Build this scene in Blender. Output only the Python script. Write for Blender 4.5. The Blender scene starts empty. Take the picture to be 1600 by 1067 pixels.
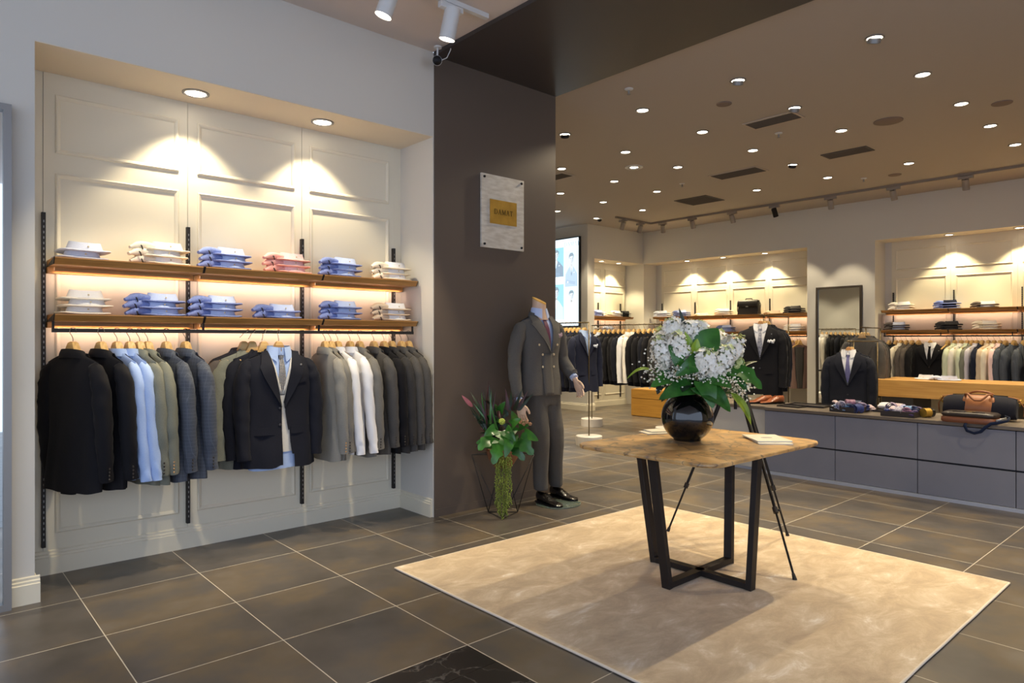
import bpy, bmesh, math, random
from mathutils import Vector, Matrix, noise

R = math.radians
PI = math.pi
random.seed(11)
scene = bpy.context.scene
col = scene.collection

# ------------------------------------------------------------------ camera
cam_d = bpy.data.cameras.new('camera')
cam = bpy.data.objects.new('camera', cam_d)
col.objects.link(cam)
cam.location = (0, 0, 1.38)
cam.rotation_euler = (R(90), 0, R(48.25 - 90))
cam_d.sensor_width = 36.0
cam_d.lens = 1060 / 1600 * 36.0
cam_d.shift_y = -3.5 / 1600
cam_d.clip_start = 0.05
cam_d.clip_end = 100
scene.camera = cam

# ------------------------------------------------------------------ world (cool daylight of the mall side)
world = bpy.data.worlds.new('world')
scene.world = world
world.use_nodes = True
wn = world.node_tree.nodes['Background']
wn.inputs[0].default_value = (0.66, 0.78, 1.0, 1)
wn.inputs[1].default_value = 1.25

# ------------------------------------------------------------------ colour management
scene.view_settings.view_transform = 'Standard'
scene.view_settings.look = 'None'
scene.view_settings.exposure = 0.70
scene.view_settings.gamma = 1.0
scene.view_settings.use_curve_mapping = False
scene.cycles.use_denoising = True
scene.cycles.max_bounces = 7
scene.cycles.diffuse_bounces = 4
scene.cycles.glossy_bounces = 3
scene.cycles.transmission_bounces = 4
scene.cycles.sample_clamp_indirect = 4.0
scene.cycles.caustics_reflective = False
scene.cycles.caustics_refractive = False

WARM = (1.0, 0.85, 0.59)
YEL = (1.0, 0.84, 0.50)
P_CEIL = 75.0       # downlights of the main ceiling
P_NICHE = 38.0      # downlights of the wall niches
P_TRACK = 60.0
P_STRIP = 0.60       # led strips under the shelves (W per metre)

# ------------------------------------------------------------------ colours / materials
def lin(c):
    if isinstance(c, str):
        c = tuple(int(c[i:i + 2], 16) / 255 for i in (0, 2, 4))
    return tuple((x / 12.92 if x <= 0.04045 else ((x + 0.055) / 1.055) ** 2.4) for x in c)

MATS = {}
def mat(name, c, rough=0.6, metal=0.0, spec=0.5, bump=0.0, bscale=60.0, var=0.0, vscale=8.0,
        c2=None, sheen=0.0, coat=0.0, emit=None, es=0.0, trans=0.0, stretch=None, alpha=None):
    if name in MATS:
        return MATS[name]
    m = bpy.data.materials.new(name)
    m.use_nodes = True
    nt = m.node_tree
    N, L = nt.nodes, nt.links
    b = N['Principled BSDF']
    rgb = lin(c)
    b.inputs['Base Color'].default_value = (*rgb, 1)
    b.inputs['Roughness'].default_value = rough
    b.inputs['Metallic'].default_value = metal
    b.inputs['Specular IOR Level'].default_value = spec
    if sheen:
        b.inputs['Sheen Weight'].default_value = sheen
    if coat:
        b.inputs['Coat Weight'].default_value = coat
        b.inputs['Coat Roughness'].default_value = 0.06
    if trans:
        b.inputs['Transmission Weight'].default_value = trans
    if emit is not None:
        b.inputs['Emission Color'].default_value = (*lin(emit), 1)
        b.inputs['Emission Strength'].default_value = es
    if var or bump:
        tc = N.new('ShaderNodeTexCoord')
        vec = tc.outputs['Object']
        if stretch:
            mp = N.new('ShaderNodeMapping')
            mp.inputs['Scale'].default_value = stretch
            L.new(vec, mp.inputs[0])
            vec = mp.outputs[0]
    if var:
        nz = N.new('ShaderNodeTexNoise')
        nz.inputs['Scale'].default_value = vscale
        nz.inputs['Detail'].default_value = 5
        L.new(vec, nz.inputs['Vector'])
        mx = N.new('ShaderNodeMix')
        mx.data_type = 'RGBA'
        mx.inputs[6].default_value = (*rgb, 1)
        oc = lin(c2) if c2 is not None else tuple(x * 0.5 for x in rgb)
        mx.inputs[7].default_value = (*oc, 1)
        mr = N.new('ShaderNodeMapRange')
        mr.inputs[1].default_value = 0.35
        mr.inputs[2].default_value = 0.65
        mr.inputs[4].default_value = var
        L.new(nz.outputs['Fac'], mr.inputs[0])
        L.new(mr.outputs[0], mx.inputs[0])
        L.new(mx.outputs[2], b.inputs['Base Color'])
    if bump:
        nb = N.new('ShaderNodeTexNoise')
        nb.inputs['Scale'].default_value = bscale
        nb.inputs['Detail'].default_value = 3
        L.new(vec, nb.inputs['Vector'])
        bp = N.new('ShaderNodeBump')
        bp.inputs['Strength'].default_value = bump
        bp.inputs['Distance'].default_value = 0.01
        L.new(nb.outputs['Fac'], bp.inputs['Height'])
        L.new(bp.outputs[0], b.inputs['Normal'])
    MATS[name] = m
    return m

def fabric(name, c, c2=None, var=0.5, vs=160, rough=0.85, sheen=0.03, bump=0.12, check=None):
    """woven cloth; check = second colour of a fine windowpane check"""
    if name in MATS:
        return MATS[name]
    m = mat(name, c, rough=rough, spec=0.25, sheen=sheen, bump=bump, bscale=300, var=var, vscale=vs, c2=c2)
    if check is not None:
        nt = m.node_tree
        N, L = nt.nodes, nt.links
        b = N['Principled BSDF']
        src = b.inputs['Base Color'].links[0].from_socket
        tc = N.new('ShaderNodeTexCoord')
        sp = N.new('ShaderNodeSeparateXYZ')
        L.new(tc.outputs['Object'], sp.inputs[0])
        last = src
        for ax in (0, 2):
            w = N.new('ShaderNodeMath'); w.operation = 'PINGPONG'; w.inputs[1].default_value = 0.011
            L.new(sp.outputs[ax], w.inputs[0])
            g = N.new('ShaderNodeMath'); g.operation = 'LESS_THAN'; g.inputs[1].default_value = 0.0016
            L.new(w.outputs[0], g.inputs[0])
            h = N.new('ShaderNodeMath'); h.operation = 'MULTIPLY'; h.inputs[1].default_value = 0.5
            L.new(g.outputs[0], h.inputs[0])
            mx = N.new('ShaderNodeMix'); mx.data_type = 'RGBA'
            L.new(h.outputs[0], mx.inputs[0]); L.new(last, mx.inputs[6])
            mx.inputs[7].default_value = (*lin(check), 1)
            last = mx.outputs[2]
        L.new(last, b.inputs['Base Color'])
    return m

def wood(name, c, c2, scale=(2, 30, 30), rough=0.45):
    return mat(name, c, rough=rough, var=0.85, vscale=1.6, c2=c2, stretch=scale, bump=0.05, bscale=8)

M_white_wall = mat('paint_white_wall', 'd3cfc7', rough=0.8, bump=0.02, bscale=200)
M_panel = mat('paint_cream_panelling', 'e0d8c4', rough=0.55)
M_soffit = mat('paint_soffit', 'ddd2c0', rough=0.8)
M_ceil = mat('paint_taupe_ceiling', 'b3aaa2', rough=0.85)
M_ceil_in = mat('paint_entrance_ceiling', 'd6cbc4', rough=0.85)
M_dark = mat('lacquer_dark_brown', '64584f', rough=0.5, spec=0.35, var=0.25, vscale=1.2, c2='594e46')
M_beam = mat('lacquer_dark_beam', '3f3a3a', rough=0.35, spec=0.5)
M_black = mat('metal_black', '1d1b1c', rough=0.45, metal=0.6)
M_blackm = mat('metal_black_matt', '231f1e', rough=0.6, metal=0.2)
M_steel = mat('metal_steel_grey', '8f8d8c', rough=0.45, metal=0.55)
M_oak = wood('oak_shelf', 'b9874a', '94672f')
M_oak2 = wood('oak_light', 'c99a56', 'b58443', (30, 1.6, 30))
M_hang = wood('hanger_beech', 'd8b274', 'b98f52', (6, 40, 40), 0.4)
M_hook = mat('metal_chrome_hook', '7d766c', rough=0.35, metal=0.8)
M_whitepl = mat('metal_white_fitting', 'd6d6d6', rough=0.4)
M_emit = mat('lamp_glow', 'ffffff', emit='fff0d8', es=9.0)
M_emit_n = mat('lamp_glow_white', 'ffffff', emit='fffaf0', es=7.0)
M_brass = mat('metal_brass', 'cfa548', rough=0.4, metal=0.6, var=0.3, vscale=12, c2='7d6122')
M_glass = mat('glass_clear', 'e8f2ee', rough=0.03, trans=1.0, spec=0.5)
M_oakbox = wood('oak_cabinet', 'c4913f', 'ae7d34', (30, 1.6, 30))
M_mirror = mat('mirror_silver', 'e9ecea', rough=0.02, metal=1.0)

# ------------------------------------------------------------------ mesh collector
class MB:
    def __init__(s):
        s.v = []; s.f = []; s.mi = []; s.mats = []; s.cur = 0
    def use(s, m):
        if m not in s.mats:
            s.mats.append(m)
        s.cur = s.mats.index(m)
        return s
    def add(s, vs, fs):
        n = len(s.v)
        s.v += [tuple(v) for v in vs]
        for f in fs:
            s.f.append(tuple(i + n for i in f)); s.mi.append(s.cur)
    def box(s, lo, hi, m=None):
        x0, y0, z0 = lo; x1, y1, z1 = hi
        vs = [(x0, y0, z0), (x1, y0, z0), (x1, y1, z0), (x0, y1, z0), (x0, y0, z1), (x1, y0, z1), (x1, y1, z1), (x0, y1, z1)]
        if m is not None:
            vs = [m @ Vector(v) for v in vs]
        s.add(vs, [(3, 2, 1, 0), (4, 5, 6, 7), (0, 1, 5, 4), (1, 2, 6, 5), (2, 3, 7, 6), (3, 0, 4, 7)])
        return s
    def prism(s, pts, z0, z1, m=None):
        """pts: counter clockwise xy outline"""
        n = len(pts)
        vs = [Vector((p[0], p[1], z0)) for p in pts] + [Vector((p[0], p[1], z1)) for p in pts]
        if m is not None:
            vs = [m @ v for v in vs]
        s.add(vs, [tuple(range(n - 1, -1, -1)), tuple(range(n, 2 * n))] + [(i, (i + 1) % n, n + (i + 1) % n, n + i) for i in range(n)])
        return s
    def tube(s, path, r, n=8, cap=True, flat=(1, 1), up=None):
        """r number or list; flat scales the two section axes"""
        P = [Vector(p) for p in path]
        k = len(P)
        rr = r if isinstance(r, (list, tuple)) else [r] * k
        rings = []
        ref = Vector(up) if up else None
        for i in range(k):
            d = (P[min(i + 1, k - 1)] - P[max(i - 1, 0)])
            if d.length < 1e-9:
                d = Vector((0, 0, 1))
            d.normalize()
            if ref is None:
                ref = Vector((1, 0, 0)) if abs(d.x) < 0.9 else Vector((0, 1, 0))
            a = ref - d * ref.dot(d)
            if a.length < 1e-5:
                a = Vector((0, 1, 0)) - d * d.y
            a.normalize()
            b = d.cross(a)
            if up is None:
                ref = a
            ri = rr[i]
            rx, ry = (ri if isinstance(ri, (tuple, list)) else (ri, ri))
            rings.append([P[i] + a * (rx * flat[0] * math.cos(2 * PI * j / n)) + b * (ry * flat[1] * math.sin(2 * PI * j / n)) for j in range(n)])
        s.loft(rings, cap, cap)
        return s
    def loft(s, rings, cap0=True, cap1=True, closed=True):
        n = len(rings[0])
        vs = [v for r in rings for v in r]
        fs = []
        for i in range(len(rings) - 1):
            for j in range(n if closed else n - 1):
                a, b = i * n + j, i * n + (j + 1) % n
                fs.append((a, b, b + n, a + n))
        if cap0:
            fs.append(tuple(range(n - 1, -1, -1)))
        if cap1:
            o = (len(rings) - 1) * n
            fs.append(tuple(range(o, o + n)))
        s.add(vs, fs)
        return s
    def lathe(s, prof, n=24, c=(0, 0, 0), cap=True, m=None, sx=1, sy=1):
        rings = []
        for (r, z) in prof:
            ring = [Vector((c[0] + sx * r * math.cos(2 * PI * j / n), c[1] + sy * r * math.sin(2 * PI * j / n), c[2] + z)) for j in range(n)]
            if m is not None:
                ring = [m @ v for v in ring]
            rings.append(ring)
        return s.loft(rings, cap, cap)
    def ball(s, c, r, n=8, k=6, m=None):
        rx, ry, rz = r if isinstance(r, (tuple, list)) else (r, r, r)
        c = Vector(c)
        rings = []
        for i in range(k + 1):
            t = -PI / 2 + PI * (0.04 + 0.92 * i / k)
            ring = [Vector((rx * math.cos(t) * math.cos(2 * PI * j / n), ry * math.cos(t) * math.sin(2 * PI * j / n), rz * math.sin(t))) for j in range(n)]
            if m is not None:
                ring = [m @ v for v in ring]
            rings.append([c + v for v in ring])
        return s.loft(rings)
    def mesh(s, name, m=None):
        me = bpy.data.meshes.new(name)
        me.from_pydata(s.v, [], s.f)
        if s.mats:
            for x in s.mats:
                me.materials.append(x)
            me.polygons.foreach_set('material_index', s.mi)
        elif m is not None:
            me.materials.append(m)
        me.update()
        return me
    def build(s, name, m=None, parent=None, smooth=False, angle=None, loc=None, rot=None, bevel=0, merge=False):
        me = s.mesh(name, m)
        if merge:
            bm = bmesh.new(); bm.from_mesh(me); bmesh.ops.remove_doubles(bm, verts=bm.verts, dist=1e-5); bm.to_mesh(me); bm.free()
        if smooth:
            me.polygons.foreach_set('use_smooth', [True] * len(me.polygons))
            if angle:
                me.set_sharp_from_angle(angle=R(angle))
        o = bpy.data.objects.new(name, me)
        col.objects.link(o)
        if parent is not None:
            o.parent = parent
        if loc is not None:
            o.location = loc
        if rot is not None:
            o.rotation_euler = rot
        if bevel:
            bv = o.modifiers.new('bevel', 'BEVEL'); bv.width = bevel; bv.segments = 2; bv.limit_method = 'ANGLE'
        return o

def link_mesh(name, me, m, parent, loc=(0, 0, 0), rot=(0, 0, 0), scale=None):
    """an object sharing mesh data, with a material of its own"""
    o = bpy.data.objects.new(name, me)
    col.objects.link(o)
    o.parent = parent
    o.location = loc; o.rotation_euler = rot
    if scale:
        o.scale = scale
    if m is not None:
        if not me.materials:
            me.materials.append(m)
        o.material_slots[0].link = 'OBJECT'
        o.material_slots[0].material = m
    return o

def empty(name, loc, rz=0, label=None, cat=None, group=None):
    o = bpy.data.objects.new(name, None)
    o.empty_display_size = 0.1
    col.objects.link(o)
    o.location = loc; o.rotation_euler = (0, 0, rz)
    return tag(o, label, cat, group)

def tag(o, label=None, cat=None, group=None, kind=None):
    if label: o['label'] = fit(label)
    if cat: o['category'] = cat
    if group: o['group'] = group
    if kind: o['kind'] = kind
    return o

def fit(s):
    for a, b in ((' on the rail of the far', ' in the far'), (' on the rack left of the flowers', ', rack left of flowers'), (', back turned to the room', ''), (', long sleeve hanging free', ''), (' with a white pocket square', ''), (' with a pocket square', ''),
                 (', frontal,', ''), (', frontal', ''), (' of the pile', ''), ('squeezed ', ''), (' of the far', ' in far'), ('shirt worn', 'shirt'), ('in the chest pocket of', 'of'), (' the ', ' ')):
        if len(s.split()) <= 16: break
        s = s.replace(a, b)
    return s

def struct(o):
    o['kind'] = 'structure'
    return o

def copy_tree(o, parent=None):
    c = o.copy(); col.objects.link(c); c.parent = parent
    for ch in [x for x in KIDS.get(o.name, [])]:
        copy_tree(ch, c)
    return c
KIDS = {}

def smooth(me, ang=None):
    me.polygons.foreach_set('use_smooth', [True] * len(me.polygons))
    if ang:
        me.set_sharp_from_angle(angle=R(ang))
    return me

def spot(name, parent, loc, target, power, angle=75, blend=0.35, color=WARM, rad=0.03):
    """a lamp's own light, parented to the lamp"""
    l = bpy.data.lights.new(name, 'SPOT')
    l.energy = power; l.spot_size = R(angle); l.spot_blend = blend; l.color = color
    l.shadow_soft_size = rad
    o = bpy.data.objects.new(name, l)
    col.objects.link(o)
    o.parent = parent
    o.location = loc
    d = Vector(target) - Vector(loc)
    o.rotation_euler = d.to_track_quat('-Z', 'Y').to_euler()
    return o
ORD = ['first', 'second', 'third', 'fourth', 'fifth', 'sixth', 'seventh', 'eighth', 'ninth', 'tenth', 'eleventh', 'twelfth', 'thirteenth', 'fourteenth', 'fifteenth', 'sixteenth', 'seventeenth', 'eighteenth', 'nineteenth', 'twentieth', 'twenty-first', 'twenty-second', 'twenty-third', 'twenty-fourth']
# ================================================================== the setting
ZC = 3.60        # main ceiling
XB = 11.48       # plane of the far shop wall
YB = 8.75        # plane of the short wall beside it
# ---- floor material: 60 cm stoneware tiles with light joints
def floor_mat():
    m = bpy.data.materials.new('stoneware_tiles')
    m.use_nodes = True
    nt = m.node_tree; N, L = nt.nodes, nt.links
    b = N['Principled BSDF']
    tc = N.new('ShaderNodeTexCoord')
    sp = N.new('ShaderNodeSeparateXYZ'); L.new(tc.outputs['Object'], sp.inputs[0])
    def math_(op, a, v=None, w=None):
        n = N.new('ShaderNodeMath'); n.operation = op
        if isinstance(a, float): n.inputs[0].default_value = a
        else: L.new(a, n.inputs[0])
        if v is not None:
            if isinstance(v, float): n.inputs[1].default_value = v
            else: L.new(v, n.inputs[1])
        if w is not None: n.inputs[2].default_value = w
        return n.outputs[0]
    masks = []; cells = []
    for ax, off in ((0, 0.69), (1, 0.02)):
        q = math_('DIVIDE', math_('SUBTRACT', sp.outputs[ax], off), 0.6)
        cells.append(math_('FLOOR', q))
        fr = math_('FRACT', math_('ADD', q, 0.5))
        masks.append(math_('LESS_THAN', math_('ABSOLUTE', math_('SUBTRACT', fr, 0.5)), 0.0038))
    grout = math_('MAXIMUM', masks[0], masks[1])
    cv = N.new('ShaderNodeCombineXYZ'); L.new(cells[0], cv.inputs[0]); L.new(cells[1], cv.inputs[1])
    wn_ = N.new('ShaderNodeTexWhiteNoise'); wn_.noise_dimensions = '2D'; L.new(cv.outputs[0], wn_.inputs['Vector'])
    # mottled clouds, shifted per tile
    ad = N.new('ShaderNodeVectorMath'); ad.operation = 'MULTIPLY_ADD'
    L.new(wn_.outputs['Color'], ad.inputs[0]); ad.inputs[1].default_value = (7, 7, 7); L.new(tc.outputs['Object'], ad.inputs[2])
    n1 = N.new('ShaderNodeTexNoise'); n1.inputs['Scale'].default_value = 2.2; n1.inputs['Detail'].default_value = 4; n1.inputs['Roughness'].default_value = 0.55
    L.new(ad.outputs[0], n1.inputs['Vector'])
    cr = N.new('ShaderNodeValToRGB')
    e = cr.color_ramp.elements
    e[0].position = 0.30; e[0].color = (*lin('48433e'), 1)
    e[1].position = 0.72; e[1].color = (*lin('6a6157'), 1)
    x = e.new(0.47); x.color = (*lin('554f4a'), 1)
    x = e.new(0.60); x.color = (*lin('635747'), 1)
    L.new(n1.outputs['Fac'], cr.inputs[0])
    mx = N.new('ShaderNodeMix'); mx.data_type = 'RGBA'
    L.new(grout, mx.inputs[0]); L.new(cr.outputs[0], mx.inputs[6]); mx.inputs[7].default_value = (*lin('c4bbac'), 1)
    L.new(mx.outputs[2], b.inputs['Base Color'])
    n2 = N.new('ShaderNodeTexNoise'); n2.inputs['Scale'].default_value = 5; n2.inputs['Detail'].default_value = 2
    L.new(tc.outputs['Object'], n2.inputs['Vector'])
    mr = N.new('ShaderNodeMapRange'); mr.inputs[1].default_value = 0.3; mr.inputs[2].default_value = 0.7; mr.inputs[3].default_value = 0.30; mr.inputs[4].default_value = 0.38
    L.new(n2.outputs['Fac'], mr.inputs[0]); L.new(mr.outputs[0], b.inputs['Roughness'])
    b.inputs['Specular IOR Level'].default_value = 0.5
    bp = N.new('ShaderNodeBump'); bp.inputs['Strength'].default_value = 0.25; bp.inputs['Distance'].default_value = 0.002
    inv = math_('SUBTRACT', 1.0, grout)
    L.new(inv, bp.inputs['Height']); L.new(bp.outputs[0], b.inputs['Normal'])
    return m
m = MB(); m.box((-4, -4, -0.12), (13, 11.5, 0))
struct(m.build('floor', floor_mat()))

# black marble inlay by the entrance
def marble_mat():
    m = bpy.data.materials.new('black_marble')
    m.use_nodes = True
    nt = m.node_tree; N, L = nt.nodes, nt.links
    b = N['Principled BSDF']
    tc = N.new('ShaderNodeTexCoord')
    n0 = N.new('ShaderNodeTexNoise'); n0.inputs['Scale'].default_value = 5; n0.inputs['Detail'].default_value = 6
    L.new(tc.outputs['Object'], n0.inputs['Vector'])
    s_ = N.new('ShaderNodeMath'); s_.operation = 'SUBTRACT'; s_.inputs[1].default_value = 0.5; L.new(n0.outputs['Fac'], s_.inputs[0])
    a_ = N.new('ShaderNodeMath'); a_.operation = 'ABSOLUTE'; L.new(s_.outputs[0], a_.inputs[0])
    cr = N.new('ShaderNodeValToRGB')
    cr.color_ramp.elements[0].position = 0.0; cr.color_ramp.elements[0].color = (*lin('55504c'), 1)
    cr.color_ramp.elements[1].position = 0.012; cr.color_ramp.elements[1].color = (*lin('1c1717'), 1)
    L.new(a_.outputs[0], cr.inputs[0]); L.new(cr.outputs[0], b.inputs['Base Color'])
    b.inputs['Roughness'].default_value = 0.3
    return m
mm = marble_mat()
m = MB()
y = 2.412
k = 0
while y > -1.0:
    x1 = 1.882
    for w in (1.0, 1.0):
        m.box((x1 - w + 0.004, y - 0.204, 0.0005), (x1, y, 0.002)); x1 -= w
    y -= 0.208
o = m.build('trim_1', mm); struct(o)

# ---- walls
def wall(name, lo, hi, mt=None):
    m = MB(); m.box(lo, hi)
    return struct(m.build(name, mt or M_white_wall))
# left wall: pier, header above the niche, reveals, back of the niche
wall('wall_left_pier', (-3.5, 4.33, 0), (0.503, 4.86, 3.64))
wall('wall_left_header', (0.503, 4.33, 2.953), (3.045, 4.86, 3.64))
wall('wall_left_niche', (0.503, 4.803, 0), (3.075, 4.86, 2.953))
wall('wall_left_reveal', (3.045, 4.33, 0), (3.10, 4.86, 3.6))
# niche soffits
m = MB(); m.box((0.503, 4.332, 2.948), (3.045, 4.803, 2.953)); struct(m.build('ceiling_niche_left', M_soffit))
# dark lacquered column and beam
m = MB(); m.box((3.052, 4.322, 0), (4.386, 5.0, 3.60))
o = m.build('wall_column', M_dark); struct(o)
m = MB(); m.box((3.06, 4.317, 0), (4.38, 4.322, 0.06)); struct(m.build('baseboard_column', M_dark))
m = MB(); m.box((3.045, -3.5, 3.575), (4.386, 4.322, 3.66)); struct(m.build('ceiling_beam', M_beam))
m = MB(); m.box((-3.5, -3.5, 3.605), (3.045, 4.33, 3.66)); struct(m.build('ceiling_entrance', M_ceil_in))
m = MB(); m.box((4.386, -3.5, ZC), (12.6, 10.9, 3.66)); struct(m.build('ceiling_shop', M_ceil))
# shop shell out of sight behind the column and to the right
wall('wall_rear', (4.0, 10.6, 0), (9.75, 10.8, 3.6))
wall('wall_behind_column', (4.2, 5.0, 0), (4.386, 10.6, 3.6))
wall('wall_right', (4.386, -2.4, 0), (11.48, -2.2, 3.6))
# wall with the light box, short wall B with its niche, far wall C with two niches
wall('wall_light_box', (9.75, 8.75, 0), (9.86, 10.6, 3.6))
wall('wall_short_pier', (9.86, 8.75, 0), (9.95, 9.2, 3.6))
wall('wall_short_header', (9.95, 8.75, 2.953), (11.48, 9.2, 3.6))
wall('wall_short_niche', (9.86, 9.2, 0), (11.53, 9.26, 3.6))
wall('wall_far_corner_pier', (XB, 8.73, 0), (12.0, 9.2, 3.6))
wall('wall_far_header_middle', (XB, 5.29, 2.953), (12.0, 8.73, 3.6))
wall('wall_far_pier', (XB, 4.20, 0), (12.0, 5.29, 3.6))
wall('wall_far_header_right', (XB, -0.45, 2.953), (12.0, 4.20, 3.6))
wall('wall_far_end', (XB, -2.4, 0), (12.0, -0.45, 3.6))
wall('wall_far_niche', (11.905, -0.45, 0), (12.0, 8.73, 2.953))
m = MB(); m.box((XB, 5.29, 2.948), (11.905, 8.73, 2.953)); m.box((XB, -0.45, 2.948), (11.905, 4.20, 2.953))
m.box((9.95, 8.75, 2.948), (11.48, 9.2, 2.953))
struct(m.build('ceiling_niches_far', M_soffit))

# ---- baseboards: stepped profile
def baseboard(name, a, b, nrm, h=0.14, t=0.022):
    """a,b floor points along the wall, nrm points into the room"""
    a = Vector((*a, 0)); b = Vector((*b, 0)); n = Vector((*nrm, 0))
    prof = [(0, 0), (t, 0), (t, h * 0.72), (t * 0.72, h * 0.75), (t * 0.72, h * 0.83), (t * 0.4, h * 0.87), (t * 0.4, h * 0.96), (t * 0.1, h), (0, h)]
    m = MB()
    m.loft([[p + n * q[0] + Vector((0, 0, q[1])) for q in prof] for p in (a, b)])
    return struct(m.build(name, M_panel))
baseboard('baseboard_pier', (0.40, 4.33), (0.525, 4.33), (0, -1))
baseboard('baseboard_pier_return', (0.503, 4.335), (0.503, 4.80), (1, 0))
baseboard('baseboard_left', (0.503, 4.79), (3.07, 4.79), (0, -1))
baseboard('baseboard_reveal', (3.045, 4.34), (3.045, 4.79), (-1, 0))
baseboard('baseboard_light_box', (9.75, 8.76), (9.75, 10.6), (-1, 0))
baseboard('baseboard_short', (9.75, 8.75), (9.95, 8.75), (0, -1))
baseboard('baseboard_short_niche', (9.95, 9.2), (11.48, 9.2), (0, -1))
baseboard('baseboard_far_pier', (XB, 4.20), (XB, 5.29), (-1, 0))
baseboard('baseboard_far_niche', (11.895, 5.29), (11.895, 8.73), (-1, 0))

# ---- panelled niche backs (boards plus picture-frame mouldings)
def niche_T(x0, y0, ang):
    return Matrix.Translation((x0, y0, 0)) @ Matrix.Rotation(ang, 4, 'Z')
def frame_mould(m, x0, x1, z0, z1, T, w=0.026, t=0.014):
    prof = [(0, 0), (0.0, -t * 0.6), (w * 0.3, -t), (w * 0.62, -t * 0.75), (w, -t * 0.25), (w, 0)]
    cs = [(x0, z0, 1, 1), (x1, z0, -1, 1), (x1, z1, -1, -1), (x0, z1, 1, -1)]
    rings = []
    for (x, z, sx, sz) in cs + cs[:1]:
        rings.append([T @ Vector((x + sx * p[0], p[1], z + sz * p[0])) for p in prof])
    m.loft(rings, False, False, closed=False)
def panelling(name, T, x_start, n, pitch, y, margin=0.06):
    """vertical boards of one pitch each with three framed fields"""
    m = MB()
    for i in range(n):
        a = x_start + i * pitch; b = a + pitch
        m.box((a + 0.0015, y, 0.0), (b - 0.0015, y + 0.012, 2.948), T)
        for z0, z1 in ((2.48, 2.825), (0.95, 2.36), (0.235, 0.81)):
            m_ = m
            frame_mould(m_, a + margin, b - margin + 0.005, z0, z1, T @ Matrix.Translation((0, y, 0)))
    return struct(m.build(name, M_panel))
TL = niche_T(0, 4.79, 0)
m = MB(); m.box((0.503, 4.792, 0), (0.594, 4.803, 2.948)); m.box((2.981, 4.792, 0), (3.05, 4.803, 2.948)); struct(m.build('trim_2', M_panel))
panelling('wall_panelling_left', TL, 0.596, 3, 0.795, 0.0)
TF = niche_T(11.895, 0, R(-90))    # local x = -Y, local y = +X
panelling('wall_panelling_far', TF, -8.585, 4, 0.795, 0.0)
panelling('wall_panelling_far_right', TF, -4.10, 5, 0.835, 0.0)
TS = niche_T(0, 9.188, 0)
panelling('wall_panelling_short', TS, 9.98, 2, 0.73, 0.0)
# ================================================================== lights in the ceiling
def downlight_mesh(r):
    t = MB(); t.lathe([(r * 1.30, 0), (r * 1.30, -0.006), (r * 1.12, -0.010), (r * 1.0, -0.004), (r * 0.98, 0.0)], 24, cap=False)
    e = MB(); e.lathe([(r * 0.98, -0.0035), (r * 0.98, -0.0045)], 24)
    return smooth(t.mesh('trim_ring', M_steel), 40), e.mesh('lens', M_emit)
DL_RING, DL_LENS = downlight_mesh(0.052)
NL_RING, NL_LENS = downlight_mesh(0.062)
def downlight(x, y, z, label, group, power, target=None, angle=78, meshes=(DL_RING, DL_LENS), blend=0.4, color=WARM):
    e = empty('recessed_downlight', (x, y, z), 0, label, 'ceiling light', group)
    link_mesh('trim_ring', meshes[0], None, e)
    link_mesh('lens', meshes[1], None, e)
    tg = (0, 0, -3) if target is None else (target[0] - x, target[1] - y, target[2] - z)
    spot('bulb', e, (0, 0, -0.02), tg, power, angle, blend, color)
    return e

COLS = {1.95: 'first', 3.05: 'second', 4.06: 'third', 5.10: 'fourth', 6.15: 'fifth', 7.20: 'sixth', 8.24: 'seventh'}
ROWN = ['nearest ceiling row', 'second ceiling row', 'third ceiling row', 'fourth ceiling row', 'back ceiling row']
for ri, gx in enumerate([5.32, 6.355, 7.415, 8.405, 9.43]):
    for gy in [-0.9, 0.5, 1.95, 3.05, 4.06, 5.10, 6.15, 7.20, 8.24]:
        if (gx, gy) in ((8.405, 3.05), (8.405, 5.10), (9.43, 6.15)):
            continue
        vis = gy in COLS and not (gy > 5.2 + 1.05 * ri)
        if gy not in COLS:
            lab = 'recessed downlight beyond the right edge, %s, %s' % (ROWN[ri], 'near the side wall' if gy < 0 else 'nearer the picture')
        elif vis:
            lab = 'round recessed downlight, %s, %s from the right' % (ROWN[ri], COLS[gy])
        else:
            lab = 'recessed downlight behind the dark column, %s, %s from the right' % (ROWN[ri], COLS[gy])
        grp = 'round downlights in the shop ceiling'
        gim = (gx, gy) in ((5.32, 1.95), (5.32, 3.05), (6.355, 3.05), (5.32, 5.10), (8.405, 4.06))
        tg = None
        pw = P_CEIL
        if (gx, gy) == (6.355, 3.05): tg = (3.6, 2.3, 0.0); pw = P_CEIL * 3.0
        if (gx, gy) == (6.355, 1.95): tg = (3.6, 2.0, 0.0); pw = P_CEIL * 2.6
        if (gx, gy) == (5.32, 1.95): tg = (3.3, 1.6, 0); pw = P_CEIL * 2.4
        if (gx, gy) == (5.32, 3.05): tg = (3.5, 2.6, 0); pw = P_CEIL * 2.6
        if (gx, gy) == (5.32, 4.06): tg = (3.95, 3.8, 1.2)
        e = downlight(gx, gy, ZC, lab, grp, pw, tg, 64 if tg and pw > P_CEIL * 2 else 84)
        if gim:
            # tilting inner housing of an adjustable lamp
            h = MB(); h.lathe([(0.045, 0.0), (0.047, -0.035), (0.040, -0.04), (0.036, -0.03)], 16, cap=False)
            h.build('tilting_housing', M_black if (gx, gy) in ((5.32, 5.10), (8.405, 4.06)) else M_steel, e, smooth=True, angle=40, rot=(R(18), R(-20), 0))
e = downlight(7.0, 5.48, ZC, 'ceiling downlight with a wide pale ring, set off the regular grid of downlights', None, P_CEIL * .6)
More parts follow.
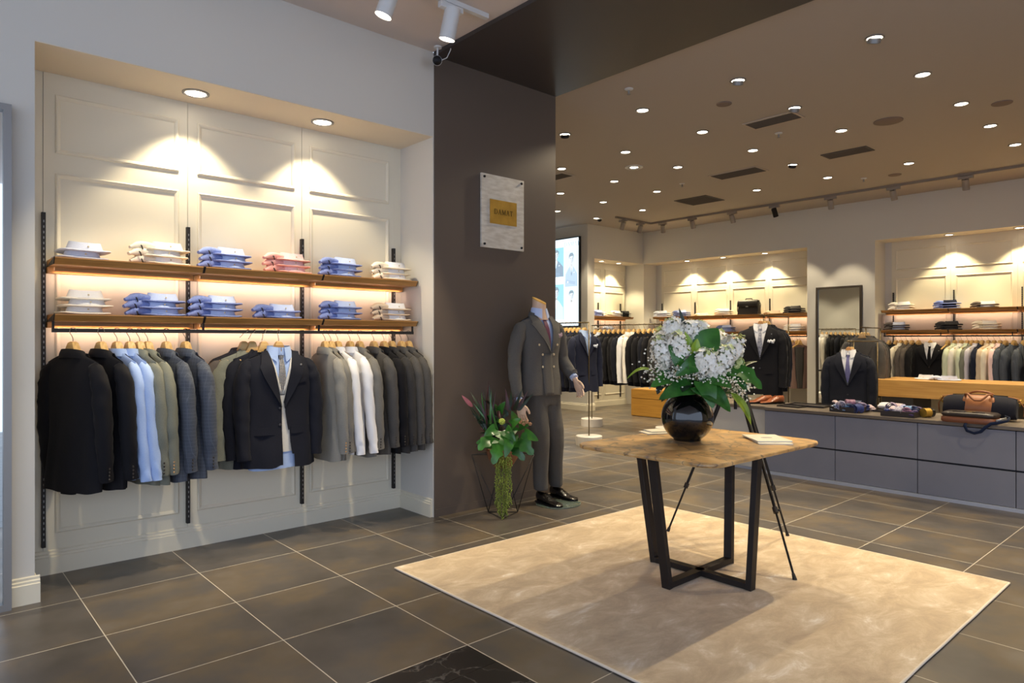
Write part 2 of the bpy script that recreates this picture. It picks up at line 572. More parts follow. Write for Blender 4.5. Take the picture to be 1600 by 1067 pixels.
m = MB(); m.lathe([(0.115, 0), (0.115, -0.008), (0.075, -0.012), (0.07, 0)], 28, cap=False); m.build('outer_ring', M_whitepl, e, smooth=True, angle=40)
for k, (x, y) in enumerate([(9.49, 8.22)]):  # pale base and dark ball stand for a tilted gimbal downlight, not a camera
    e = empty('gimbal_downlight', (x, y, ZC), 0, 'small dark tilted downlight on the ceiling above the light box', 'camera')
    m = MB(); m.lathe([(0.055, 0), (0.055, -0.02), (0.045, -0.025)], 18); m.build('base', M_whitepl, e, smooth=True, angle=40)
    m = MB(); m.ball((0, 0, -0.03), (0.042, 0.042, 0.035), 12, 8); m.build('dome', M_black, e, smooth=True)

# niche downlights
for k, x in enumerate((1.375, 2.24)):
    downlight(x, 4.565, 2.948, 'round recessed downlight in the soffit of the left niche, the %s one' % ('left' if k == 0 else 'right'), 'downlights of the left niche', P_NICHE, None, 96, (NL_RING, NL_LENS), 0.45)
for k, y in enumerate((7.80, 7.0, 6.15)):
    downlight(11.66, y, 2.948, 'small recessed downlight in the soffit of the far middle niche, %s from the left' % ORD[k], 'downlights of the far niches', P_NICHE * 1.4, None, 96, blend=0.45, color=YEL)
for k, y in enumerate((3.22, 2.36, 1.5, 0.6)):
    lab = 'small recessed downlight in the soffit of the far right niche, %s from the left' % ORD[k]
    downlight(11.65, y, 2.948, lab, 'downlights of the far niches', P_NICHE * 1.4, None, 96, blend=0.45, color=YEL)
for k, x in enumerate((10.40, 10.94)):
    downlight(x, 8.96, 2.948, 'small recessed downlight in the soffit of the far corner niche, the %s one' % ('left' if k == 0 else 'right'), 'downlights of the far niches', P_NICHE * 1.4, None, 96, blend=0.45, color=YEL)

# ---- air vents, loudspeakers, sprinklers
M_vent = mat('vent_dark', '57504c', rough=0.7)
M_ventf = mat('vent_frame', 'b9aca0', rough=0.6)
def vent(cx, cy, sx, sy, label, fm):
    e = empty('ceiling_vent', (cx, cy, ZC), 0, label, 'air vent', 'air vents in the shop ceiling')
    m = MB(); w = 0.022
    for lo, hi in (((-sx, -sy), (sx, -sy + w)), ((-sx, sy - w), (sx, sy)), ((-sx, -sy + w), (-sx + w, sy - w)), ((sx - w, -sy + w), (sx, sy - w))):
        m.box((*lo, -0.010), (*hi, -0.001))
    m.build('frame', fm, e)
    m = MB()
    n = max(3, int(2 * sx / 0.028))
    for i in range(n):
        x = -sx + w + (i + 0.5) * (2 * sx - 2 * w) / n
        m.box((-0.010, -sy + w, -0.001), (0.010, sy - w, 0.001), Matrix.Translation((x, 0, -0.006)) @ Matrix.Rotation(R(35), 4, 'Y'))
    m.box((-sx + w, -sy + w, -0.0012), (sx - w, sy - w, -0.0005))
    m.build('louvres', M_vent, e)
vent(6.555, 3.37, 0.13, 0.27, 'pale framed ceiling vent beside the nearest downlights', M_ventf)
vent(8.28, 4.75, 0.17, 0.35, 'pale framed ceiling vent in the middle of the ceiling', M_ventf)
vent(8.335, 3.36, 0.13, 0.26, 'dark ceiling vent to the right, level with the pale middle one', M_vent)
vent(9.44, 6.09, 0.27, 0.29, 'square dark ceiling vent near the back track', M_vent)
vent(6.62, 6.55, 0.13, 0.27, 'pale framed ceiling vent half hidden by the dark column', M_ventf)
M_spk = mat('speaker_cloth', '85766e', rough=0.9)
for x, y, r, l in ((7.45, 2.6, 0.135, 'large flush round loudspeaker in the ceiling'), (5.75, 3.44, 0.07, 'small flush round disc in the ceiling near the first downlights'), (7.68, 1.69, 0.085, 'small flush round loudspeaker at the right edge of the ceiling'), (9.95, 3.39, 0.08, 'flat round smoke detector before the back track')):
    m = MB(); m.lathe([(r, 0), (r, -0.006), (r * 0.95, -0.009)], 28)
    o = m.build('ceiling_speaker', M_spk, None, smooth=True, angle=30, loc=(x, y, ZC)); tag(o, l, 'loudspeaker')
for k, (x, y, l) in enumerate(((4.78, 3.80, 'white ceiling sprinkler nearest the dark beam'), (7.01, 3.54, 'white ceiling sprinkler behind the near pale vent'), (8.25, 5.60, 'white ceiling sprinkler beside the middle vent'), (9.85, 3.75, 'white ceiling sprinkler near the smoke detector'))):
    e = empty('sprinkler', (x, y, ZC), 0, l, 'sprinkler', 'ceiling sprinklers')
    m = MB(); m.lathe([(0.04, 0), (0.036, -0.008), (0.012, -0.014)], 18); m.build('rosette', M_whitepl, e, smooth=True, angle=40)
    m = MB(); m.lathe([(0.009, -0.012), (0.009, -0.035), (0.004, -0.045), (0.018, -0.047), (0.018, -0.05)], 12); m.build('nozzle', M_steel, e, smooth=True, angle=40)

# ---- track lights
def track_light(x, y, z, aim, label, group, power, body=M_whitepl, drv=M_whitepl, angle=50, L=0.15, r=0.047):
    e = empty('track_spotlight', (x, y, z), 0, label, 'spotlight', group)
    ang = math.atan2(aim[1] - y, aim[0] - x)
    m = MB(); m.box((-0.02, -0.09, -0.045), (0.02, 0.09, -0.005)); m.build('driver_box', drv, e, bevel=0.004, rot=(0, 0, 0 if group.startswith('spotlights on the back') else R(90)))
    m = MB(); m.tube([(0, 0, -0.04), (0, 0, -0.085)], 0.008); m.ball((0, 0, -0.09), 0.014); m.build('joint', M_black, e, smooth=True)
    d = Vector((aim[0] - x, aim[1] - y, aim[2] - z)).normalized()
    c = Vector((0, 0, -0.10)) + d * 0.0
    p0 = c - d * (L * 0.35); p1 = c + d * (L * 0.65)
    m = MB(); m.tube([p0, p1], r, 20, cap=False); m.tube([p0, p0 + d * 0.001], r, 20); m.build('lamp_head', body, e, smooth=True, angle=40)
    m = MB(); m.tube([p1 - d * 0.008, p1 - d * 0.004], r * 0.9, 20); m.build('lens', M_emit, e)
    spot('bulb', e, p1 + d * 0.005, p1 + d, power, angle, 0.5, rad=0.03)
    return e
# entrance track
m = MB(); m.box((1.2, 3.565, 3.573), (2.97, 3.60, 3.605))
tag(m.build('lighting_track', M_whitepl), 'short white lighting track on the entrance ceiling', 'lighting track')
track_light(2.66, 3.582, 3.575, (2.50, 4.15, 1.3), 'white cylinder spotlight on the entrance track beside the dark beam', 'spotlights on the entrance track', P_TRACK * 1.5, L=0.20, r=0.052)
track_light(2.20, 3.582, 3.575, (1.60, 4.15, 1.2), 'white cylinder spotlight at the top edge with its bright face visible', 'spotlights on the entrance track', P_TRACK * 1.5, L=0.20, r=0.052)
track_light(1.30, 3.582, 3.575, (0.95, 4.5, 1.0), 'white cylinder spotlight further left on the entrance track, outside the picture', 'spotlights on the entrance track', P_TRACK * 1.5, L=0.20, r=0.052)
# security camera at the column corner
e = empty('security_camera', (2.975, 4.17, 3.575), 0, 'small security camera with a black lens at the top of the dark column', 'camera')
m = MB(); m.lathe([(0.03, 0.0), (0.03, -0.01)], 14); m.tube([(0, 0, 0), (-0.005, 0, -0.075)], 0.007); m.build('mount', M_whitepl, e, smooth=True, angle=40)
m = MB(); d = Vector((-0.55, -0.75, -0.35)).normalized(); c = Vector((-0.005, 0, -0.105)); m.tube([c - d * 0.045, c + d * 0.015], 0.036, 16); m.build('housing', M_whitepl, e, smooth=True, angle=40)
m = MB(); m.tube([c + d * 0.01, c + d * 0.045, c + d * 0.055], [0.034, 0.034, 0.02], 16); m.build('lens', M_black, e, smooth=True, angle=40)
m = MB(); m.tube([(0.02, 0, -0.10), (0.07, -0.02, -0.07), (0.09, -0.04, -0.01), (0.09, -0.04, 0)], 0.004, 6); m.build('cable', M_whitepl, e, smooth=True)
# back track (one leg along the short wall, one along the far wall)
m = MB(); m.box((9.55, 7.87, 3.565), (10.59, 7.905, 3.60)); m.box((10.555, -1.9, 3.565), (10.59, 7.87, 3.60))
tag(m.build('lighting_track', mat('track_taupe', '8b8076', rough=0.5)), 'long dark lighting track along the back of the ceiling', 'lighting track')
M_trk = mat('metal_warm_grey', '9b9186', rough=0.5)
spots = [(9.76, 7.888, (9.9, 8.9, 1.4)), (10.27, 7.888, (10.5, 9.1, 1.3)), (10.572, 7.60, (11.6, 8.2, 1.2)), (10.572, 6.96, (11.7, 7.0, 1.0)), (10.572, 6.17, (11.7, 6.1, 1.0)), (10.572, 5.41, (11.48, 5.3, 1.8)),
         (10.572, 4.51, (11.48, 4.6, 1.6)), (10.572, 3.62, (11.6, 3.5, 1.0)), (10.572, 2.73, (11.6, 2.8, 1.0)), (10.572, 1.6, (11.6, 1.7, 1.0))]
for k, (x, y, a) in enumerate(spots):
    track_light(x, y, 3.567, a, ('spotlight on the back track, %s from the left' % ORD[k]) if k < 9 else 'spotlight on the back track beyond the right edge', 'spotlights on the back track', P_TRACK * 0.75, body=M_black if k == 5 else M_trk, drv=M_trk, L=0.14, r=0.042)

# ================================================================== shelving
M_led = mat('led_strip', 'ffffff', emit='ffd9b0', es=1.5)
def upright(T, x, y, z0, z1, label, w=0.018, group='slotted uprights', m_=None):
    m = MB()
    m.use(M_blackm)
    m.box((x - w / 2, y - 0.03, z0), (x + w / 2, y, z1), T)
    m.use(M_steel)
    z = z0 + 0.04
    while z < z1 - 0.03:
        m.box((x - 0.0025, y - 0.0306, z), (x + 0.0025, y - 0.030, z + 0.014), T); z += 0.032
    o = m.build('shelf_upright'); tag(o, label, 'shelf upright', group)
    return o
def shelf(T, x0, x1, ztop, label, depth=0.29, group='oak shelves', lipx=0.0, lipr=0.0, w=M_oak, power=1.0):
    e = empty('wall_shelf', (T @ Vector(((x0 + x1) / 2, -0.02, ztop))), 0, label, 'shelf', group)
    e.rotation_euler = T.to_euler()
    c = (x0 + x1) / 2; h = (x1 - x0) / 2
    prof = [(0.018, 0.0), (-depth + 0.02, 0.0), (-depth + 0.02, -0.006), (-depth + 0.045, -0.040), (0.018, -0.040)]
    m = MB()
    m.loft([[Vector((x, p[0], p[1])) for p in prof] for x in (-h + 0.003, h - 0.003)])
    m.build('board', w, e)
    m = MB(); m.box((-h + lipx, -0.045, -0.075), (h - lipr, 0.015, -0.041)); m.build('rear_rail', w, e)
    for s in (-1, 1):
        m = MB(); m.prism([(0, 0), (0.004, 0), (0.004, 1), (0, 1)], 0, 1)
        m.v = []; m.f = []; m.mi = []
        x = s * (h - 0.003)
        m.loft([[Vector((q, p[0] * 1.002, p[1] + 0.0005)) for p in prof[1:]] for q in (x - 0.0025, x + 0.0025)])
        m.build('bracket', M_blackm, e)
    # led profile tucked under the board, its lens turned to the wall
    m = MB(); m.box((-h + 0.03, -0.075, -0.064), (h - 0.03, -0.068, -0.041)); m.build('led_profile', w, e)
    m = MB(); m.box((-h + 0.03, -0.0678, -0.060), (h - 0.03, -0.064, -0.043)); m.build('led_strip', M_led, e)
    l = bpy.data.lights.new('led_light', 'AREA'); l.shape = 'RECTANGLE'; l.size = 2 * h - 0.06; l.size_y = 0.010
    l.energy = P_STRIP * 2 * h * power * (0.7 if abs(T[1][3] - 4.79) > 0.01 else 1.15); l.color = (1.0, 0.66, 0.48)
    lo = bpy.data.objects.new('led_light', l); col.objects.link(lo); lo.parent = e
    lo.location = (0, -0.060, -0.081); lo.rotation_euler = (R(62), 0, 0)
    return e
def rail(T, x0, x1, y, z, drops, label, group='garment rails', top=1.482):
    e = empty('garment_rail', T @ Vector(((x0 + x1) / 2, y, z)), 0, label, 'clothes rail', group)
    e.rotation_euler = T.to_euler()
    c = (x0 + x1) / 2
    m = MB(); m.box((x0 - c, -0.011, -0.011), (x1 - c, 0.011, 0.011)); m.build('bar', M_blackm, e)
    for d in drops:
        m = MB(); m.box((d - c - 0.006, -0.006, 0.011), (d - c + 0.006, 0.006, top - z)); m.build('hanger_bracket', M_blackm, e)
    return e
UPN = ['leftmost', 'second', 'third', 'rightmost']
for k, x in enumerate((0.596, 1.389, 2.181, 2.965)):
    upright(TL, x, -0.0, 0.165, 2.12, 'black slotted upright of the left niche, %s of four' % UPN[k] if k in (0, 3) else 'black slotted upright of the left niche, %s from the left' % UPN[k], w=0.020)
SEG = [(0.61, 1.408), (1.412, 2.217), (2.221, 3.022)]
SN = ['left', 'middle', 'right']
for zi, z in enumerate((1.840, 1.522)):
    for k, (a, b) in enumerate(SEG):
        shelf(TL, a, b, z, '%s oak shelf section in the left niche, %s' % (('upper', 'lower')[zi], SN[k]), group='oak shelves in the left niche')
YR = 4.55; ZR = 1.430
rail(TL, 0.607, 3.005, YR - 4.79, ZR, (0.613, 1.415, 2.205, 2.999), 'long black clothes rail under the lower shelf of the left niche')
# far middle niche
ups = (-8.56, -7.76, -6.97, -6.17, -5.40)
for k, x in enumerate(ups[:4]):
    upright(TF, x, 0, 0.165, 2.13, 'black upright of the far middle niche, %s from the left' % ORD[k], w=0.013)
for zi, z in enumerate((1.840, 1.522)):
    for k in range(4):
        a = ups[k] + 0.0 if k else -8.60; b = ups[k + 1] if k < 3 else -5.33
        shelf(TF, a, b - 0.004, z, '%s oak shelf section in the far middle niche, %s from the left' % (('upper', 'lower')[zi], ORD[k]), group='oak shelves in the far middle niche')
rail(TF, -8.56, -5.36, -0.25, ZR, (-8.55, -7.76, -6.17, -5.37), 'black clothes rail in the far middle niche')
ups = (-4.07, -3.222, -2.374, -1.53, -0.68)
for k, x in enumerate(ups):
    if k < 3: upright(TF, x, 0, 0.165, 2.13, 'black upright of the far right niche, %s from the left' % ORD[k], w=0.013)
for zi, z in enumerate((1.840, 1.522)):
    for k in range(4):
        a = ups[k] if k else -4.16; b = ups[k + 1]
        shelf(TF, a, b - 0.004, z, ('%s oak shelf section in the far right niche, %s from the left' % (('upper', 'lower')[zi], ORD[k])) if k < 3 else '%s oak shelf section beyond the right edge of the picture' % ('upper', 'lower')[zi], group='oak shelves in the far right niche')
rail(TF, -4.13, -0.70, -0.25, ZR, (-4.12, -3.33, -2.44, -0.71), 'black clothes rail in the far right niche')
# far corner niche
for k, x in enumerate((10.55, 11.26)):
    upright(TS, x, 0, 0.165, 2.13, 'black upright of the far corner niche, the %s one' % ('left' if k == 0 else 'right'), w=0.013)
for zi, z in enumerate((1.840, 1.522)):
    shelf(TS, 9.98, 11.36, z, '%s oak shelf in the far corner niche' % ('upper', 'lower')[zi], group='oak shelves in the far corner niche')

# ================================================================== travertine plaque with the brass sign
e = empty('stone_plaque', (3.74, 4.322, 2.44), 0, 'travertine plaque with four corner studs on the dark column', 'plaque')
M_trav = mat('travertine', 'd9d2c6', rough=0.6, var=0.7, vscale=7, c2='b9ae9e', stretch=(1.5, 1, 6), bump=0.1, bscale=40)
m = MB(); m.box((-0.236, -0.022, -0.304), (0.236, -0.003, 0.304)); m.build('slab', M_trav, e, bevel=0.002)
for sx in (-1, 1):
    for sz in (-1, 1):
        m = MB(); m.lathe([(0.010, 0.0), (0.010, 0.010), (0.006, 0.012)], 12, m=Matrix.Translation((sx * 0.206, -0.021, sz * 0.276)) @ Matrix.Rotation(R(90), 4, 'X'))
        m.build('stud', M_black, e, smooth=True, angle=40)
m = MB(); m.box((-0.148, -0.027, -0.10), (0.148, -0.022, 0.10)); pl = m.build('brass_plate', M_brass, e)
M_letter = mat('letter_engraved', '5e4718', rough=0.5, metal=0.4)
def letters(word, h, gap, m, x, z, y, t=0.0015, wt=0.13):
    """roman capitals with serifs from thick and thin strokes; the front faces -Y"""
    G = {'D': 0.86, 'A': 0.84, 'M': 1.08, 'T': 0.74}
    def bar(p, q, w):
        p = Vector(p); q = Vector(q); d = (q - p).normalized(); n = Vector((-d.y, d.x)) * w / 2
        pts = [p + n, p - n, q - n, q + n]
        M_ = Matrix.Translation((x, y, z)) @ Matrix.Rotation(R(90), 4, 'X')
        m.prism([(a.x * h, a.y * h) for a in pts], 0, t, M_)
    for ch in word:
        w = G[ch]; k = wt; th = wt * 0.45; s = 0.07
        if ch == 'D':
            bar((0.14, 0), (0.14, 1), k); bar((0.02, 0.02), (0.4, 0.02), th); bar((0.02, 0.98), (0.4, 0.98), th)
            pts = [(0.38 + 0.38 * math.cos(a), 0.5 + 0.48 * math.sin(a)) for a in [R(-90 + 18 * i) for i in range(11)]]
            for i in range(10): bar(pts[i], pts[i + 1], k * (0.5 + 0.5 * math.sin(PI * (i + .5) / 10)))
        if ch == 'A':
            bar((0.12, 0), (0.42, 1), th); bar((0.42, 1), (0.72, 0), k); bar((0.22, 0.36), (0.62, 0.36), th)
            bar((0.02, 0.02), (0.24, 0.02), th); bar((0.58, 0.02), (0.84, 0.02), th)
        if ch == 'M':
            bar((0.14, 0), (0.2, 1), th); bar((0.2, 1), (0.54, 0.08), k); bar((0.54, 0.08), (0.86, 1), th); bar((0.86, 1), (0.92, 0), k)
            bar((0.03, 0.02), (0.25, 0.02), th); bar((0.80, 0.02), (1.04, 0.02), th); bar((0.08, 0.98), (0.22, 0.98), th); bar((0.84, 0.98), (1.0, 0.98), th)
        if ch == 'T':
            bar((0.37, 0), (0.37, 1), k); bar((0.04, 0.97), (0.70, 0.97), th); bar((0.05, 0.97), (0.05, 0.8), th); bar((0.69, 0.97), (0.69, 0.8), th); bar((0.26, 0.02), (0.48, 0.02), th)
        x += (w + gap) * h
    return x
m = MB(); letters('DAMAT', 0.042, 0.12, m, -0.102, -0.018, -0.027)
m.build('lettering', M_letter, pl)
# small letters under the name
m = MB()
for i, ww in enumerate((5, 4, 3, 5)):
    pass
letters('TATADAT', 0.010, 0.5, m, -0.042, -0.050, -0.027)
m.v = []; m.f = []; m.mi = []

# ================================================================== light box with portraits
M_lbf = mat('light_box_frame', '15181c', rough=0.4)
def lit(name, c, s=1.15):
    return mat('poster_' + name, '101010', rough=0.3, emit=c, es=s * 0.60)
e = empty('light_box', (9.745, 9.55, 2.50), R(-90), 'tall glowing light box with fashion portraits on the far wall', 'light box')
# local: x to the right (world -Y), -y into the room
W2, H2 = 0.64, 0.875
m = MB(); m.box((-W2, -0.05, -H2), (W2, 0.0, H2)); m.build('casing', M_lbf, e)
T0 = Matrix.Translation((0, -0.0505, 0)) @ Matrix.Rotation(R(90), 4, 'X')
def flat(name, pts, c, lay, s=1.15):
    m = MB(); m.prism(pts, 0, 0.0004, T0 @ Matrix.Translation((0, 0, 0.0005 * lay)))
    return (name, m, lit(c, c, s))
img = MB()
def q(pts, c, lay, s=1.15):
    img.use(lit(c, c, s)); img.prism(pts, 0, 0.0004, T0 @ Matrix.Translation((0, 0, 0.0005 * lay)))
def rect(x0, x1, z0, z1, c, lay, s=1.15):
    q([(x0, z0), (x1, z0), (x1, z1), (x0, z1)], c, lay, s)
def ell(cx, cz, rx, rz, c, lay, n=18):
    q([(cx + rx * math.cos(2 * PI * i / n), cz + rz * math.sin(2 * PI * i / n)) for i in range(n)], c, lay)
rect(-W2 + 0.02, W2 - 0.02, -H2 + 0.02, H2 - 0.02, 'e6f4fb', 1, 1.3)
def portrait(x0, x1, z0, z1, bg, suit, hair, tie, dark):
    rect(x0, x1, z0, z1, bg, 2)
    w = x1 - x0; h = z1 - z0; cx = x0 + w * 0.52
    hz = z0 + h * 0.74
    q([(x0 + 0.02 * w, z0), (x1 - 0.02 * w, z0), (x1 - 0.04 * w, z0 + h * 0.34), (cx + 0.22 * w, z0 + h * 0.50), (cx + 0.08 * w, z0 + h * 0.57), (cx - 0.08 * w, z0 + h * 0.57), (cx - 0.24 * w, z0 + h * 0.50), (x0 + 0.06 * w, z0 + h * 0.34)], suit, 3)
    q([(cx - 0.09 * w, z0 + h * 0.52), (cx, z0 + h * 0.30), (cx + 0.09 * w, z0 + h * 0.52), (cx + 0.06 * w, z0 + h * 0.62), (cx - 0.06 * w, z0 + h * 0.62)], 'eef2f5', 4)
    if tie:
        q([(cx - 0.02 * w, z0 + h * 0.54), (cx - 0.035 * w, z0 + h * 0.34), (cx, z0 + h * 0.29), (cx + 0.035 * w, z0 + h * 0.34), (cx + 0.02 * w, z0 + h * 0.54)], tie, 5)
    q([(cx - 0.075 * w, z0 + h * 0.55), (cx + 0.075 * w, z0 + h * 0.55), (cx + 0.075 * w, hz), (cx - 0.075 * w, hz)], 'b9b2b0', 4)
    ell(cx, hz + 0.02 * h, 0.155 * w, 0.135 * h, 'c7c2c0', 5)
    q([(cx + 0.02 * w, hz - 0.10 * h), (cx + 0.13 * w, hz - 0.04 * h), (cx + 0.155 * w, hz + 0.05 * h), (cx + 0.13 * w, hz + 0.11 * h), (cx + 0.06 * w, hz + 0.05 * h)], 'a09a98', 6)
    q([(cx - 0.17 * w, hz + 0.02 * h), (cx - 0.13 * w, hz + 0.085 * h), (cx + 0.12 * w, hz + 0.105 * h), (cx + 0.16 * w, hz + 0.03 * h), (cx + 0.18 * w, hz + 0.12 * h), (cx + 0.09 * w, hz + 0.19 * h), (cx - 0.09 * w, hz + 0.185 * h), (cx - 0.19 * w, hz + 0.12 * h)], hair, 7)
    for s in (-1, 1):
        rect(cx + s * 0.065 * w - 0.03 * w, cx + s * 0.065 * w + 0.03 * w, hz + 0.035 * h, hz + 0.045 * h, hair, 7)
        rect(cx + s * 0.065 * w - 0.015 * w, cx + s * 0.065 * w + 0.015 * w, hz + 0.015 * h, hz + 0.025 * h, '3a3a3e', 7)
    q([(cx - 0.01 * w, hz + 0.02 * h), (cx + 0.03 * w, hz - 0.03 * h), (cx - 0.01 * w, hz - 0.035 * h)], '8f8886', 7)
    rect(cx - 0.05 * w, cx + 0.05 * w, hz - 0.068 * h, hz - 0.058 * h, '7d6b6a', 7)
    # crossed arms
    if dark:
        q([(x0 + 0.06 * w, z0 + h * 0.12), (cx + 0.25 * w, z0 + h * 0.05), (cx + 0.3 * w, z0 + h * 0.13), (x0 + 0.12 * w, z0 + h * 0.2)], dark, 5)
        ell(cx - 0.28 * w, z0 + h * 0.13, 0.06 * w, 0.03 * h, 'c7c2c0', 6)
        q([(cx + 0.16 * w, z0 + h * 0.37), (cx + 0.25 * w, z0 + h * 0.38), (cx + 0.24 * w, z0 + h * 0.40), (cx + 0.16 * w, z0 + h * 0.385)], 'f2f5f7', 6)
portrait(0.255, 0.60, -0.09, 0.62, 'c3dde8', '8f9db3', '2b2d33', '3b4358', '7b88a0')
portrait(0.255, 0.60, -0.73, -0.12, 'c9e6ee', 'dfe9ee', '22252a', None, None)
portrait(-0.22, 0.225, 0.12, 0.70, '57a5b6', '2c3550', '1c1d22', 'b8c4d4', '3a4666')
portrait(-0.22, 0.225, -0.73, -0.03, '5fa9b8', 'b9dbe3', '22252a', None, None)
portrait(-0.60, -0.25, -0.09, 0.62, 'b5d2df', '5b6577', '2b2d33', '2b3350', '4d5869')
portrait(-0.60, -0.25, -0.73, -0.12, 'c3dde8', '39425a', '2b2d33', 'a8323a', '4d5869')
img.build('printed_portraits', None, e)
m = MB(); letters('DAMAT', 0.085, 0.10, m, 0.245, 0.70, -0.0525); m.build('title_lettering', lit('8fa9bb', '8fa9bb', .9), e)
m = MB(); letters('DAMAT', 0.05, 0.35, m, 0.265, -0.82, -0.0525); m.build('lower_lettering', lit('6f7f92', '6f7f92', .9), e)
m = MB(); letters('DAMAT', 0.045, 0.10, m, 0.02, 0.03, -0.0525); m.build('red_lettering', lit('d9503f', 'd9503f', 1.0), e)
l = bpy.data.lights.new('light_box_glow', 'AREA'); l.shape = 'RECTANGLE'; l.size = 1.2; l.size_y = 1.7; l.energy = 40; l.color = (0.62, 0.84, 1.0)
lo = bpy.data.objects.new('light_box_glow', l); col.objects.link(lo); lo.parent = e; lo.location = (0, -0.062, 0); lo.rotation_euler = (R(90), 0, 0)
# ================================================================== garments on hangers
# local frame of a garment: origin at the top of the hanger hook (on the rail), width along x, front towards -y
def zsh(x):
    """shoulder line under the collar"""
    ax = abs(x)
    return -0.118 if ax < 0.06 else -0.118 - 0.40 * (ax - 0.06)
def interp(tab, z):
    for (z0, a), (z1, b) in zip(tab, tab[1:]):
        if z <= z0 and z >= z1:
            t = (z0 - z) / (z0 - z1); t = t * t * (3 - 2 * t)
            return a + (b - a) * t
    return tab[-1][1] if z < tab[-1][0] else tab[0][1]
class Body:
    """torso of a garment; widths (half) and depths (half) by height"""
    def __init__(s, W, D, zh, pw=2.5, seed=0, fold=0.008, top=0.0, fold_n=7):
        s.W, s.D, s.zh, s.pw, s.seed, s.fold, s.top, s.fn = W, D, zh, pw, seed, fold, top, fold_n
    def hw(s, z): return interp(s.W, z)
    def hd(s, z): return interp(s.D, z)
    def yf(s, x, z):
        """front surface y at x, z"""
        a = min(0.999, abs(x) / s.hw(z))
        d = s.hd(z)
        st = zsh(x) + s.top
        k = max(0.0, min(1.0, (st - z) / 0.11)) ** 0.5
        return -d * (1 - a ** s.pw) ** (1 / s.pw) * (0.25 + 0.75 * k)
    def mesh(s, name, n=44, cutV=None, rows=22, segs=()):
        rings = []
        e = 2 / s.pw
        for i in range(rows + 1):
            v = i / rows
            ring = []
            for j in range(n):
                a = 2 * PI * (j + 0.5) / n
                c, sn = math.cos(a), math.sin(a)
                xx = math.copysign(abs(c) ** e, c); yy = math.copysign(abs(sn) ** e, sn)
                zt = -0.13 - 0.12 * v ** 1 if False else None
                # height: follows the shoulder line at the top, level lower down
                zl = -0.16 + (s.zh + 0.16) * v
                w = s.hw(zl)
                x = xx * w
                st = zsh(x) + s.top
                b = max(0.0, 1 - v / 0.30)
                b = b * b * (3 - 2 * b)
                z = st * b + (zl if zl < st else st - 0.0) * (1 - b) if i else st
                z = min(z, st)
                if i and z > rings_prev_z(rings, j) - 0.004:
                    z = rings_prev_z(rings, j) - 0.004
                k = max(0.0, min(1.0, (st - z) / 0.11)) ** 0.5
                d = s.hd(z)
                y = yy * d * (0.25 + 0.75 * k)
                f = s.fold * max(0, v - 0.25) * math.sin(s.fn * a + s.seed * 1.7 + 2.2 * v) + s.fold * 0.5 * max(0, v - .1) * math.sin(3 * a + s.seed + 5 * v)
                f += 0.5 * s.fold * noise.noise(Vector((x * 9 + s.seed * 3.1, z * 6, a)))
                x += f * c * 0.6; y += f * sn * 1.3
                if i > rows - 3:
                    z += 0.006 * math.sin(2 * a + s.seed)
                if y < 0 and s.zh < -0.7 and v > 0.8 and s.round_hem:
                    z += s.round_hem * max(0, 1 - abs(x) / 0.09) ** 2 * (v - 0.8) / 0.2
                ring.append(Vector((x, y, z)))
            rings.append(ring)
        m = MB()
        m.loft(rings, False, False)
        # hem underside
        if segs:
            # exact cuts through the front cloth along the given lines
            me = bpy.data.meshes.new('tmp'); me.from_pydata(m.v, [], m.f)
            bm = bmesh.new(); bm.from_mesh(me); bpy.data.meshes.remove(me)
            for (xa, za), (xb, zb_) in segs:
                d = Vector((xb - xa, 0, zb_ - za)).normalized()
                nn = Vector((d.z, 0, -d.x))
                lo, hi = min(za, zb_) - 0.03, max(za, zb_) + 0.03
                fs = [f for f in bm.faces if f.calc_center_median().y < 0 and lo < f.calc_center_median().z < hi]
                ed = {e for f in fs for e in f.edges}; vs = {v for f in fs for v in f.verts}
                bmesh.ops.bisect_plane(bm, geom=list(vs) + list(ed) + fs, dist=1e-5, plane_co=Vector((xa, 0, za)), plane_no=nn)
            dead = [f for f in bm.faces if f.calc_center_median().y < 0 and cutV(f.calc_center_median().x, f.calc_center_median().z)]
            bmesh.ops.delete(bm, geom=dead, context='FACES')
            me = bpy.data.meshes.new(name); bm.to_mesh(me); bm.free()
            return smooth(me, 75)
        if cutV:
            keep = []
            for f in m.f:
                c = sum((Vector(m.v[i]) for i in f), Vector()) / len(f)
                if c.y < 0 and cutV(c.x, c.z):
                    continue
                keep.append(f)
            m.f = keep; m.mi = [0] * len(keep)
        # hem underside closed with an inset ring so that the cloth has thickness
        o = rows * n
        inner = [Vector(m.v[o + j]) * 1.0 for j in range(n)]
        cx = sum(p.x for p in inner) / n
        m.add([Vector((p.x * 0.96, p.y * 0.9, p.z + 0.01)) for p in inner], [])
        k0 = len(m.v) - n
        for j in range(n):
            m.f.append((o + j, o + (j + 1) % n, k0 + (j + 1) % n, k0 + j)); m.mi.append(0)
        m.f.append(tuple(range(k0, k0 + n))); m.mi.append(0)
        return smooth(m.mesh(name), 75)
    round_hem = 0.0
def rings_prev_z(rings, j):
    return rings[-1][j].z

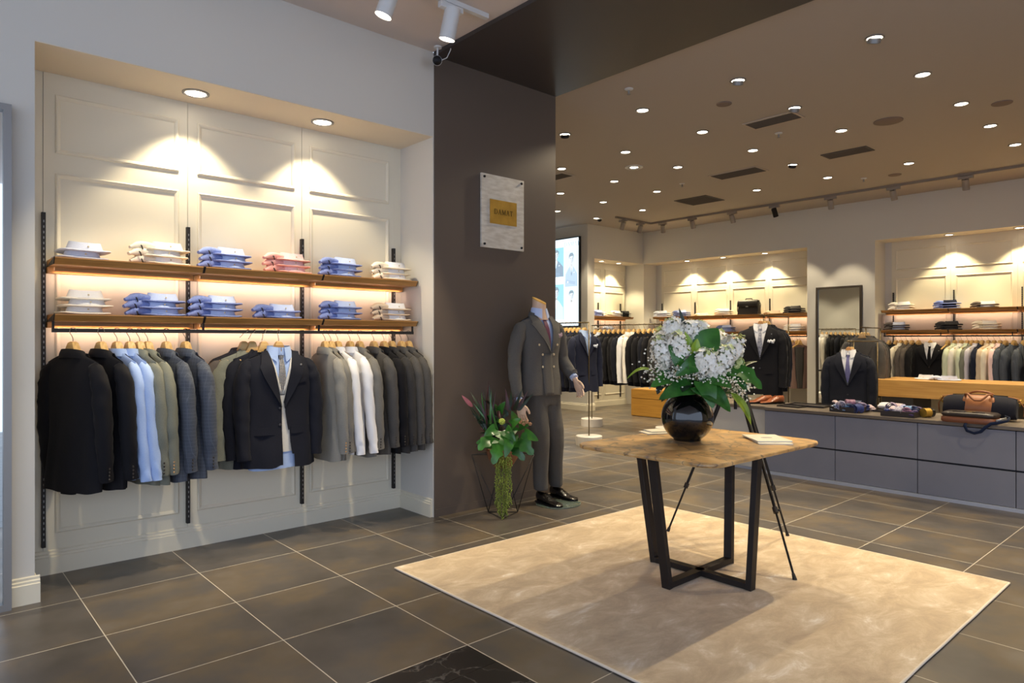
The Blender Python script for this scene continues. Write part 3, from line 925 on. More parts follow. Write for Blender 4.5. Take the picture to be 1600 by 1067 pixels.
def sleeve_mesh(side, W=0.225, path=None, rr=None, seed=0, cuff=None, n=14, wr=0.004):
    if path is None:
        path = [(W - 0.050, 0, -0.195), (W - 0.016, -0.001, -0.228), (W + 0.006, -0.004, -0.295), (W + 0.018, -0.010, -0.40), (W + 0.024, -0.014, -0.52), (W + 0.022, -0.022, -0.63), (W + 0.018, -0.032, -0.74), (W + 0.014, -0.042, -0.84)]
        rr = [(0.026, 0.030), (0.046, 0.044), (0.056, 0.053), (0.058, 0.054), (0.056, 0.052), (0.053, 0.050), (0.049, 0.046), (0.046, 0.043)]
    # refine
    P = []; Q = []
    K = len(path) - 1
    st = 4
    for i in range(K):
        for t in range(st):
            u = t / st
            p0, p1, p2, p3 = [Vector(path[max(0, min(K, i + d))]) for d in (-1, 0, 1, 2)]
            P.append(0.5 * ((2 * p1) + (p2 - p0) * u + (2 * p0 - 5 * p1 + 4 * p2 - p3) * u * u + (3 * p1 - p0 - 3 * p2 + p3) * u ** 3))
            Q.append(tuple(rr[i][c] * (1 - u) + rr[i + 1][c] * u for c in (0, 1)))
    P.append(Vector(path[-1])); Q.append(rr[-1])
    rings = []
    for i, p in enumerate(P):
        d = (P[min(i + 1, len(P) - 1)] - P[max(i - 1, 0)]).normalized()
        a = Vector((0, 1, 0)); a = (a - d * a.dot(d)).normalized(); b = d.cross(a)
        v = i / len(P)
        ring = []
        for j in range(n):
            t = 2 * PI * j / n
            w = wr * (noise.noise(Vector((v * 13 + seed, math.cos(t) * 2.4, math.sin(t) * 2.4))) * 2.6 + 0.35 * math.sin(v * 26 + 2 * math.cos(t) + seed) * (0.3 + v))
            q = p + a * ((Q[i][0] + w) * math.cos(t)) + b * ((Q[i][1] + w) * math.sin(t))
            q.x *= side
            ring.append(q)
        rings.append(ring)
    m = MB()
    m.loft(rings, True, False)
    # turned-in end
    last = rings[-1]; c = sum(last, Vector()) / n
    inn = [c + (q - c) * 0.86 for q in last]
    inn2 = [q + Vector((0, 0, 0.03)) for q in inn]
    m.loft([last, inn, inn2], False, True)
    return smooth(m.mesh('sleeve'), 70)

def buttons_mesh(pts, r=0.006, axis='y'):
    m = MB()
    for p in pts:
        T = Matrix.Translation(p) @ Matrix.Rotation(R(90), 4, 'X' if axis == 'y' else 'Y')
        m.lathe([(r, 0), (r, 0.002), (r * 0.8, 0.003)], 10, m=T)
    return smooth(m.mesh('buttons'), 40)

def ribbon(points, t=0.003):
    """points: grid rows of Vectors -> a thin two-sided sheet with thickness along local normal"""
    rows = len(points); n = len(points[0])
    nr = []
    for i in range(rows):
        r = []
        for j in range(n):
            du = points[i][min(j + 1, n - 1)] - points[i][max(j - 1, 0)]
            dv = points[min(i + 1, rows - 1)][j] - points[max(i - 1, 0)][j]
            nn = du.cross(dv)
            r.append(nn.normalized() if nn.length > 1e-9 else Vector((0, -1, 0)))
        nr.append(r)
    m = MB()
    top = [p for r in points for p in r]
    bot = [points[i][j] - nr[i][j] * t for i in range(rows) for j in range(n)]
    N = rows * n
    fs = []
    for i in range(rows - 1):
        for j in range(n - 1):
            a = i * n + j
            fs.append((a, a + 1, a + n + 1, a + n)); fs.append((N + a + n, N + a + n + 1, N + a + 1, N + a))
    for i in range(rows - 1):
        for j in (0, n - 1):
            a = i * n + j
            fs.append((a, a + n, N + a + n, N + a) if j == 0 else (a + n, a, N + a, N + a + n))
    for j in range(n - 1):
        for i in (0, rows - 1):
            a = i * n + j
            fs.append((a + 1, a, N + a, N + a + 1) if i == 0 else (a, a + 1, N + a + 1, N + a))
    m.add(top + bot, fs)
    return m

def collar_mesh(rx=0.078, ry=0.052, z0=-0.098, h=0.048, flare=0.014, a0=-28, a1=208, cy=0.0, drop=0.022, t=0.004):
    """folded jacket collar around the back of the neck, back is +y"""
    rows = []
    for i in range(5):
        v = i / 4
        r = []
        for j in range(25):
            u = j / 24; a = R(a0 + (a1 - a0) * u)
            fr = 0.004 * math.sin(v * PI)
            sx = rx + flare * v + fr; sy = ry + flare * v * 0.9 + fr
            edge = abs(2 * u - 1) ** 2
            r.append(Vector((sx * math.cos(a), cy + sy * math.sin(a), z0 - h * v - drop * edge)))
        rows.append(r)
    m = ribbon(rows, t)
    # inner stand
    rows2 = [[Vector((p.x * 0.93, p.y * 0.93, p.z)) for p in rows[0]], [Vector((p.x * 0.98, p.y * 0.98, p.z - h * 0.9)) for p in rows[0]]]
    m2 = ribbon(rows2, 0.002)
    m.add(m2.v, m2.f)
    return smooth(m.mesh('collar'), 60)

def lapel_mesh(side, body, x_top=0.062, z_top=-0.118, x_bot=0.010, z_bot=-0.46, wmax=0.085, notch=True, lift=0.007, peak=False):
    rows = []
    K = 16
    for i in range(K + 1):
        t = i / K
        z = z_top + (z_bot - z_top) * t
        xi = x_top + (x_bot - x_top) * (t ** 0.9)
        if peak:
            w = wmax * (0.55 + 0.9 * t / 0.25 * 0.5) if t < 0.22 else wmax * (1.12 - (t - 0.22) * 1.36)
        else:
            w = wmax * (0.45 + 1.6 * t) if t < 0.22 else (wmax * 1.0 * (1 - ((t - 0.27) / 0.73) ** 1.25) if t > 0.27 else wmax * (0.80 if notch else 1.0))
        if i == K: w = 0.008
        w = max(w, 0.008)
        r = []
        for j in range(5):
            s = j / 4
            x = xi + w * s
            zz = z + (0.020 * s if (0.2 < t < 0.4) else 0.0) * (1 if t < 0.33 else 0.5) - 0.35 * w * s * (1 - t) * 0.5
            y = body.yf(x, zz) - lift * (0.35 + 1.1 * s)
            r.append(Vector((side * x, y, zz)))
        rows.append(r if side > 0 else r)
    m = ribbon(rows, 0.003 * (-side))
    return smooth(m.mesh('lapel'), 60)

def flap_mesh(cx, z, w, h, body, lift=0.004, tilt=0.0, side=1):
    rows = []
    for i in range(3):
        r = []
        for j in range(7):
            x = cx - w / 2 + w * j / 6; zz = z - h * i / 2 + tilt * (j / 6 - 0.5)
            r.append(Vector((x, body.yf(x, zz) - lift, zz)))
        rows.append(r)
    m = ribbon(rows, -0.003)
    return smooth(m.mesh('pocket_flap'), 50)

# ---- hanger
def hanger_meshes():
    m = MB()
    path = []; rr = []
    for i in range(17):
        x = -0.175 + 0.35 * i / 16
        z = -0.146 - 0.46 * max(0, abs(x) - 0.03)
        path.append((x, 0.012 * math.cos(x * 6) - 0.012, z)); ww = 0.008 + 0.004 * (abs(x) / 0.20) ** 2
        rr.append((ww, 0.011 + 0.006 * (1 - abs(x) / 0.2)))
    m.tube(path, rr, 10, up=(0, 1, 0))
    # raised neck block
    prof = []
    m.loft([[Vector((sx * w, sy * d, z)) for sx, sy in ((-1, -1), (1, -1), (1, 1), (-1, 1))] for (w, d, z) in ((0.048, 0.020, -0.150), (0.038, 0.021, -0.128), (0.027, 0.021, -0.104), (0.019, 0.018, -0.084), (0.009, 0.010, -0.076))])
    w = smooth(m.mesh('hanger_body'), 40)
    m = MB()
    pts = [(0, 0, -0.075), (0, 0, -0.060), (0.006, 0, -0.045)]
    r = 0.022
    for i in range(13):
        a = R(-50 + 250 * i / 12)
        pts.append((r * math.cos(a) * 0.9, 0, -0.018 + r * math.sin(a)))
    m.tube(pts, 0.0022, 6)
    hk = smooth(m.mesh('hook'))
    return w, hk
HG_BODY, HG_HOOK = hanger_meshes()
PLATE = MB(); PLATE.box((-0.028, -0.0265, -0.122), (0.028, -0.0235, -0.103)); PLATE = PLATE.mesh('name_plate')
def hanger(loc, rz, label, group, plate=False, m_=None, off=0.0):
    e = empty('clothes_hanger', loc, rz, label, 'clothes hanger', group)
    link_mesh('bar', HG_BODY, m_ or M_hang, e, loc=(0, off, 0))
    link_mesh('hook', HG_HOOK, M_hook, e, rot=(math.atan2(off, 0.08), 0, R(90)))
    if plate:
        link_mesh('name_plate', PLATE, mat('hanger_plate', 'b58a4e', rough=0.4), e)
    return e

GDROP = 0.020
YSC = 0.78     # cloth pressed flat on a full rail
# ---- meshes shared by all hung garments
def jacket_set(seed, slim=1.0, L=0.90, D=0.045, W=0.200, fold=0.010, hem=0.214):
    b = Body([(-0.11, W * 1.0), (-0.30, W), (-0.52, W * 0.93), (L * -1, hem)],
             [(-0.11, D * 0.9), (-0.30, D), (-0.52, D * 0.92), (-L, D * 1.25)], -L, seed=seed, fold=fold)
    return dict(body=b.mesh('body'), slL=sleeve_mesh(-1, W, seed=seed), slR=sleeve_mesh(1, W, seed=seed + 9),
                col=collar_mesh(ry=0.045), lapL=lapel_mesh(-1, b), lapR=lapel_mesh(1, b),
                flL=flap_mesh(-0.115, -0.62, 0.135, 0.05, b), flR=flap_mesh(0.115, -0.62, 0.135, 0.05, b), b=b,
                btn=buttons_mesh([(0.0, b.yf(0, z) - 0.001, z) for z in (-0.47, -0.57)], 0.009))
JS = [jacket_set(s) for s in (1, 2, 3, 4)]
CB = []
for sd in (-1, 1):
    CB.append(buttons_mesh([(sd * 0.222, 0.018 - 0.0 , -0.80 + 0.018 * k) for k in range(4)], 0.006))
M_btn_dark = mat('button_dark', '2a2626', rough=0.3)
M_btn_pale = mat('button_horn', 'c9b899', rough=0.3)
M_btn_brass = mat('button_brass', 'd9b48c', rough=0.25, metal=0.9)
def cuff_btn(side):
    """four buttons on the outer rear edge of the sleeve end"""
    m = MB()
    for k in range(4):
        z = -0.825 + 0.020 * k
        p = Vector((side * (0.214 + 0.046 + 0.0006 * k), -0.022, z))
        T = Matrix.Translation(p) @ Matrix.Rotation(R(90 * side), 4, 'Y')
        m.lathe([(0.0065, 0), (0.0065, 0.002), (0.005, 0.0035)], 10, m=T)
    return smooth(m.mesh('cuff_buttons'), 40)
CBL, CBR = cuff_btn(-1), cuff_btn(1)
def jacket(loc, rz, m_, label, group, s=0, detail=2, btn=None, cat='jacket', cuffb=None, name='suit_jacket'):
    J = JS[s % 4]
    loc = (loc[0], loc[1], loc[2] - GDROP)
    e = empty(name, loc, rz, label, cat, group)
    e.scale = (1, YSC, 1)
    link_mesh('body', J['body'], m_, e)
    a = link_mesh('sleeve', J['slL'], m_, e); b = link_mesh('sleeve', J['slR'], m_, e)
    link_mesh('collar', J['col'], m_, e)
    if detail > 0:
        link_mesh('lapel', J['lapL'], m_, e); link_mesh('lapel', J['lapR'], m_, e)
    if detail > 1:
        link_mesh('pocket_flap', J['flL'], m_, e); link_mesh('pocket_flap', J['flR'], m_, e)
        link_mesh('front_buttons', J['btn'], btn or M_btn_dark, e)
        link_mesh('cuff_buttons', CBL, cuffb or btn or M_btn_dark, a); link_mesh('cuff_buttons', CBR, cuffb or btn or M_btn_dark, b)
    return e

# ---- shirts
def shirt_collar_mesh(rx=0.066, ry=0.050, z0=-0.098, h=0.045, spread=0.055, cy=0.0, zdrop=0.065):
    rows = []
    for i in range(4):
        v = i / 3
        r = []
        for j in range(29):
            u = j / 28; a = R(-75 + 330 * u)
            e = max(0, (abs(2 * u - 1) - 0.55) / 0.45)
            zz = z0 - 0.012 * e - (h + (zdrop - h) * e ** 1.5) * v
            ex = 0.010 * v + 0.030 * v * e
            r.append(Vector(((rx + ex) * math.cos(a) , cy + (ry + 0.010 * v + 0.004 * e * v) * math.sin(a), zz)))
        rows.append(r)
    m = ribbon(rows, 0.003)
    rows2 = []
    for i in range(2):
        rows2.append([Vector((rx * 0.94 * math.cos(R(-88 + 356 * j / 24)), cy + ry * 0.94 * math.sin(R(-88 + 356 * j / 24)), z0 + 0.0 - 0.05 * i - 0.012)) for j in range(25)])
    m2 = ribbon(rows2, 0.002); m.add(m2.v, m2.f)
    return smooth(m.mesh('collar'), 60)
def shirt_set(seed, W=0.20, D=0.034, L=0.86):
    b = Body([(-0.11, W), (-0.30, W), (-0.55, W * 0.9), (-L, W * 0.98)], [(-0.11, D * 0.9), (-0.30, D), (-0.6, D * 0.9), (-L, D * 1.1)], -L, seed=seed, fold=0.012, fold_n=5)
    path = [(W - 0.045, 0, -0.195), (W - 0.014, -0.0, -0.222), (W + 0.006, -0.002, -0.29), (W + 0.018, -0.006, -0.38), (W + 0.026, -0.012, -0.50), (W + 0.034, -0.022, -0.62), (W + 0.042, -0.034, -0.74), (W + 0.046, -0.042, -0.80), (W + 0.048, -0.045, -0.86)]
    rr = [(0.024, 0.028), (0.041, 0.040), (0.050, 0.046), (0.050, 0.045), (0.047, 0.042), (0.045, 0.040), (0.042, 0.037), (0.036, 0.034), (0.037, 0.035)]
    pl = []
    for i in range(12):
        z = -0.15 - (L - 0.16) * i / 11
        pl.append([Vector((x, b.yf(x, z) - 0.003, z)) for x in (-0.016, 0.0, 0.016)])
    return dict(body=b.mesh('body'), slL=sleeve_mesh(-1, W, path, rr, seed, wr=0.0035), slR=sleeve_mesh(1, W, path, rr, seed + 5, wr=0.0035), col=shirt_collar_mesh(), b=b,
                pk=smooth(ribbon(pl, -0.002).mesh('placket')))
SS = [shirt_set(s) for s in (21, 22, 23)]
def shirt(loc, rz, m_, label, group, s=0, detail=1):
    J = SS[s % 3]
    loc = (loc[0], loc[1], loc[2] - GDROP)
    e = empty('hanging_shirt', loc, rz, label, 'shirt', group)
    e.scale = (1, YSC, 1)
    link_mesh('body', J['body'], m_, e)
    link_mesh('sleeve', J['slL'], m_, e); link_mesh('sleeve', J['slR'], m_, e)
    link_mesh('collar', J['col'], m_, e)
    if detail: link_mesh('placket', J['pk'], m_, e)
    return e
# ---- trousers folded over a hanger bar
def trousers_set(seed):
    m = MB()
    for sgn, x0 in ((-1, -0.055), (1, 0.055)):
        rings = []
        for i in range(14):
            z = -0.17 - 0.055 * i
            w = 0.105 - 0.0035 * i + 0.004 * math.sin(i * 0.7 + seed); d = 0.016 + 0.003 * math.sin(i + seed)
            rings.append([Vector((x0 * 0.2 + w * math.cos(a) ** 3 if False else x0 * 0.15 + w * math.copysign(abs(math.cos(a)) ** 0.6, math.cos(a)), sgn * 0.018 + d * math.sin(a), z)) for a in [2 * PI * k / 14 for k in range(14)]])
        m.loft(rings)
    return smooth(m.mesh('folded_legs'), 60)
TR = trousers_set(2)
def trousers(loc, rz, m_, label, group):
    e = empty('hanging_trousers', loc, rz, label, 'trousers', group)
    link_mesh('folded_legs', TR, m_, e)
    return e

# cloths
F_black = fabric('wool_black', '131217', '0c0b0f')
F_navy = fabric('wool_midnight', '161824', '0f1119')
F_navy2 = fabric('wool_navy', '1b2036', '131728')
F_slate = fabric('wool_slate_check', '4d525e', '3e434e', check='5d6470')
F_sage = fabric('wool_sage_grey', '7d7e72', '6a6b60', vs=220)
F_grey = fabric('wool_mid_grey', '7a7771', '66635e', vs=220)
F_lgrey = fabric('wool_light_grey', '8d8a83', '77746d', vs=260)
F_taupe = fabric('wool_taupe', '5e5652', '4c4541')
F_char = fabric('wool_charcoal', '3a3838', '2c2b2b')
F_dgrey = fabric('wool_dark_grey', '55524f', '434140')
F_brown = fabric('wool_rose_brown', '9a7d74', '836a62')
F_white = fabric('cotton_white', 'e9e8ea', 'dedde0', var=0.3, sheen=0.05)
F_cream = fabric('cotton_cream', 'ece2cf', 'ddd0b8', var=0.4, sheen=0.05)
F_blue = fabric('cotton_pale_blue', 'a9bfe6', '95ade0', var=0.5, vs=220, sheen=0.05)
F_blue2 = fabric('cotton_blue_stripe', '8fa5d2', 'c9d6ee', var=0.6, vs=90, sheen=0.05)
F_ice = fabric('cotton_ice_white', 'd7deef', 'c6d0e6', var=0.4, vs=140, sheen=0.05)
F_pink = fabric('cotton_pink', 'e6a49c', 'eec0b6', var=0.6, vs=90, sheen=0.05)
F_vest = fabric('wool_pearl_waistcoat', 'cfccc6', 'bdbab4', vs=200)
F_green = fabric('cotton_pale_green', 'd3dac2', 'c4ccb0', var=0.4)
F_lilac = fabric('cotton_pale_lilac', 'cfc9d4', 'bfb8c6', var=0.4)
F_sand = fabric('cotton_sand', 'd3bfa8', 'c2ad95', var=0.5)

# ================================================================== left niche: garments on the rail
Z0 = ZR + 0.011 + 0.002
G1 = 'garments hanging on the left part of the near rail'
LEFT = [  # x, angle, kind, cloth, words
    (0.705, 118, 'j', F_black, 'black suit jacket at the left end of the near rail, back turned to the room', 0),
    (0.844, 112, 'j', F_black, 'black suit jacket hanging between the leftmost jacket and the pale blue shirts', 1),
    (0.930, 106, 's', F_blue, 'pale blue shirt touching the second black jacket, shoulders visible', 0),
    (0.997, 102, 's', F_blue, 'pale blue shirt in front of the green-grey jackets, long sleeve hanging free', 1),
    (1.049, 102, 'j', F_sage, 'green-grey suit jacket right beside the pale blue shirt', 2),
    (1.094, 104, 'j', F_sage, 'green-grey suit jacket with a shiny cuff button beside the slate jackets', 3),
    (1.198, 104, 'j', F_slate, 'slate blue checked jacket, the left one of two', 0),
    (1.310, 106, 'j', F_slate, 'slate blue checked jacket, the right one of two, at the end of its group', 1)]
for k, (x, a, kd, f, lab, s) in enumerate(LEFT):
    loc = (x, YR - (0.018 if k < 2 else 0.0), Z0)
    hanger(loc, R(a), 'beech hanger of the ' + lab.replace(', at the end of its group', ''), 'beech hangers on the near rail')
    if kd == 'j':
        jacket(loc, R(a), f, lab, G1, s, cuffb=M_btn_brass if k == 5 else None)
    else:
        shirt(loc, R(a), f, lab, G1, s)
for k, x in ((0, 0.705), (2, 0.93)):
    trousers((x, YR, Z0 - 0.055), R((118, 0, 106)[k]), F_black if k == 0 else F_navy, ('black trousers hanging inside the leftmost jacket', '', 'dark trousers showing below the pale blue shirts')[k], None)
G2 = 'garments hanging on the right part of the near rail'
RIGHT = [
    (2.254, 'j', F_lgrey, 'light grey suit jacket, first of the right-hand group on the near rail'),
    (2.299, 'j', F_grey, 'mid grey jacket squeezed between the light grey jacket and the white shirts'),
    (2.354, 's', F_white, 'white shirt beside the mid grey jackets, the left one of two'),
    (2.453, 's', F_white, 'white shirt with an open neck showing, the right one of two'),
    (2.532, 'j', F_grey, 'mid grey jacket just right of the white shirts'),
    (2.652, 'j', F_dgrey, 'dark grey jacket left of the charcoal pair'),
    (2.741, 'j', F_black, 'black jacket, the left one of a pair near the niche corner'),
    (2.809, 'j', F_char, 'charcoal jacket, the right one of a pair near the niche corner'),
    (2.897, 'j', F_dgrey, 'dark grey jacket next to last before the niche corner'),
    (2.962, 'j', F_dgrey, 'dark grey jacket last on the near rail, against the niche corner')]
for k, (x, kd, f, lab) in enumerate(RIGHT):
    loc = (x, YR, Z0); a = 90 + (2, -1, 3, 5, 2, 4, 1, 3, 0, 2)[k]
    hanger(loc, R(a), 'beech hanger carrying the ' + lab.split(',')[0], 'beech hangers on the near rail')
    if kd == 'j': jacket(loc, R(a), f, lab, G2, k, cuffb=M_btn_brass if k == 0 else None)
    else: shirt(loc, R(a), f, lab, G2, k)
G3 = 'jackets hanging behind the dressed jacket'
for k, (x, a, f, lab) in enumerate(((1.700, -2, F_taupe, 'taupe jacket furthest behind the dressed navy jacket'), (1.745, -3, F_sage, 'green-grey jacket second behind the dressed navy jacket'), (1.815, -3, F_navy, 'midnight jacket directly behind the dressed navy jacket'))):
    loc = (x, YR, Z0)
    hanger(loc, R(a), 'wooden hanger carrying the ' + lab, 'beech hangers on the near rail', off=(0.085, 0.055, 0.025)[k])
    jacket((x, YR + (0.085, 0.055, 0.025)[k], Z0), R(a), f, lab, G3, k, cuffb=M_btn_brass if k == 1 else None)

# ---- a dressed hanger: shirt, tie, waistcoat and open jacket
def tie_mesh(b, z0=-0.150, z1=-0.50, w0=0.014, w1=0.036, lift=0.006, knot=True, sx=0.0):
    m = MB()
    if knot:
        c = Vector((sx, b.yf(0, z0) - lift - 0.004, z0))
        m.loft([[c + Vector((dx * w, -d, z)) for dx, d in ((-1, 0), (-0.6, 0.010), (0.6, 0.010), (1, 0), (0.6, -0.004), (-0.6, -0.004))] for (w, z) in ((0.012, -0.034), (0.020, -0.006), (0.018, 0.0))for d0 in (0,)])
    rows = []
    for i in range(9):
        t = i / 8; z = z0 - 0.03 + (z1 - z0 + 0.03) * t
        w = w0 + (w1 - w0) * t
        rows.append([Vector((sx * (1 + t) + q * w, b.yf(0, z) - lift - 0.003 * (1 - abs(q)), z)) for q in (-1, -0.4, 0.4, 1)])
    r = ribbon(rows, -0.002); m.add(r.v, r.f)
    return smooth(m.mesh('tie_blade'), 50)
def dotted(name, c, c2, scale=140, thr=0.18):
    m = mat(name, c, rough=0.5, sheen=0.2)
    nt = m.node_tree; N, L = nt.nodes, nt.links
    v = N.new('ShaderNodeTexVoronoi'); v.voronoi_dimensions = '2D'; v.inputs['Scale'].default_value = scale; v.inputs['Randomness'].default_value = 0.0
    tc = N.new('ShaderNodeTexCoord'); s3 = N.new('ShaderNodeSeparateXYZ'); c3 = N.new('ShaderNodeCombineXYZ')
    L.new(tc.outputs['Object'], s3.inputs[0]); L.new(s3.outputs[0], c3.inputs[0]); L.new(s3.outputs[2], c3.inputs[1]); L.new(c3.outputs[0], v.inputs['Vector'])
    g = N.new('ShaderNodeMath'); g.operation = 'LESS_THAN'; g.inputs[1].default_value = thr; L.new(v.outputs['Distance'], g.inputs[0])
    mx = N.new('ShaderNodeMix'); mx.data_type = 'RGBA'; L.new(g.outputs[0], mx.inputs[0])
    mx.inputs[6].default_value = (*lin(c), 1); mx.inputs[7].default_value = (*lin(c2), 1)
    L.new(mx.outputs[2], N['Principled BSDF'].inputs['Base Color'])
    return m
def V(x0, z0, z1, x1=0.0):
    """inside the V opening"""
    def f(x, z):
        if z < z1 or z > z0 + 0.02: return False
        t = (z0 - z) / (z0 - z1)
        return abs(x) < x0 + (x1 - x0) * max(0, t)
    return f
def dressed(loc, rz, jm, who, group=None, sm=F_white, vest=None, tie=None, square=None, D=0.10, L=0.90, zb=-0.46, pin=True, btn=None, open_hem=False, hm=None, hlabel=None, split=0.0, tname='silk tie', VW=0.088):
    W = 0.225
    bj = Body([(-0.11, W), (-0.30, W), (-0.52, W * 0.95), (-L, 0.245)], [(-0.11, D * 0.85), (-0.30, D), (-0.52, D * 0.9), (-L, D * 1.15)], -L, seed=7, fold=0.010)
    bj.round_hem = 0.035
    sc = 0.86
    bs = Body([(-0.11, W * .95), (-0.30, W * .92), (-0.55, W * 0.85), (-0.9, W * .9)], [(-0.11, D * 0.85 * sc), (-0.30, D * sc), (-0.52, D * 0.8 * sc), (-0.9, D * 1.0 * sc)], -L + 0.0 - (0.01 if split else -0.1), seed=3, fold=0.002, top=-0.004)
    hloc = loc; loc = (loc[0], loc[1], loc[2] - GDROP)
    e = empty('suit_jacket', loc, rz, '%s, worn over a shirt on one hanger' % who if len(who.split()) < 9 else who, 'jacket', group)
    vf = V(VW, -0.11, zb, 0.0)
    def cut(x, z):
        if vf(x, z): return True
        return split > 0 and z <= zb + 0.03 and -0.004 < x < 0.010 + split * (zb + 0.03 - z) / (L + zb)
    sg = [((-VW, -0.11), (0.0, zb)), ((VW, -0.11), (0.0, zb))]
    if split: sg += [((-0.004, zb + 0.03), (-0.004, -L)), ((0.010, zb + 0.03), (0.010 + split, -L - 0.03))]
    link_mesh('body', bj.mesh('body', n=64, rows=36, cutV=cut, segs=sg), jm, e)
    a = link_mesh('sleeve', sleeve_mesh(-1, W, seed=4), jm, e); b = link_mesh('sleeve', sleeve_mesh(1, W, seed=8), jm, e)
    link_mesh('cuff_buttons', CBL, btn or M_btn_dark, a, loc=(-.008, 0, 0)); link_mesh('cuff_buttons', CBR, btn or M_btn_dark, b, loc=(.008, 0, 0))
    link_mesh('collar', collar_mesh(rx=0.090, ry=0.064, z0=-0.105), jm, e)
    link_mesh('lapel', lapel_mesh(-1, bj, x_top=VW - 0.006, x_bot=0.002, z_bot=zb, wmax=0.095, lift=0.009), jm, e)
    link_mesh('lapel', lapel_mesh(1, bj, x_top=VW - 0.006, x_bot=0.006 + split * 0.1, z_bot=zb, wmax=0.095, lift=0.009), jm, e)
    link_mesh('pocket_flap', flap_mesh(-0.125, -0.63, 0.14, 0.05, bj), jm, e); link_mesh('pocket_flap', flap_mesh(0.125, -0.63, 0.14, 0.05, bj), jm, e)
    link_mesh('chest_pocket', flap_mesh(0.125, -0.315, 0.095, 0.022, bj, tilt=0.012), jm, e)
    for z in (zb - 0.005, zb - 0.115):
        link_mesh('front_button', buttons_mesh([(-0.016 if split else 0.0, bj.yf(0, z) - 0.003, z)], 0.010), btn or M_btn_dark, e)
    if pin:
        link_mesh('lapel_pin', buttons_mesh([(0.128, bj.yf(0.128, -0.215) - 0.014, -0.215)], 0.007), M_steel, e)
    g2 = None
    if sm is not None:
        s = empty('dress_shirt', loc, rz, 'collared shirt worn inside the ' + who, 'shirt')
        link_mesh('body', bs.mesh('body', n=48, rows=20), sm, s)
        link_mesh('collar', shirt_collar_mesh(rx=0.072, ry=0.056, z0=-0.086, h=0.050, zdrop=0.098), sm, s)
    if vest is not None:
        bv = Body([(-0.11, W * .95), (-0.30, W * .93), (-0.55, W * 0.88), (-0.9, W * .92)], [(z_, d_ + 0.006) for z_, d_ in bs.D], -0.80, seed=3, fold=0.002, top=-0.004)
        v = empty('waistcoat', loc, rz, 'waistcoat under the ' + who, 'waistcoat')
        link_mesh('body', bv.mesh('body', n=56, rows=30, cutV=V(0.080, -0.11, -0.40), segs=[((-0.080, -0.11), (0.0, -0.40)), ((0.080, -0.11), (0.0, -0.40))]), vest, v)
        for sd in (-1, 1):
            rows = []
            for i in range(11):
                t = i / 10; z = -0.12 - 0.29 * t; xi = 0.078 * (1 - t)
                rows.append([Vector((sd * (xi + q * 0.016), bv.yf(xi, z) - 0.003, z)) for q in (0, 0.5, 1)])
            link_mesh('neckline_edge', smooth(ribbon(rows, -0.002 * sd).mesh('edge')), vest, v)
    if tie is not None:
        t = empty('necktie', loc, rz, tname, 'tie')
        link_mesh('blade_and_knot', tie_mesh(bs, z0=-0.150, z1=-0.47 if vest is None else -0.42, lift=0.005), tie, t)
    if square is not None:
        p = empty('pocket_square', loc, rz, 'pocket square in the chest pocket of the ' + who, 'pocket square')
        m = MB()
        c = Vector((0.125, bj.yf(0.125, -0.31) - 0.010, -0.308))
        rnd = random.Random(5)
        for k in range(7):
            d = Vector((-0.032 + 0.0105 * k, rnd.uniform(-0.006, 0.004), rnd.uniform(0.0, 0.016)))
            m.ball(c + d, (0.012, 0.008, 0.020), 8, 5, Matrix.Rotation(rnd.uniform(-0.6, 0.6), 3, 'Y'))
        m.build('puffed_cloth', square, p, smooth=True)
    hanger(hloc, rz, hlabel or ('wooden hanger holding the ' + who), None, plate=True, m_=hm)
    return e
F_dot = dotted('silk_navy_dots', '23222e', 'd8d4cf', 95, 0.30)
dressed((1.890, YR - 0.045, Z0), R(-4), F_navy, 'navy suit jacket displayed frontally on the near rail', None, sm=F_blue, vest=F_vest, tie=F_dot, zb=-0.50, split=0.07, D=0.085, tname='dark dotted tie on the frontal navy jacket')

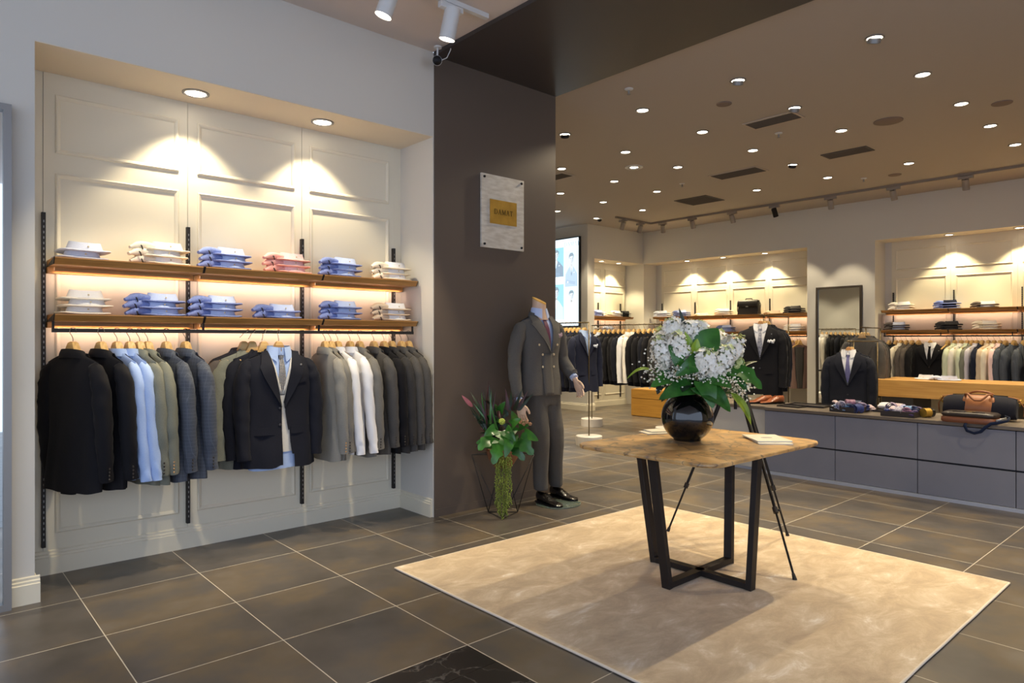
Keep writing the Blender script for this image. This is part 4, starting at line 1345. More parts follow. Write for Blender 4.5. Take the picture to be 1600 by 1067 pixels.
# ================================================================== folded shirts
def folded_meshes(seed):
    rnd = random.Random(seed)
    # folded body: a soft slab, front edge at y = 0 (towards the room), going back
    m = MB()
    rings = []
    n = 26
    for (s_, z) in ((0.90, 0.0), (0.985, 0.004), (1.0, 0.009), (0.985, 0.014), (0.90, 0.018)):
        ring = []
        for j in range(n):
            a = 2 * PI * j / n
            x = math.copysign(abs(math.cos(a)) ** 0.5, math.cos(a)) * 0.128 * s_; y = math.copysign(abs(math.sin(a)) ** 0.5, math.sin(a)) * 0.125 * s_ + 0.125
            k = max(0, 1 - y / 0.10)
            ring.append(Vector((x * (1 + 0.10 * k), y, z * (1 - 0.45 * k) + 0.006 * (abs(x) / 0.128) ** 2 * k + 0.003 * noise.noise(Vector((x * 20, y * 20, seed))))))
        rings.append(ring)
    m.loft(rings)
    body = smooth(m.mesh('folded_body'), 70)
    # collar: standing ring, lower and wider at the bottom
    rows = []
    for i in range(4):
        v = i / 3; r = []
        for j in range(41):
            a = R(-90 + 360 * j / 40)
            sx = 0.078 + 0.016 * v; sy = 0.050 + 0.014 * v
            gap = max(0, math.sin(a)) ** 4
            r.append(Vector((sx * math.cos(a), 0.082 + sy * math.sin(a), 0.056 - 0.044 * v - 0.010 * gap + 0.004 * math.cos(2 * a) * (1 - v))))
        rows.append(r)
    cm = ribbon(rows, 0.003)
    r2 = [[Vector((0.075 * math.cos(R(9 * j)), 0.082 + 0.047 * math.sin(R(9 * j)), z)) for j in range(41)] for z in (0.055, 0.016)]
    c2 = ribbon(r2, 0.002); cm.add(c2.v, c2.f)
    # shirt yoke surface closing the ring
    cm.lathe([(1.0, 0.020), (0.98, 0.030)], 20, c=(0, 0.082, 0), sx=0.074, sy=0.046)
    coll = smooth(cm.mesh('collar'), 60)
    # gathered sleeves tucked at the left
    m = MB()
    for k in range(4):
        pts = []; rr = []
        ph = rnd.uniform(0, 6)
        for i in range(8):
            t = i / 7
            pts.append((-0.075 - 0.135 * t, 0.06 + 0.03 * k - 0.028 * t * (k - 0.5) + 0.004 * math.sin(ph + 5 * t), 0.024 + 0.012 * math.sin(PI * t) * (1 + 0.3 * (k % 2)) - 0.012 * t))
            rr.append((0.014 + 0.009 * math.sin(PI * (t * 0.8 + 0.1)) - 0.006 * (t > 0.8), 0.018 - 0.006 * t))
        m.tube(pts, rr, 9, up=(0, 0, 1))
    slv = smooth(m.mesh('gathered_sleeves'), 70)
    m = MB(); m.tube([(-0.150, 0.045, 0.002), (-0.158, 0.040, 0.022), (-0.152, 0.09, 0.040), (-0.150, 0.135, 0.03), (-0.150, 0.14, 0.006)], 0.0035, 6)
    band = smooth(m.mesh('cord'))
    bt = buttons_mesh([(0.0, 0.082 - 0.0665, 0.030)], 0.005)
    return body, coll, slv, band, bt
FM = [folded_meshes(s) for s in (1, 2)]
def folded_shirt(T, x, y, z, m_, label, group, k=0, sleeves=True, yaw=0.0, m_in=None, far=False, sc=1.0):
    p = T @ Vector((x, y, z))
    e = empty('folded_shirt', p, 0, label, 'shirt', group)
    e.rotation_euler = (T @ Matrix.Rotation(yaw, 4, 'Z')).to_euler()
    if sc != 1.0: e.scale = (sc, sc, 1)
    B, C, S, K, BT = FM[k % 2]
    link_mesh('folded_body', B, m_in or m_, e)
    link_mesh('collar', C, m_, e)
    if sleeves:
        link_mesh('gathered_sleeves', S, m_in or m_, e)
        if not far: link_mesh('cord', K, M_black, e)
    if not far: link_mesh('collar_button', BT, M_btn_pale, e)
    return e
def stack(T, x, y, z, n, m_, what, where, m_in=None, sleeves=True, yaw=0.0, far=False, dz=0.0415, sc=1.0):
    N3 = {1: ['single'], 2: ['lower', 'upper'], 3: ['bottom', 'middle', 'top'], 4: ['bottom', 'second lowest', 'second highest', 'top']}[n]
    for i in range(n):
        jx = 0.006 * math.sin(i * 2.3 + x * 7)
        folded_shirt(T, x + jx, y + 0.004 * math.cos(i * 3 + x), z + 0.001 + i * dz, m_, '%s folded %s of the pile %s' % (N3[i], what, where), 'folded shirts ' + ('on the near shelves' if not far else 'on the far shelves'), i, sleeves, yaw + 0.03 * math.sin(i * 4 + x * 3), m_in, far, sc)
F_peri = fabric('cotton_periwinkle', '8796cf', 'b5c2ea', var=0.6, vs=120, sheen=0.05)
F_ind = fabric('cotton_indigo_inner', '6f7fb8', '8d9bd0', var=0.6, vs=120, sheen=0.05)
F_silv = fabric('cotton_pale_silver', 'cdd2e4', 'bfc5da', var=0.4, vs=140, sheen=0.05)
F_coll = fabric('cotton_pale_collar', 'c3d0f0', 'b4c4ee', var=0.5, vs=140, sheen=0.05)
F_pinkc = fabric('cotton_pink_collar', 'f0d3d2', 'e6bdbd', var=0.5, vs=140, sheen=0.05)
F_whc = fabric('cotton_warm_white', 'efe9e0', 'e2dacd', var=0.4, sheen=0.05)
US = [(0.776, 2, F_silv, 'silver-white shirt', 'at the left end', F_silv, False), (1.219, 3, F_white, 'cream-edged white shirt', 'second from the left', F_cream, True),
      (1.615, 3, F_coll, 'pale blue shirt', 'third from the left', F_ind, True), (2.035, 3, F_pinkc, 'pink shirt', 'fourth from the left', F_pink, True),
      (2.443, 3, F_coll, 'blue shirt', 'fifth from the left', F_ind, True), (2.872, 3, F_white, 'white shirt', 'at the right end', F_cream, True)]
LS = [(0.788, 3, F_white, 'white shirt', 'at the left end', F_whc, False), (1.193, 3, F_coll, 'periwinkle shirt', 'second from the left', F_ind, True),
      (1.553, 3, F_coll, 'light blue shirt', 'third from the left', F_ind, True), (1.961, 2, F_coll, 'light blue shirt', 'fourth from the left', F_ind, True),
      (2.443, 3, F_coll, 'mid blue shirt', 'fifth from the left', F_ind, True), (2.872, 3, F_white, 'white shirt', 'at the right end', F_sand, True)]
for z, L_, nm in ((1.840, US, 'upper'), (1.522, LS, 'lower')):
    for (x, n, f, what, where, fi, slv) in L_:
        stack(TL, x, -0.265, z, n, f, what, '%s, %s near shelf' % (where, nm), fi, slv, yaw=R(6 if x < 2.5 else 3))
# ================================================================== rug
def rug_mat():
    m = bpy.data.materials.new('rug_viscose')
    m.use_nodes = True
    nt = m.node_tree; N, L = nt.nodes, nt.links
    b = N['Principled BSDF']
    tc = N.new('ShaderNodeTexCoord')
    mp = N.new('ShaderNodeMapping'); mp.inputs['Scale'].default_value = (1.0, 1.7, 1); mp.inputs['Rotation'].default_value = (0, 0, 0.9)
    L.new(tc.outputs['Object'], mp.inputs[0])
    n1 = N.new('ShaderNodeTexNoise'); n1.inputs['Scale'].default_value = 4.2; n1.inputs['Detail'].default_value = 8; n1.inputs['Roughness'].default_value = 0.68; n1.inputs['Distortion'].default_value = 0.5
    L.new(mp.outputs[0], n1.inputs['Vector'])
    cr = N.new('ShaderNodeValToRGB'); e = cr.color_ramp.elements
    e[0].position = 0.32; e[0].color = (*lin('ad9473'), 1)
    e[1].position = 0.74; e[1].color = (*lin('f1e8dc'), 1)
    x = e.new(0.48); x.color = (*lin('c0a783'), 1)
    x = e.new(0.60); x.color = (*lin('d0ba9a'), 1)
    L.new(n1.outputs['Fac'], cr.inputs[0])
    L.new(cr.outputs[0], b.inputs['Base Color'])
    b.inputs['Roughness'].default_value = 0.9
    b.inputs['Sheen Weight'].default_value = 0.25
    n2 = N.new('ShaderNodeTexNoise'); n2.inputs['Scale'].default_value = 260; L.new(tc.outputs['Object'], n2.inputs['Vector'])
    bp = N.new('ShaderNodeBump'); bp.inputs['Strength'].default_value = 0.35; bp.inputs['Distance'].default_value = 0.004
    L.new(n2.outputs['Fac'], bp.inputs['Height']); L.new(bp.outputs[0], b.inputs['Normal'])
    return m
m = MB()
ox0, ox1, oy0, oy1 = 2.185, 4.63, 0.985, 3.50
out = []
K = 40
def wob(t, s): return 0.004 * noise.noise(Vector((t * 6, s, 0)))
for i in range(K): out.append((ox0 + (ox1 - ox0) * i / K, oy0 + wob(i / K, 1)))
for i in range(K): out.append((ox1 + wob(i / K, 2), oy0 + (oy1 - 0.06 - oy0) * i / K))
for i in range(K): out.append((ox1 + (ox0 - ox1) * i / K, oy1 - 0.06 + 0.06 * i / K + wob(i / K, 3)))
for i in range(K): out.append((ox0 + wob(i / K, 4), oy1 + (oy0 - oy1) * i / K))
e = empty('area_rug', ((ox0 + ox1) / 2, (oy0 + oy1) / 2, 0.0), 0, 'large beige short-pile rug lying on the tiles under the stone-topped table', 'rug')
cx, cy = (ox0 + ox1) / 2, (oy0 + oy1) / 2
m.prism([(p[0] - cx, p[1] - cy) for p in out], 0.0025, 0.013)
m.build('pile', rug_mat(), e)
m = MB(); m.tube([(p[0] - cx, p[1] - cy, 0.0075) for p in out + out[:1]], 0.0065, 6)
m.build('bound_edge', mat('rug_binding', 'd9ccbb', rough=0.9), e, smooth=True)

# ================================================================== stone-topped table
def stone_mat():
    m = bpy.data.materials.new('petrified_stone')
    m.use_nodes = True
    nt = m.node_tree; N, L = nt.nodes, nt.links
    b = N['Principled BSDF']
    tc = N.new('ShaderNodeTexCoord')
    n1 = N.new('ShaderNodeTexNoise'); n1.inputs['Scale'].default_value = 5; n1.inputs['Detail'].default_value = 7; n1.inputs['Distortion'].default_value = 1.4
    L.new(tc.outputs['Object'], n1.inputs['Vector'])
    cr = N.new('ShaderNodeValToRGB'); e = cr.color_ramp.elements
    e[0].position = 0.30; e[0].color = (*lin('7b6a5c'), 1)
    e[1].position = 0.72; e[1].color = (*lin('e2bb84'), 1)
    x = e.new(0.42); x.color = (*lin('b8915f'), 1)
    x = e.new(0.55); x.color = (*lin('d0a466'), 1)
    L.new(n1.outputs['Fac'], cr.inputs[0])
    v = N.new('ShaderNodeTexVoronoi'); v.feature = 'DISTANCE_TO_EDGE'; v.inputs['Scale'].default_value = 3.2
    mp = N.new('ShaderNodeVectorMath'); mp.operation = 'MULTIPLY_ADD'
    n3 = N.new('ShaderNodeTexNoise'); n3.inputs['Scale'].default_value = 4; n3.inputs['Detail'].default_value = 5
    L.new(tc.outputs['Object'], n3.inputs['Vector']); L.new(n3.outputs['Color'], mp.inputs[0]); mp.inputs[1].default_value = (0.5, 0.5, 0.5); L.new(tc.outputs['Object'], mp.inputs[2])
    L.new(mp.outputs[0], v.inputs['Vector'])
    mr = N.new('ShaderNodeMapRange'); mr.inputs[1].default_value = 0.0; mr.inputs[2].default_value = 0.035; mr.inputs[3].default_value = 0.8; mr.inputs[4].default_value = 0.0
    L.new(v.outputs['Distance'], mr.inputs[0])
    mx = N.new('ShaderNodeMix'); mx.data_type = 'RGBA'
    L.new(mr.outputs[0], mx.inputs[0]); L.new(cr.outputs[0], mx.inputs[6]); mx.inputs[7].default_value = (*lin('5b4a3f'), 1)
    L.new(mx.outputs[2], b.inputs['Base Color'])
    b.inputs['Roughness'].default_value = 0.32
    return m
TX0, TX1, TY0, TY1 = 2.87, 4.09, 1.775, 2.705
tc_ = ((TX0 + TX1) / 2, (TY0 + TY1) / 2)
table = empty('display_table', (*tc_, 0.013), 0, 'table with a rounded ochre stone top and crossed dark metal frame on the rug', 'table')
hx, hy, rr_ = (TX1 - TX0) / 2, (TY1 - TY0) / 2, 0.12
def round_rect(hx, hy, r, n=8, wobble=0.0):
    pts = []
    for cx, cy, a0 in ((hx - r, hy - r, 0), (-hx + r, hy - r, 90), (-hx + r, -hy + r, 180), (hx - r, -hy + r, 270)):
        for i in range(n + 1):
            a = R(a0 + 90 * i / n); pts.append((cx + r * math.cos(a), cy + r * math.sin(a)))
    return pts
m = MB()
base = round_rect(hx, hy, rr_, 10)
# more points along the straight sides so the edge can look chipped
dense = []
for i, p in enumerate(base):
    q = base[(i + 1) % len(base)]
    d = math.hypot(q[0] - p[0], q[1] - p[1]); k = max(1, int(d / 0.02))
    for j in range(k): dense.append((p[0] + (q[0] - p[0]) * j / k, p[1] + (q[1] - p[1]) * j / k))
rings = []
for (ins, z) in ((0.02, -0.024), (0.006, -0.020), (0.0, -0.012), (0.001, -0.004), (0.006, 0.0)):
    ring = []
    for p in dense:
        L_ = math.hypot(*p); f = 1 - (ins + 0.004 * noise.noise(Vector((p[0] * 22, p[1] * 22, z * 60)))) / L_
        ring.append(Vector((p[0] * f, p[1] * f, 0.762 + z)))
    rings.append(ring)
m.loft(rings)
m.build('stone_top', stone_mat(), table, smooth=True, angle=35)
M_tbl = mat('metal_dark_bronze', '2b2625', rough=0.5, metal=0.5)
# crossed frame: two U frames standing on the rug
fc = (3.432 - tc_[0] + 0.0, 2.21 - tc_[1])
TSH = (3.465 - tc_[0], 2.26 - tc_[1])
def flatbar(m, p, q, w, t, side):
    """bar of section w (along side) x t"""
    p = Vector(p); q = Vector(q); d = (q - p).normalized(); s = Vector(side).normalized(); n = d.cross(s).normalized()
    m.loft([[c + s * w / 2 * a + n * t / 2 * b for a, b in ((-1, -1), (1, -1), (1, 1), (-1, 1))] for c in (p, q)])
ZT = 0.736
for k, (dx, dy, lab) in enumerate(((1, 0, 'x'), (0, 1, 'y'))):
    foot, top = 0.315, 0.40
    f0 = Vector((fc[0] - dx * foot, fc[1] - dy * foot, 0.02)); f1 = Vector((fc[0] + dx * foot, fc[1] + dy * foot, 0.02))
    t0 = Vector((-dx * top * 1.0 + TSH[0] + (fc[0] + 0.033) * 0.7 - 0.033 * 0.3 - 0.0, -dy * top + TSH[1] + (fc[1] + 0.05) * 0.7 - 0.015, ZT)); t1 = Vector((2 * 0, 0, 0)) + t0 + Vector((2 * dx * top, 2 * dy * top, 0))
    sd = (-dy, dx, 0)
    m = MB(); flatbar(m, f0 + Vector((0, 0, 0.001)), f1 + Vector((0, 0, 0.001)), 0.05, 0.032, sd); m.build('floor_bar', M_tbl, table)
    for a, b in ((f0, t0), (f1, t1)):
        m = MB(); flatbar(m, a - Vector((0, 0, 0.018)), b, 0.052, 0.034, sd); m.build('leg', M_tbl, table, bevel=0.002)
    m = MB(); flatbar(m, t0 + Vector((0, 0, -0.012)), t1 + Vector((0, 0, -0.012)), 0.05, 0.02, sd); m.build('top_bar', M_tbl, table)

# ---- booklets
M_paper = mat('paper_ivory', 'e9e2d2', rough=0.6)
M_paper2 = mat('paper_cover', 'e3dac6', rough=0.5, var=0.3, vscale=14, c2='c9bda6')
M_print = mat('print_grey', '8f8a80', rough=0.6)
ZTOP = 0.775
def booklet(x, y, z, rz, w, h, t, label, group, printed=True):
    e = empty('booklet', (x, y, z), rz, label, 'booklet', group)
    m = MB(); m.box((-w / 2, -h / 2, 0.0), (w / 2, h / 2, t - 0.001)); m.build('pages', M_paper, e)
    m = MB(); m.box((-w / 2 - 0.002, -h / 2 - 0.002, t - 0.001), (w / 2 + 0.002, h / 2 + 0.002, t)); m.box((-w / 2 - 0.002, -h / 2 - 0.002, -0.0005), (w / 2 + 0.002, h / 2 + 0.002, 0.0)); m.build('cover', M_paper2, e)
    if printed:
        m = MB(); m.prism([(0.035 * math.cos(a) , 0.018 * math.sin(a)) for a in [2 * PI * k / 16 for k in range(16)]], t, t + 0.0004); m.build('printed_emblem', M_print, e)
    return e
booklet(3.82, 1.985, ZTOP + 0.001, R(-48), 0.19, 0.27, 0.006, 'ivory booklet under another one at the right of the vase', 'booklets on the table', False)
booklet(3.85, 2.02, ZTOP + 0.008, R(-42), 0.20, 0.27, 0.007, 'ivory booklet with a small grey print lying on top, right of the vase', 'booklets on the table')
booklet(3.62, 2.64, ZTOP + 0.001, R(-30), 0.20, 0.14, 0.006, 'ivory booklet lying left of the vase, lower one', 'booklets on the table', False)
booklet(3.66, 2.66, ZTOP + 0.008, R(-24), 0.17, 0.12, 0.006, 'small ivory booklet on top, left of the vase', 'booklets on the table', False)

# ---- vase
VX, VY = 3.485, 2.33
e = empty('round_vase', (VX, VY, ZTOP), 0, 'glossy black spherical vase holding white flowers on the table', 'vase')
m = MB()
prof = [(0.0, 0.002), (0.070, 0.0), (0.080, 0.004)]
for i in range(20):
    a = R(-58 + 122 * i / 19); prof.append((0.153 * math.cos(a), 0.140 + 0.153 * math.sin(a) * 0.98))
prof += [(0.062, 0.284), (0.064, 0.292), (0.058, 0.292), (0.055, 0.28), (0.07, 0.26)]
m.lathe(prof, 48, cap=False)
m.build('body', mat('glaze_black', '0b0a0c', rough=0.08, coat=0.6), e, smooth=True, angle=50)
m = MB(); m.lathe([(0.0, 0.262), (0.066, 0.262)], 24, cap=False); m.build('mouth_disc', M_black, e)  # black disc closing the vase just below its rim

# ================================================================== leaves and flowers
def leaf(mb, base, tip, width, up=(0, 0, 1), arch=0.12, shape='ovate', n=12, k=5, cup=0.15, twist=0.0, wave=0.0):
    """leaf blade from base to tip, curved upwards by arch, folded along the midrib by cup"""
    B = Vector(base); T = Vector(tip); d = T - B; L_ = d.length; d.normalize()
    u = Vector(up); u = u - d * u.dot(d)
    if u.length < 1e-4: u = Vector((0, 1, 0)) - d * d.y
    u.normalize(); s = d.cross(u)
    rows = []
    for i in range(n + 1):
        t = i / n
        if shape == 'ovate': w = math.sin(PI * min(1, t ** 0.75)) ** 0.8 * (1 - 0.15 * t)
        elif shape == 'heart': w = (1 - t) ** 0.62 * min(1, (t + 0.09) * 8) ** 0.5 * 1.05
        elif shape == 'lobed': w = (1 - t) ** 0.55 * min(1, (t + 0.08) * 8) ** 0.5 * (1 + 0.22 * math.sin(t * 16))
        elif shape == 'blade': w = min(1, t * 9 + 0.25) * (1 - t) ** 0.7
        else: w = math.sin(PI * t) ** 0.7
        w = max(w, 0.02) * width / 2
        c = B + d * (L_ * t) + u * (arch * L_ * math.sin(PI * t))
        r = []
        tw = twist * t
        sv = s * math.cos(tw) + u * math.sin(tw); uv = u * math.cos(tw) - s * math.sin(tw)
        for j in range(k):
            q = 2 * j / (k - 1) - 1
            back = -0.16 * width * abs(q) * (1 if shape in ('heart', 'lobed') and t < 0.2 else 0) * (1 - t * 5)
            r.append(c + sv * (q * w) + uv * (cup * w * abs(q) + wave * math.sin(t * 14 + j) * w) + d * back)
        rows.append(r)
    r = ribbon(rows, 0.0012)
    mb.add(r.v, r.f)
def leaf_mat(name, c, c2, rough=0.35, vein=True):
    return mat(name, c, rough=rough, var=0.8, vscale=14, c2=c2, spec=0.5)
L_deep = leaf_mat('leaf_deep_green', '386f2b', '1d481c', 0.2)
L_mid = leaf_mat('leaf_mid_green', '3f7a2a', '24521c', 0.3)
L_bright = leaf_mat('leaf_bright_green', '7ba62c', 'a9b83f', 0.35)
L_yellow = leaf_mat('leaf_yellow_green', '9fae2c', '55751f', 0.4)
L_dark = leaf_mat('leaf_dark', '17301a', '0e1d10', 0.4)
L_olive = leaf_mat('leaf_olive_brown', '6b6b35', '3a3d1e', 0.45)
L_red = leaf_mat('leaf_burgundy', '4a1f24', '261114', 0.4)
M_stem = mat('stem_green', '3d5a26', rough=0.6)
L_trailcore = mat('stalk_core_green', '9aa88a', rough=0.7)
M_petal = mat('petal_white', 'fffaee', rough=0.6, sheen=0.2, var=0.4, vscale=30, c2='ece9dd')
M_petal_y = mat('petal_cream_green', 'dfe3a8', rough=0.6, var=0.5, vscale=30, c2='b9c46a')
M_petal_w2 = mat('petal_ivory', 'f6f2e4', rough=0.6)

# local frame: x to the right of the picture, y away from the camera, z up (built in metres)
bq = empty('flower_bouquet', (VX, VY, ZTOP + 0.28), R(48.25 - 90), 'bouquet of white stock, baby\'s breath and big green leaves in the black vase', 'flowers')
def P(px, py, dy=0.0):
    """offsets in metres from the vase mouth, read at 261 px per metre"""
    return Vector(((px - 1074) / 261, dy, (616 - py) / 261))
rnd = random.Random(4)
def floret(mb, c, nrm, r, rnd):
    n = Vector(nrm).normalized()
    a = n.cross(Vector((0, 0, 1)))
    if a.length < 0.1: a = Vector((1, 0, 0))
    a.normalize(); b = n.cross(a)
    ph = rnd.uniform(0, 6)
    for k in range(5):
        t = ph + 2 * PI * k / 5
        d = a * math.cos(t) + b * math.sin(t); s = n.cross(d)
        lift = rnd.uniform(0.0, 0.5)
        vs = [c, c + d * r * 0.55 + s * r * 0.42 + n * r * 0.15, c + d * r * 1.05 + s * r * 0.2 + n * r * lift, c + d * r * 1.05 - s * r * 0.2 + n * r * lift, c + d * r * 0.55 - s * r * 0.42 + n * r * 0.15]
        mb.add(vs, [(0, 1, 2, 3, 4)])
def stock(c, r, axis, n, mat_, tipm, label):
    """dense spike of small ruffled blossoms"""
    rx, rz = r
    ax = Vector(axis).normalized()
    q = Vector((0, 0, 1)).rotation_difference(ax).to_matrix()
    mb = MB(); mb.use(mat_)
    mb.use(L_trailcore); mb.ball(c, (rx * 0.66, rx * 0.66, rz * 0.80), 10, 8, q)
    for i in range(n):
        t = (i + 0.5) / n; ph = i * 2.39996
        z = 1 - 2 * t; s = math.sqrt(max(0, 1 - z * z))
        nn = Vector((s * math.cos(ph), s * math.sin(ph), z))
        k = rnd.uniform(0.78, 1.14)
        p = c + q @ Vector((nn.x * rx * k, nn.y * rx * k, nn.z * rz * k))
        mb.use(tipm if z > 0.78 and rnd.random() < 0.75 else mat_)
        floret(mb, p, (q @ nn) + Vector([rnd.uniform(-.4, .4) for _ in range(3)]), rnd.uniform(0.015, 0.023), rnd)
    o = mb.build('blossom_spike', None, bq)
    if label: o['label'] = label
    st = MB(); st.tube([c - ax * rz * 0.6, c * 0.45 + Vector((0, 0, -0.02)), Vector((c.x * 0.08, c.y * 0.08, -0.10))], 0.004, 6)
    st.build('stem', M_stem, o)
SP = [((1034, 553, -.02), (.055, .10), (-.35, -.1, 1)), ((1057, 548, -.05), (.062, .105), (-.1, -.2, 1)), ((1054, 514, .03), (.055, .06), (-.15, .1, 1)), ((1079, 521, .02), (.060, .075), (0, .1, 1)), ((1097, 522, .05), (.055, .075), (.15, .2, 1)),
      ((1094, 568, -.10), (.068, .085), (.05, -.5, 1)), ((1120, 566, -.06), (.070, .11), (.55, -.25, 1)), ((1140, 548, -.02), (.065, .10), (.7, 0, 1)), ((1116, 541, .04), (.06, .085), (.35, .15, 1)), ((1108, 580, -.09), (.055, .07), (.4, -.5, 1)), ((1071, 545, .08), (.06, .1), (0, .4, 1)), ((1130, 540, .12), (.06, .1), (.4, .6, 1)), ((1048, 535, .12), (.055, .1), (-.4, .6, 1))]
for k, (a, r, ax) in enumerate(SP):
    stock(P(*a), r, ax, 95, M_petal, M_petal_y, None)
# small cream blossoms on the right
for a, r in (((1153, 566, -.04), 0.026), ((1147, 574, -.05), 0.018), ((1030, 537, 0), 0.02)):
    mb = MB(); c = P(*a); mb.ball(c, r * 0.7, 8, 6)
    for i in range(26):
        nn = Vector((rnd.uniform(-1, 1), rnd.uniform(-1, 1), rnd.uniform(-1, 1))).normalized()
        floret(mb, c + nn * r * 0.7, nn, r * 0.6, rnd)
    o = mb.build('cream_blossom', M_petal_y, bq)
    st = MB(); st.tube([c, c * 0.5, (c.x * 0.1, c.y * 0.1, -0.10)], 0.003, 6); st.build('stem', M_stem, o)
# baby's breath
def gyps(cx, cy, dy, rx, rz, n, label):
    mb = MB(); mb.use(M_petal_w2)
    c = P(cx, cy, dy)
    tips = []
    for i in range(n):
        d = Vector((rnd.gauss(0, 1) * rx * 0.55, rnd.gauss(0, 1) * 0.045, rnd.gauss(0, 1) * rz * 0.55))
        p = c + d; tips.append(p)
        s = rnd.uniform(0.0040, 0.0078)
        mb.ball(p, (s, s, s * 0.8), 5, 3)
    mb.use(M_stem)
    for p in tips[::4]:
        mid = p * 0.75 + Vector((0, 0, -0.01)); mb.tube([p, mid], 0.0008, 3, cap=False)
    for k in range(7):
        t = tips[k * 7]; mb.tube([t * 0.8, t * 0.4 + Vector((0, 0, -0.02)), (t.x * 0.1, t.y * 0.1, -0.08)], 0.0012, 4, cap=False)
    o = mb.build('babys_breath', None, bq); o['kind'] = 'stuff'
gyps(1030, 578, -.05, .10, .08, 210, '')
gyps(1056, 586, -.09, .10, .04, 110, '')
gyps(1118, 590, -.12, .12, .03, 110, '')
gyps(1152, 607, -.04, .075, .07, 170, '')
gyps(1150, 592, -.02, .06, .04, 60, '')
# leaves: (base px), (tip px), width px, material, shape, up, arch, cup
def bl(b, t, w, m_, shape='ovate', up=(0, -1, 0.3), arch=0.1, cup=0.15, twist=0.0, wave=0.0):
    mb = MB(); leaf(mb, P(*b), P(*t), w / 261, up, arch, shape, 14, 7, cup, twist, wave)
    o = mb.build('leaf', m_, bq, smooth=True, angle=60)
    st = MB(); c = P(*b); st.tube([c, (c.x * 0.4, c.y * 0.4, min(c.z, 0.02) - 0.02), (c.x * 0.1, c.y * 0.1, -0.10)], 0.0035, 6); st.build('leaf_stalk', M_stem, o)
bl((1083, 566, -.10), (1046, 586, -.15), 30, L_deep, 'heart', (0.2, -1, 0.4), 0.08)
bl((1040, 590, -.07), (1012, 604, -.10), 26, L_mid, 'heart', (-0.3, -1, 0.6), 0.10)
bl((1056, 566, -.09), (1040, 540, -.08), 20, L_mid, 'heart', (-0.2, -1, 0.4), 0.08)
bl((1104, 590, -.13), (1130, 604, -.16), 26, L_mid, 'heart', (0.2, -1, 0.6), 0.08)
bl((1074, 603, -.10), (1022, 622, -.14), 36, L_deep, 'heart', (-0.1, -1, 0.8), 0.12)
bl((1085, 600, -.12), (1128, 640, -.16), 44, L_deep, 'heart', (0.1, -1, 0.8), 0.12)
bl((1090, 596, -.14), (1100, 634, -.18), 34, L_mid, 'heart', (0.0, -1, 0.5), 0.10)
bl((1088, 552, -.05), (1120, 514, -.03), 44, L_mid, 'ovate', (-0.3, -1, 0.2), 0.05)
bl((1078, 558, -.07), (1066, 519, -.06), 14, L_bright, 'ovate', (0.3, -1, 0), 0.04, 0.3)
bl((1078, 552, -.08), (1084, 530, -.08), 16, L_bright, 'ovate', (0.3, -1, 0), 0.04, 0.3)
bl((1140, 574, -.05), (1182, 607, -.09), 38, L_mid, 'lobed', (0.3, -1, 0.6), 0.10)
bl((1134, 580, -.06), (1158, 611, -.10), 26, L_deep, 'heart', (0.2, -1, 0.6), 0.10)
bl((1045, 596, -.04), (1024, 576, -.02), 24, L_deep, 'ovate', (-0.3, -1, 0.4), 0.08)
bl((1040, 590, .02), (1026, 617, -.02), 22, L_dark, 'heart', (-0.5, -1, 0.3), 0.08)
bl((1112, 596, .00), (1150, 566, .02), 24, L_deep, 'ovate', (0.3, -1, 0.3), 0.08)
bl((1140, 575, .03), (1158, 532, .03), 16, L_olive, 'ovate', (0.4, -1, 0), 0.08, 0.3)
bl((1150, 582, .01), (1186, 566, .03), 13, L_olive, 'blade', (0.1, -0.6, 1), 0.12, 0.3)
bl((1018, 580, -.03), (977, 592, -.06), 11, L_bright, 'blade', (0, -0.5, 1), 0.22, 0.3)
bl((1132, 612, -.12), (1160, 660, -.15), 17, L_yellow, 'ovate', (0.5, -1, 0.5), 0.10, 0.3)
bl((1066, 575, -.08), (1048, 548, -.09), 16, L_mid, 'ovate', (-0.2, -1, 0.2), 0.06, 0.2)
bl((1058, 512, .02), (1044, 496, .03), 8, L_dark, 'blade', (-0.2, -1, 0.2), 0.05, 0.2)
bl((1072, 514, .02), (1063, 482, .03), 9, L_dark, 'blade', (-0.2, -1, 0.2), 0.03, 0.2)
bl((1085, 514, .04), (1090, 500, .05), 9, L_dark, 'ovate', (0.2, -1, 0.2), 0.03, 0.2)
for k in range(9):
    a = R(40 * k + 10)
    b_ = Vector((0.03 * math.cos(a), 0.03 * math.sin(a), 0.02)); t_ = Vector((0.20 * math.cos(a), 0.17 * math.sin(a), 0.02 + 0.07 * math.sin(k * 2.1)))
    mb = MB(); leaf(mb, b_, t_, 0.13, (0, -0.3, 1), 0.25, 'heart', 12, 7, 0.12)
    mb.build('leaf', (L_dark, L_deep, L_dark)[k % 3], bq, smooth=True, angle=60)
for k in range(16):
    a = rnd.uniform(0, 6.28); r0 = rnd.uniform(0.005, 0.035); r1 = rnd.uniform(0.06, 0.16)
    mb = MB(); mb.tube([(r0 * math.cos(a), r0 * math.sin(a), -0.08), (r0 * 1.3 * math.cos(a), r0 * 1.3 * math.sin(a), 0.02), (r1 * math.cos(a), r1 * math.sin(a), 0.17)], 0.003, 6)
    mb.build('stem', M_stem, bq, smooth=True)

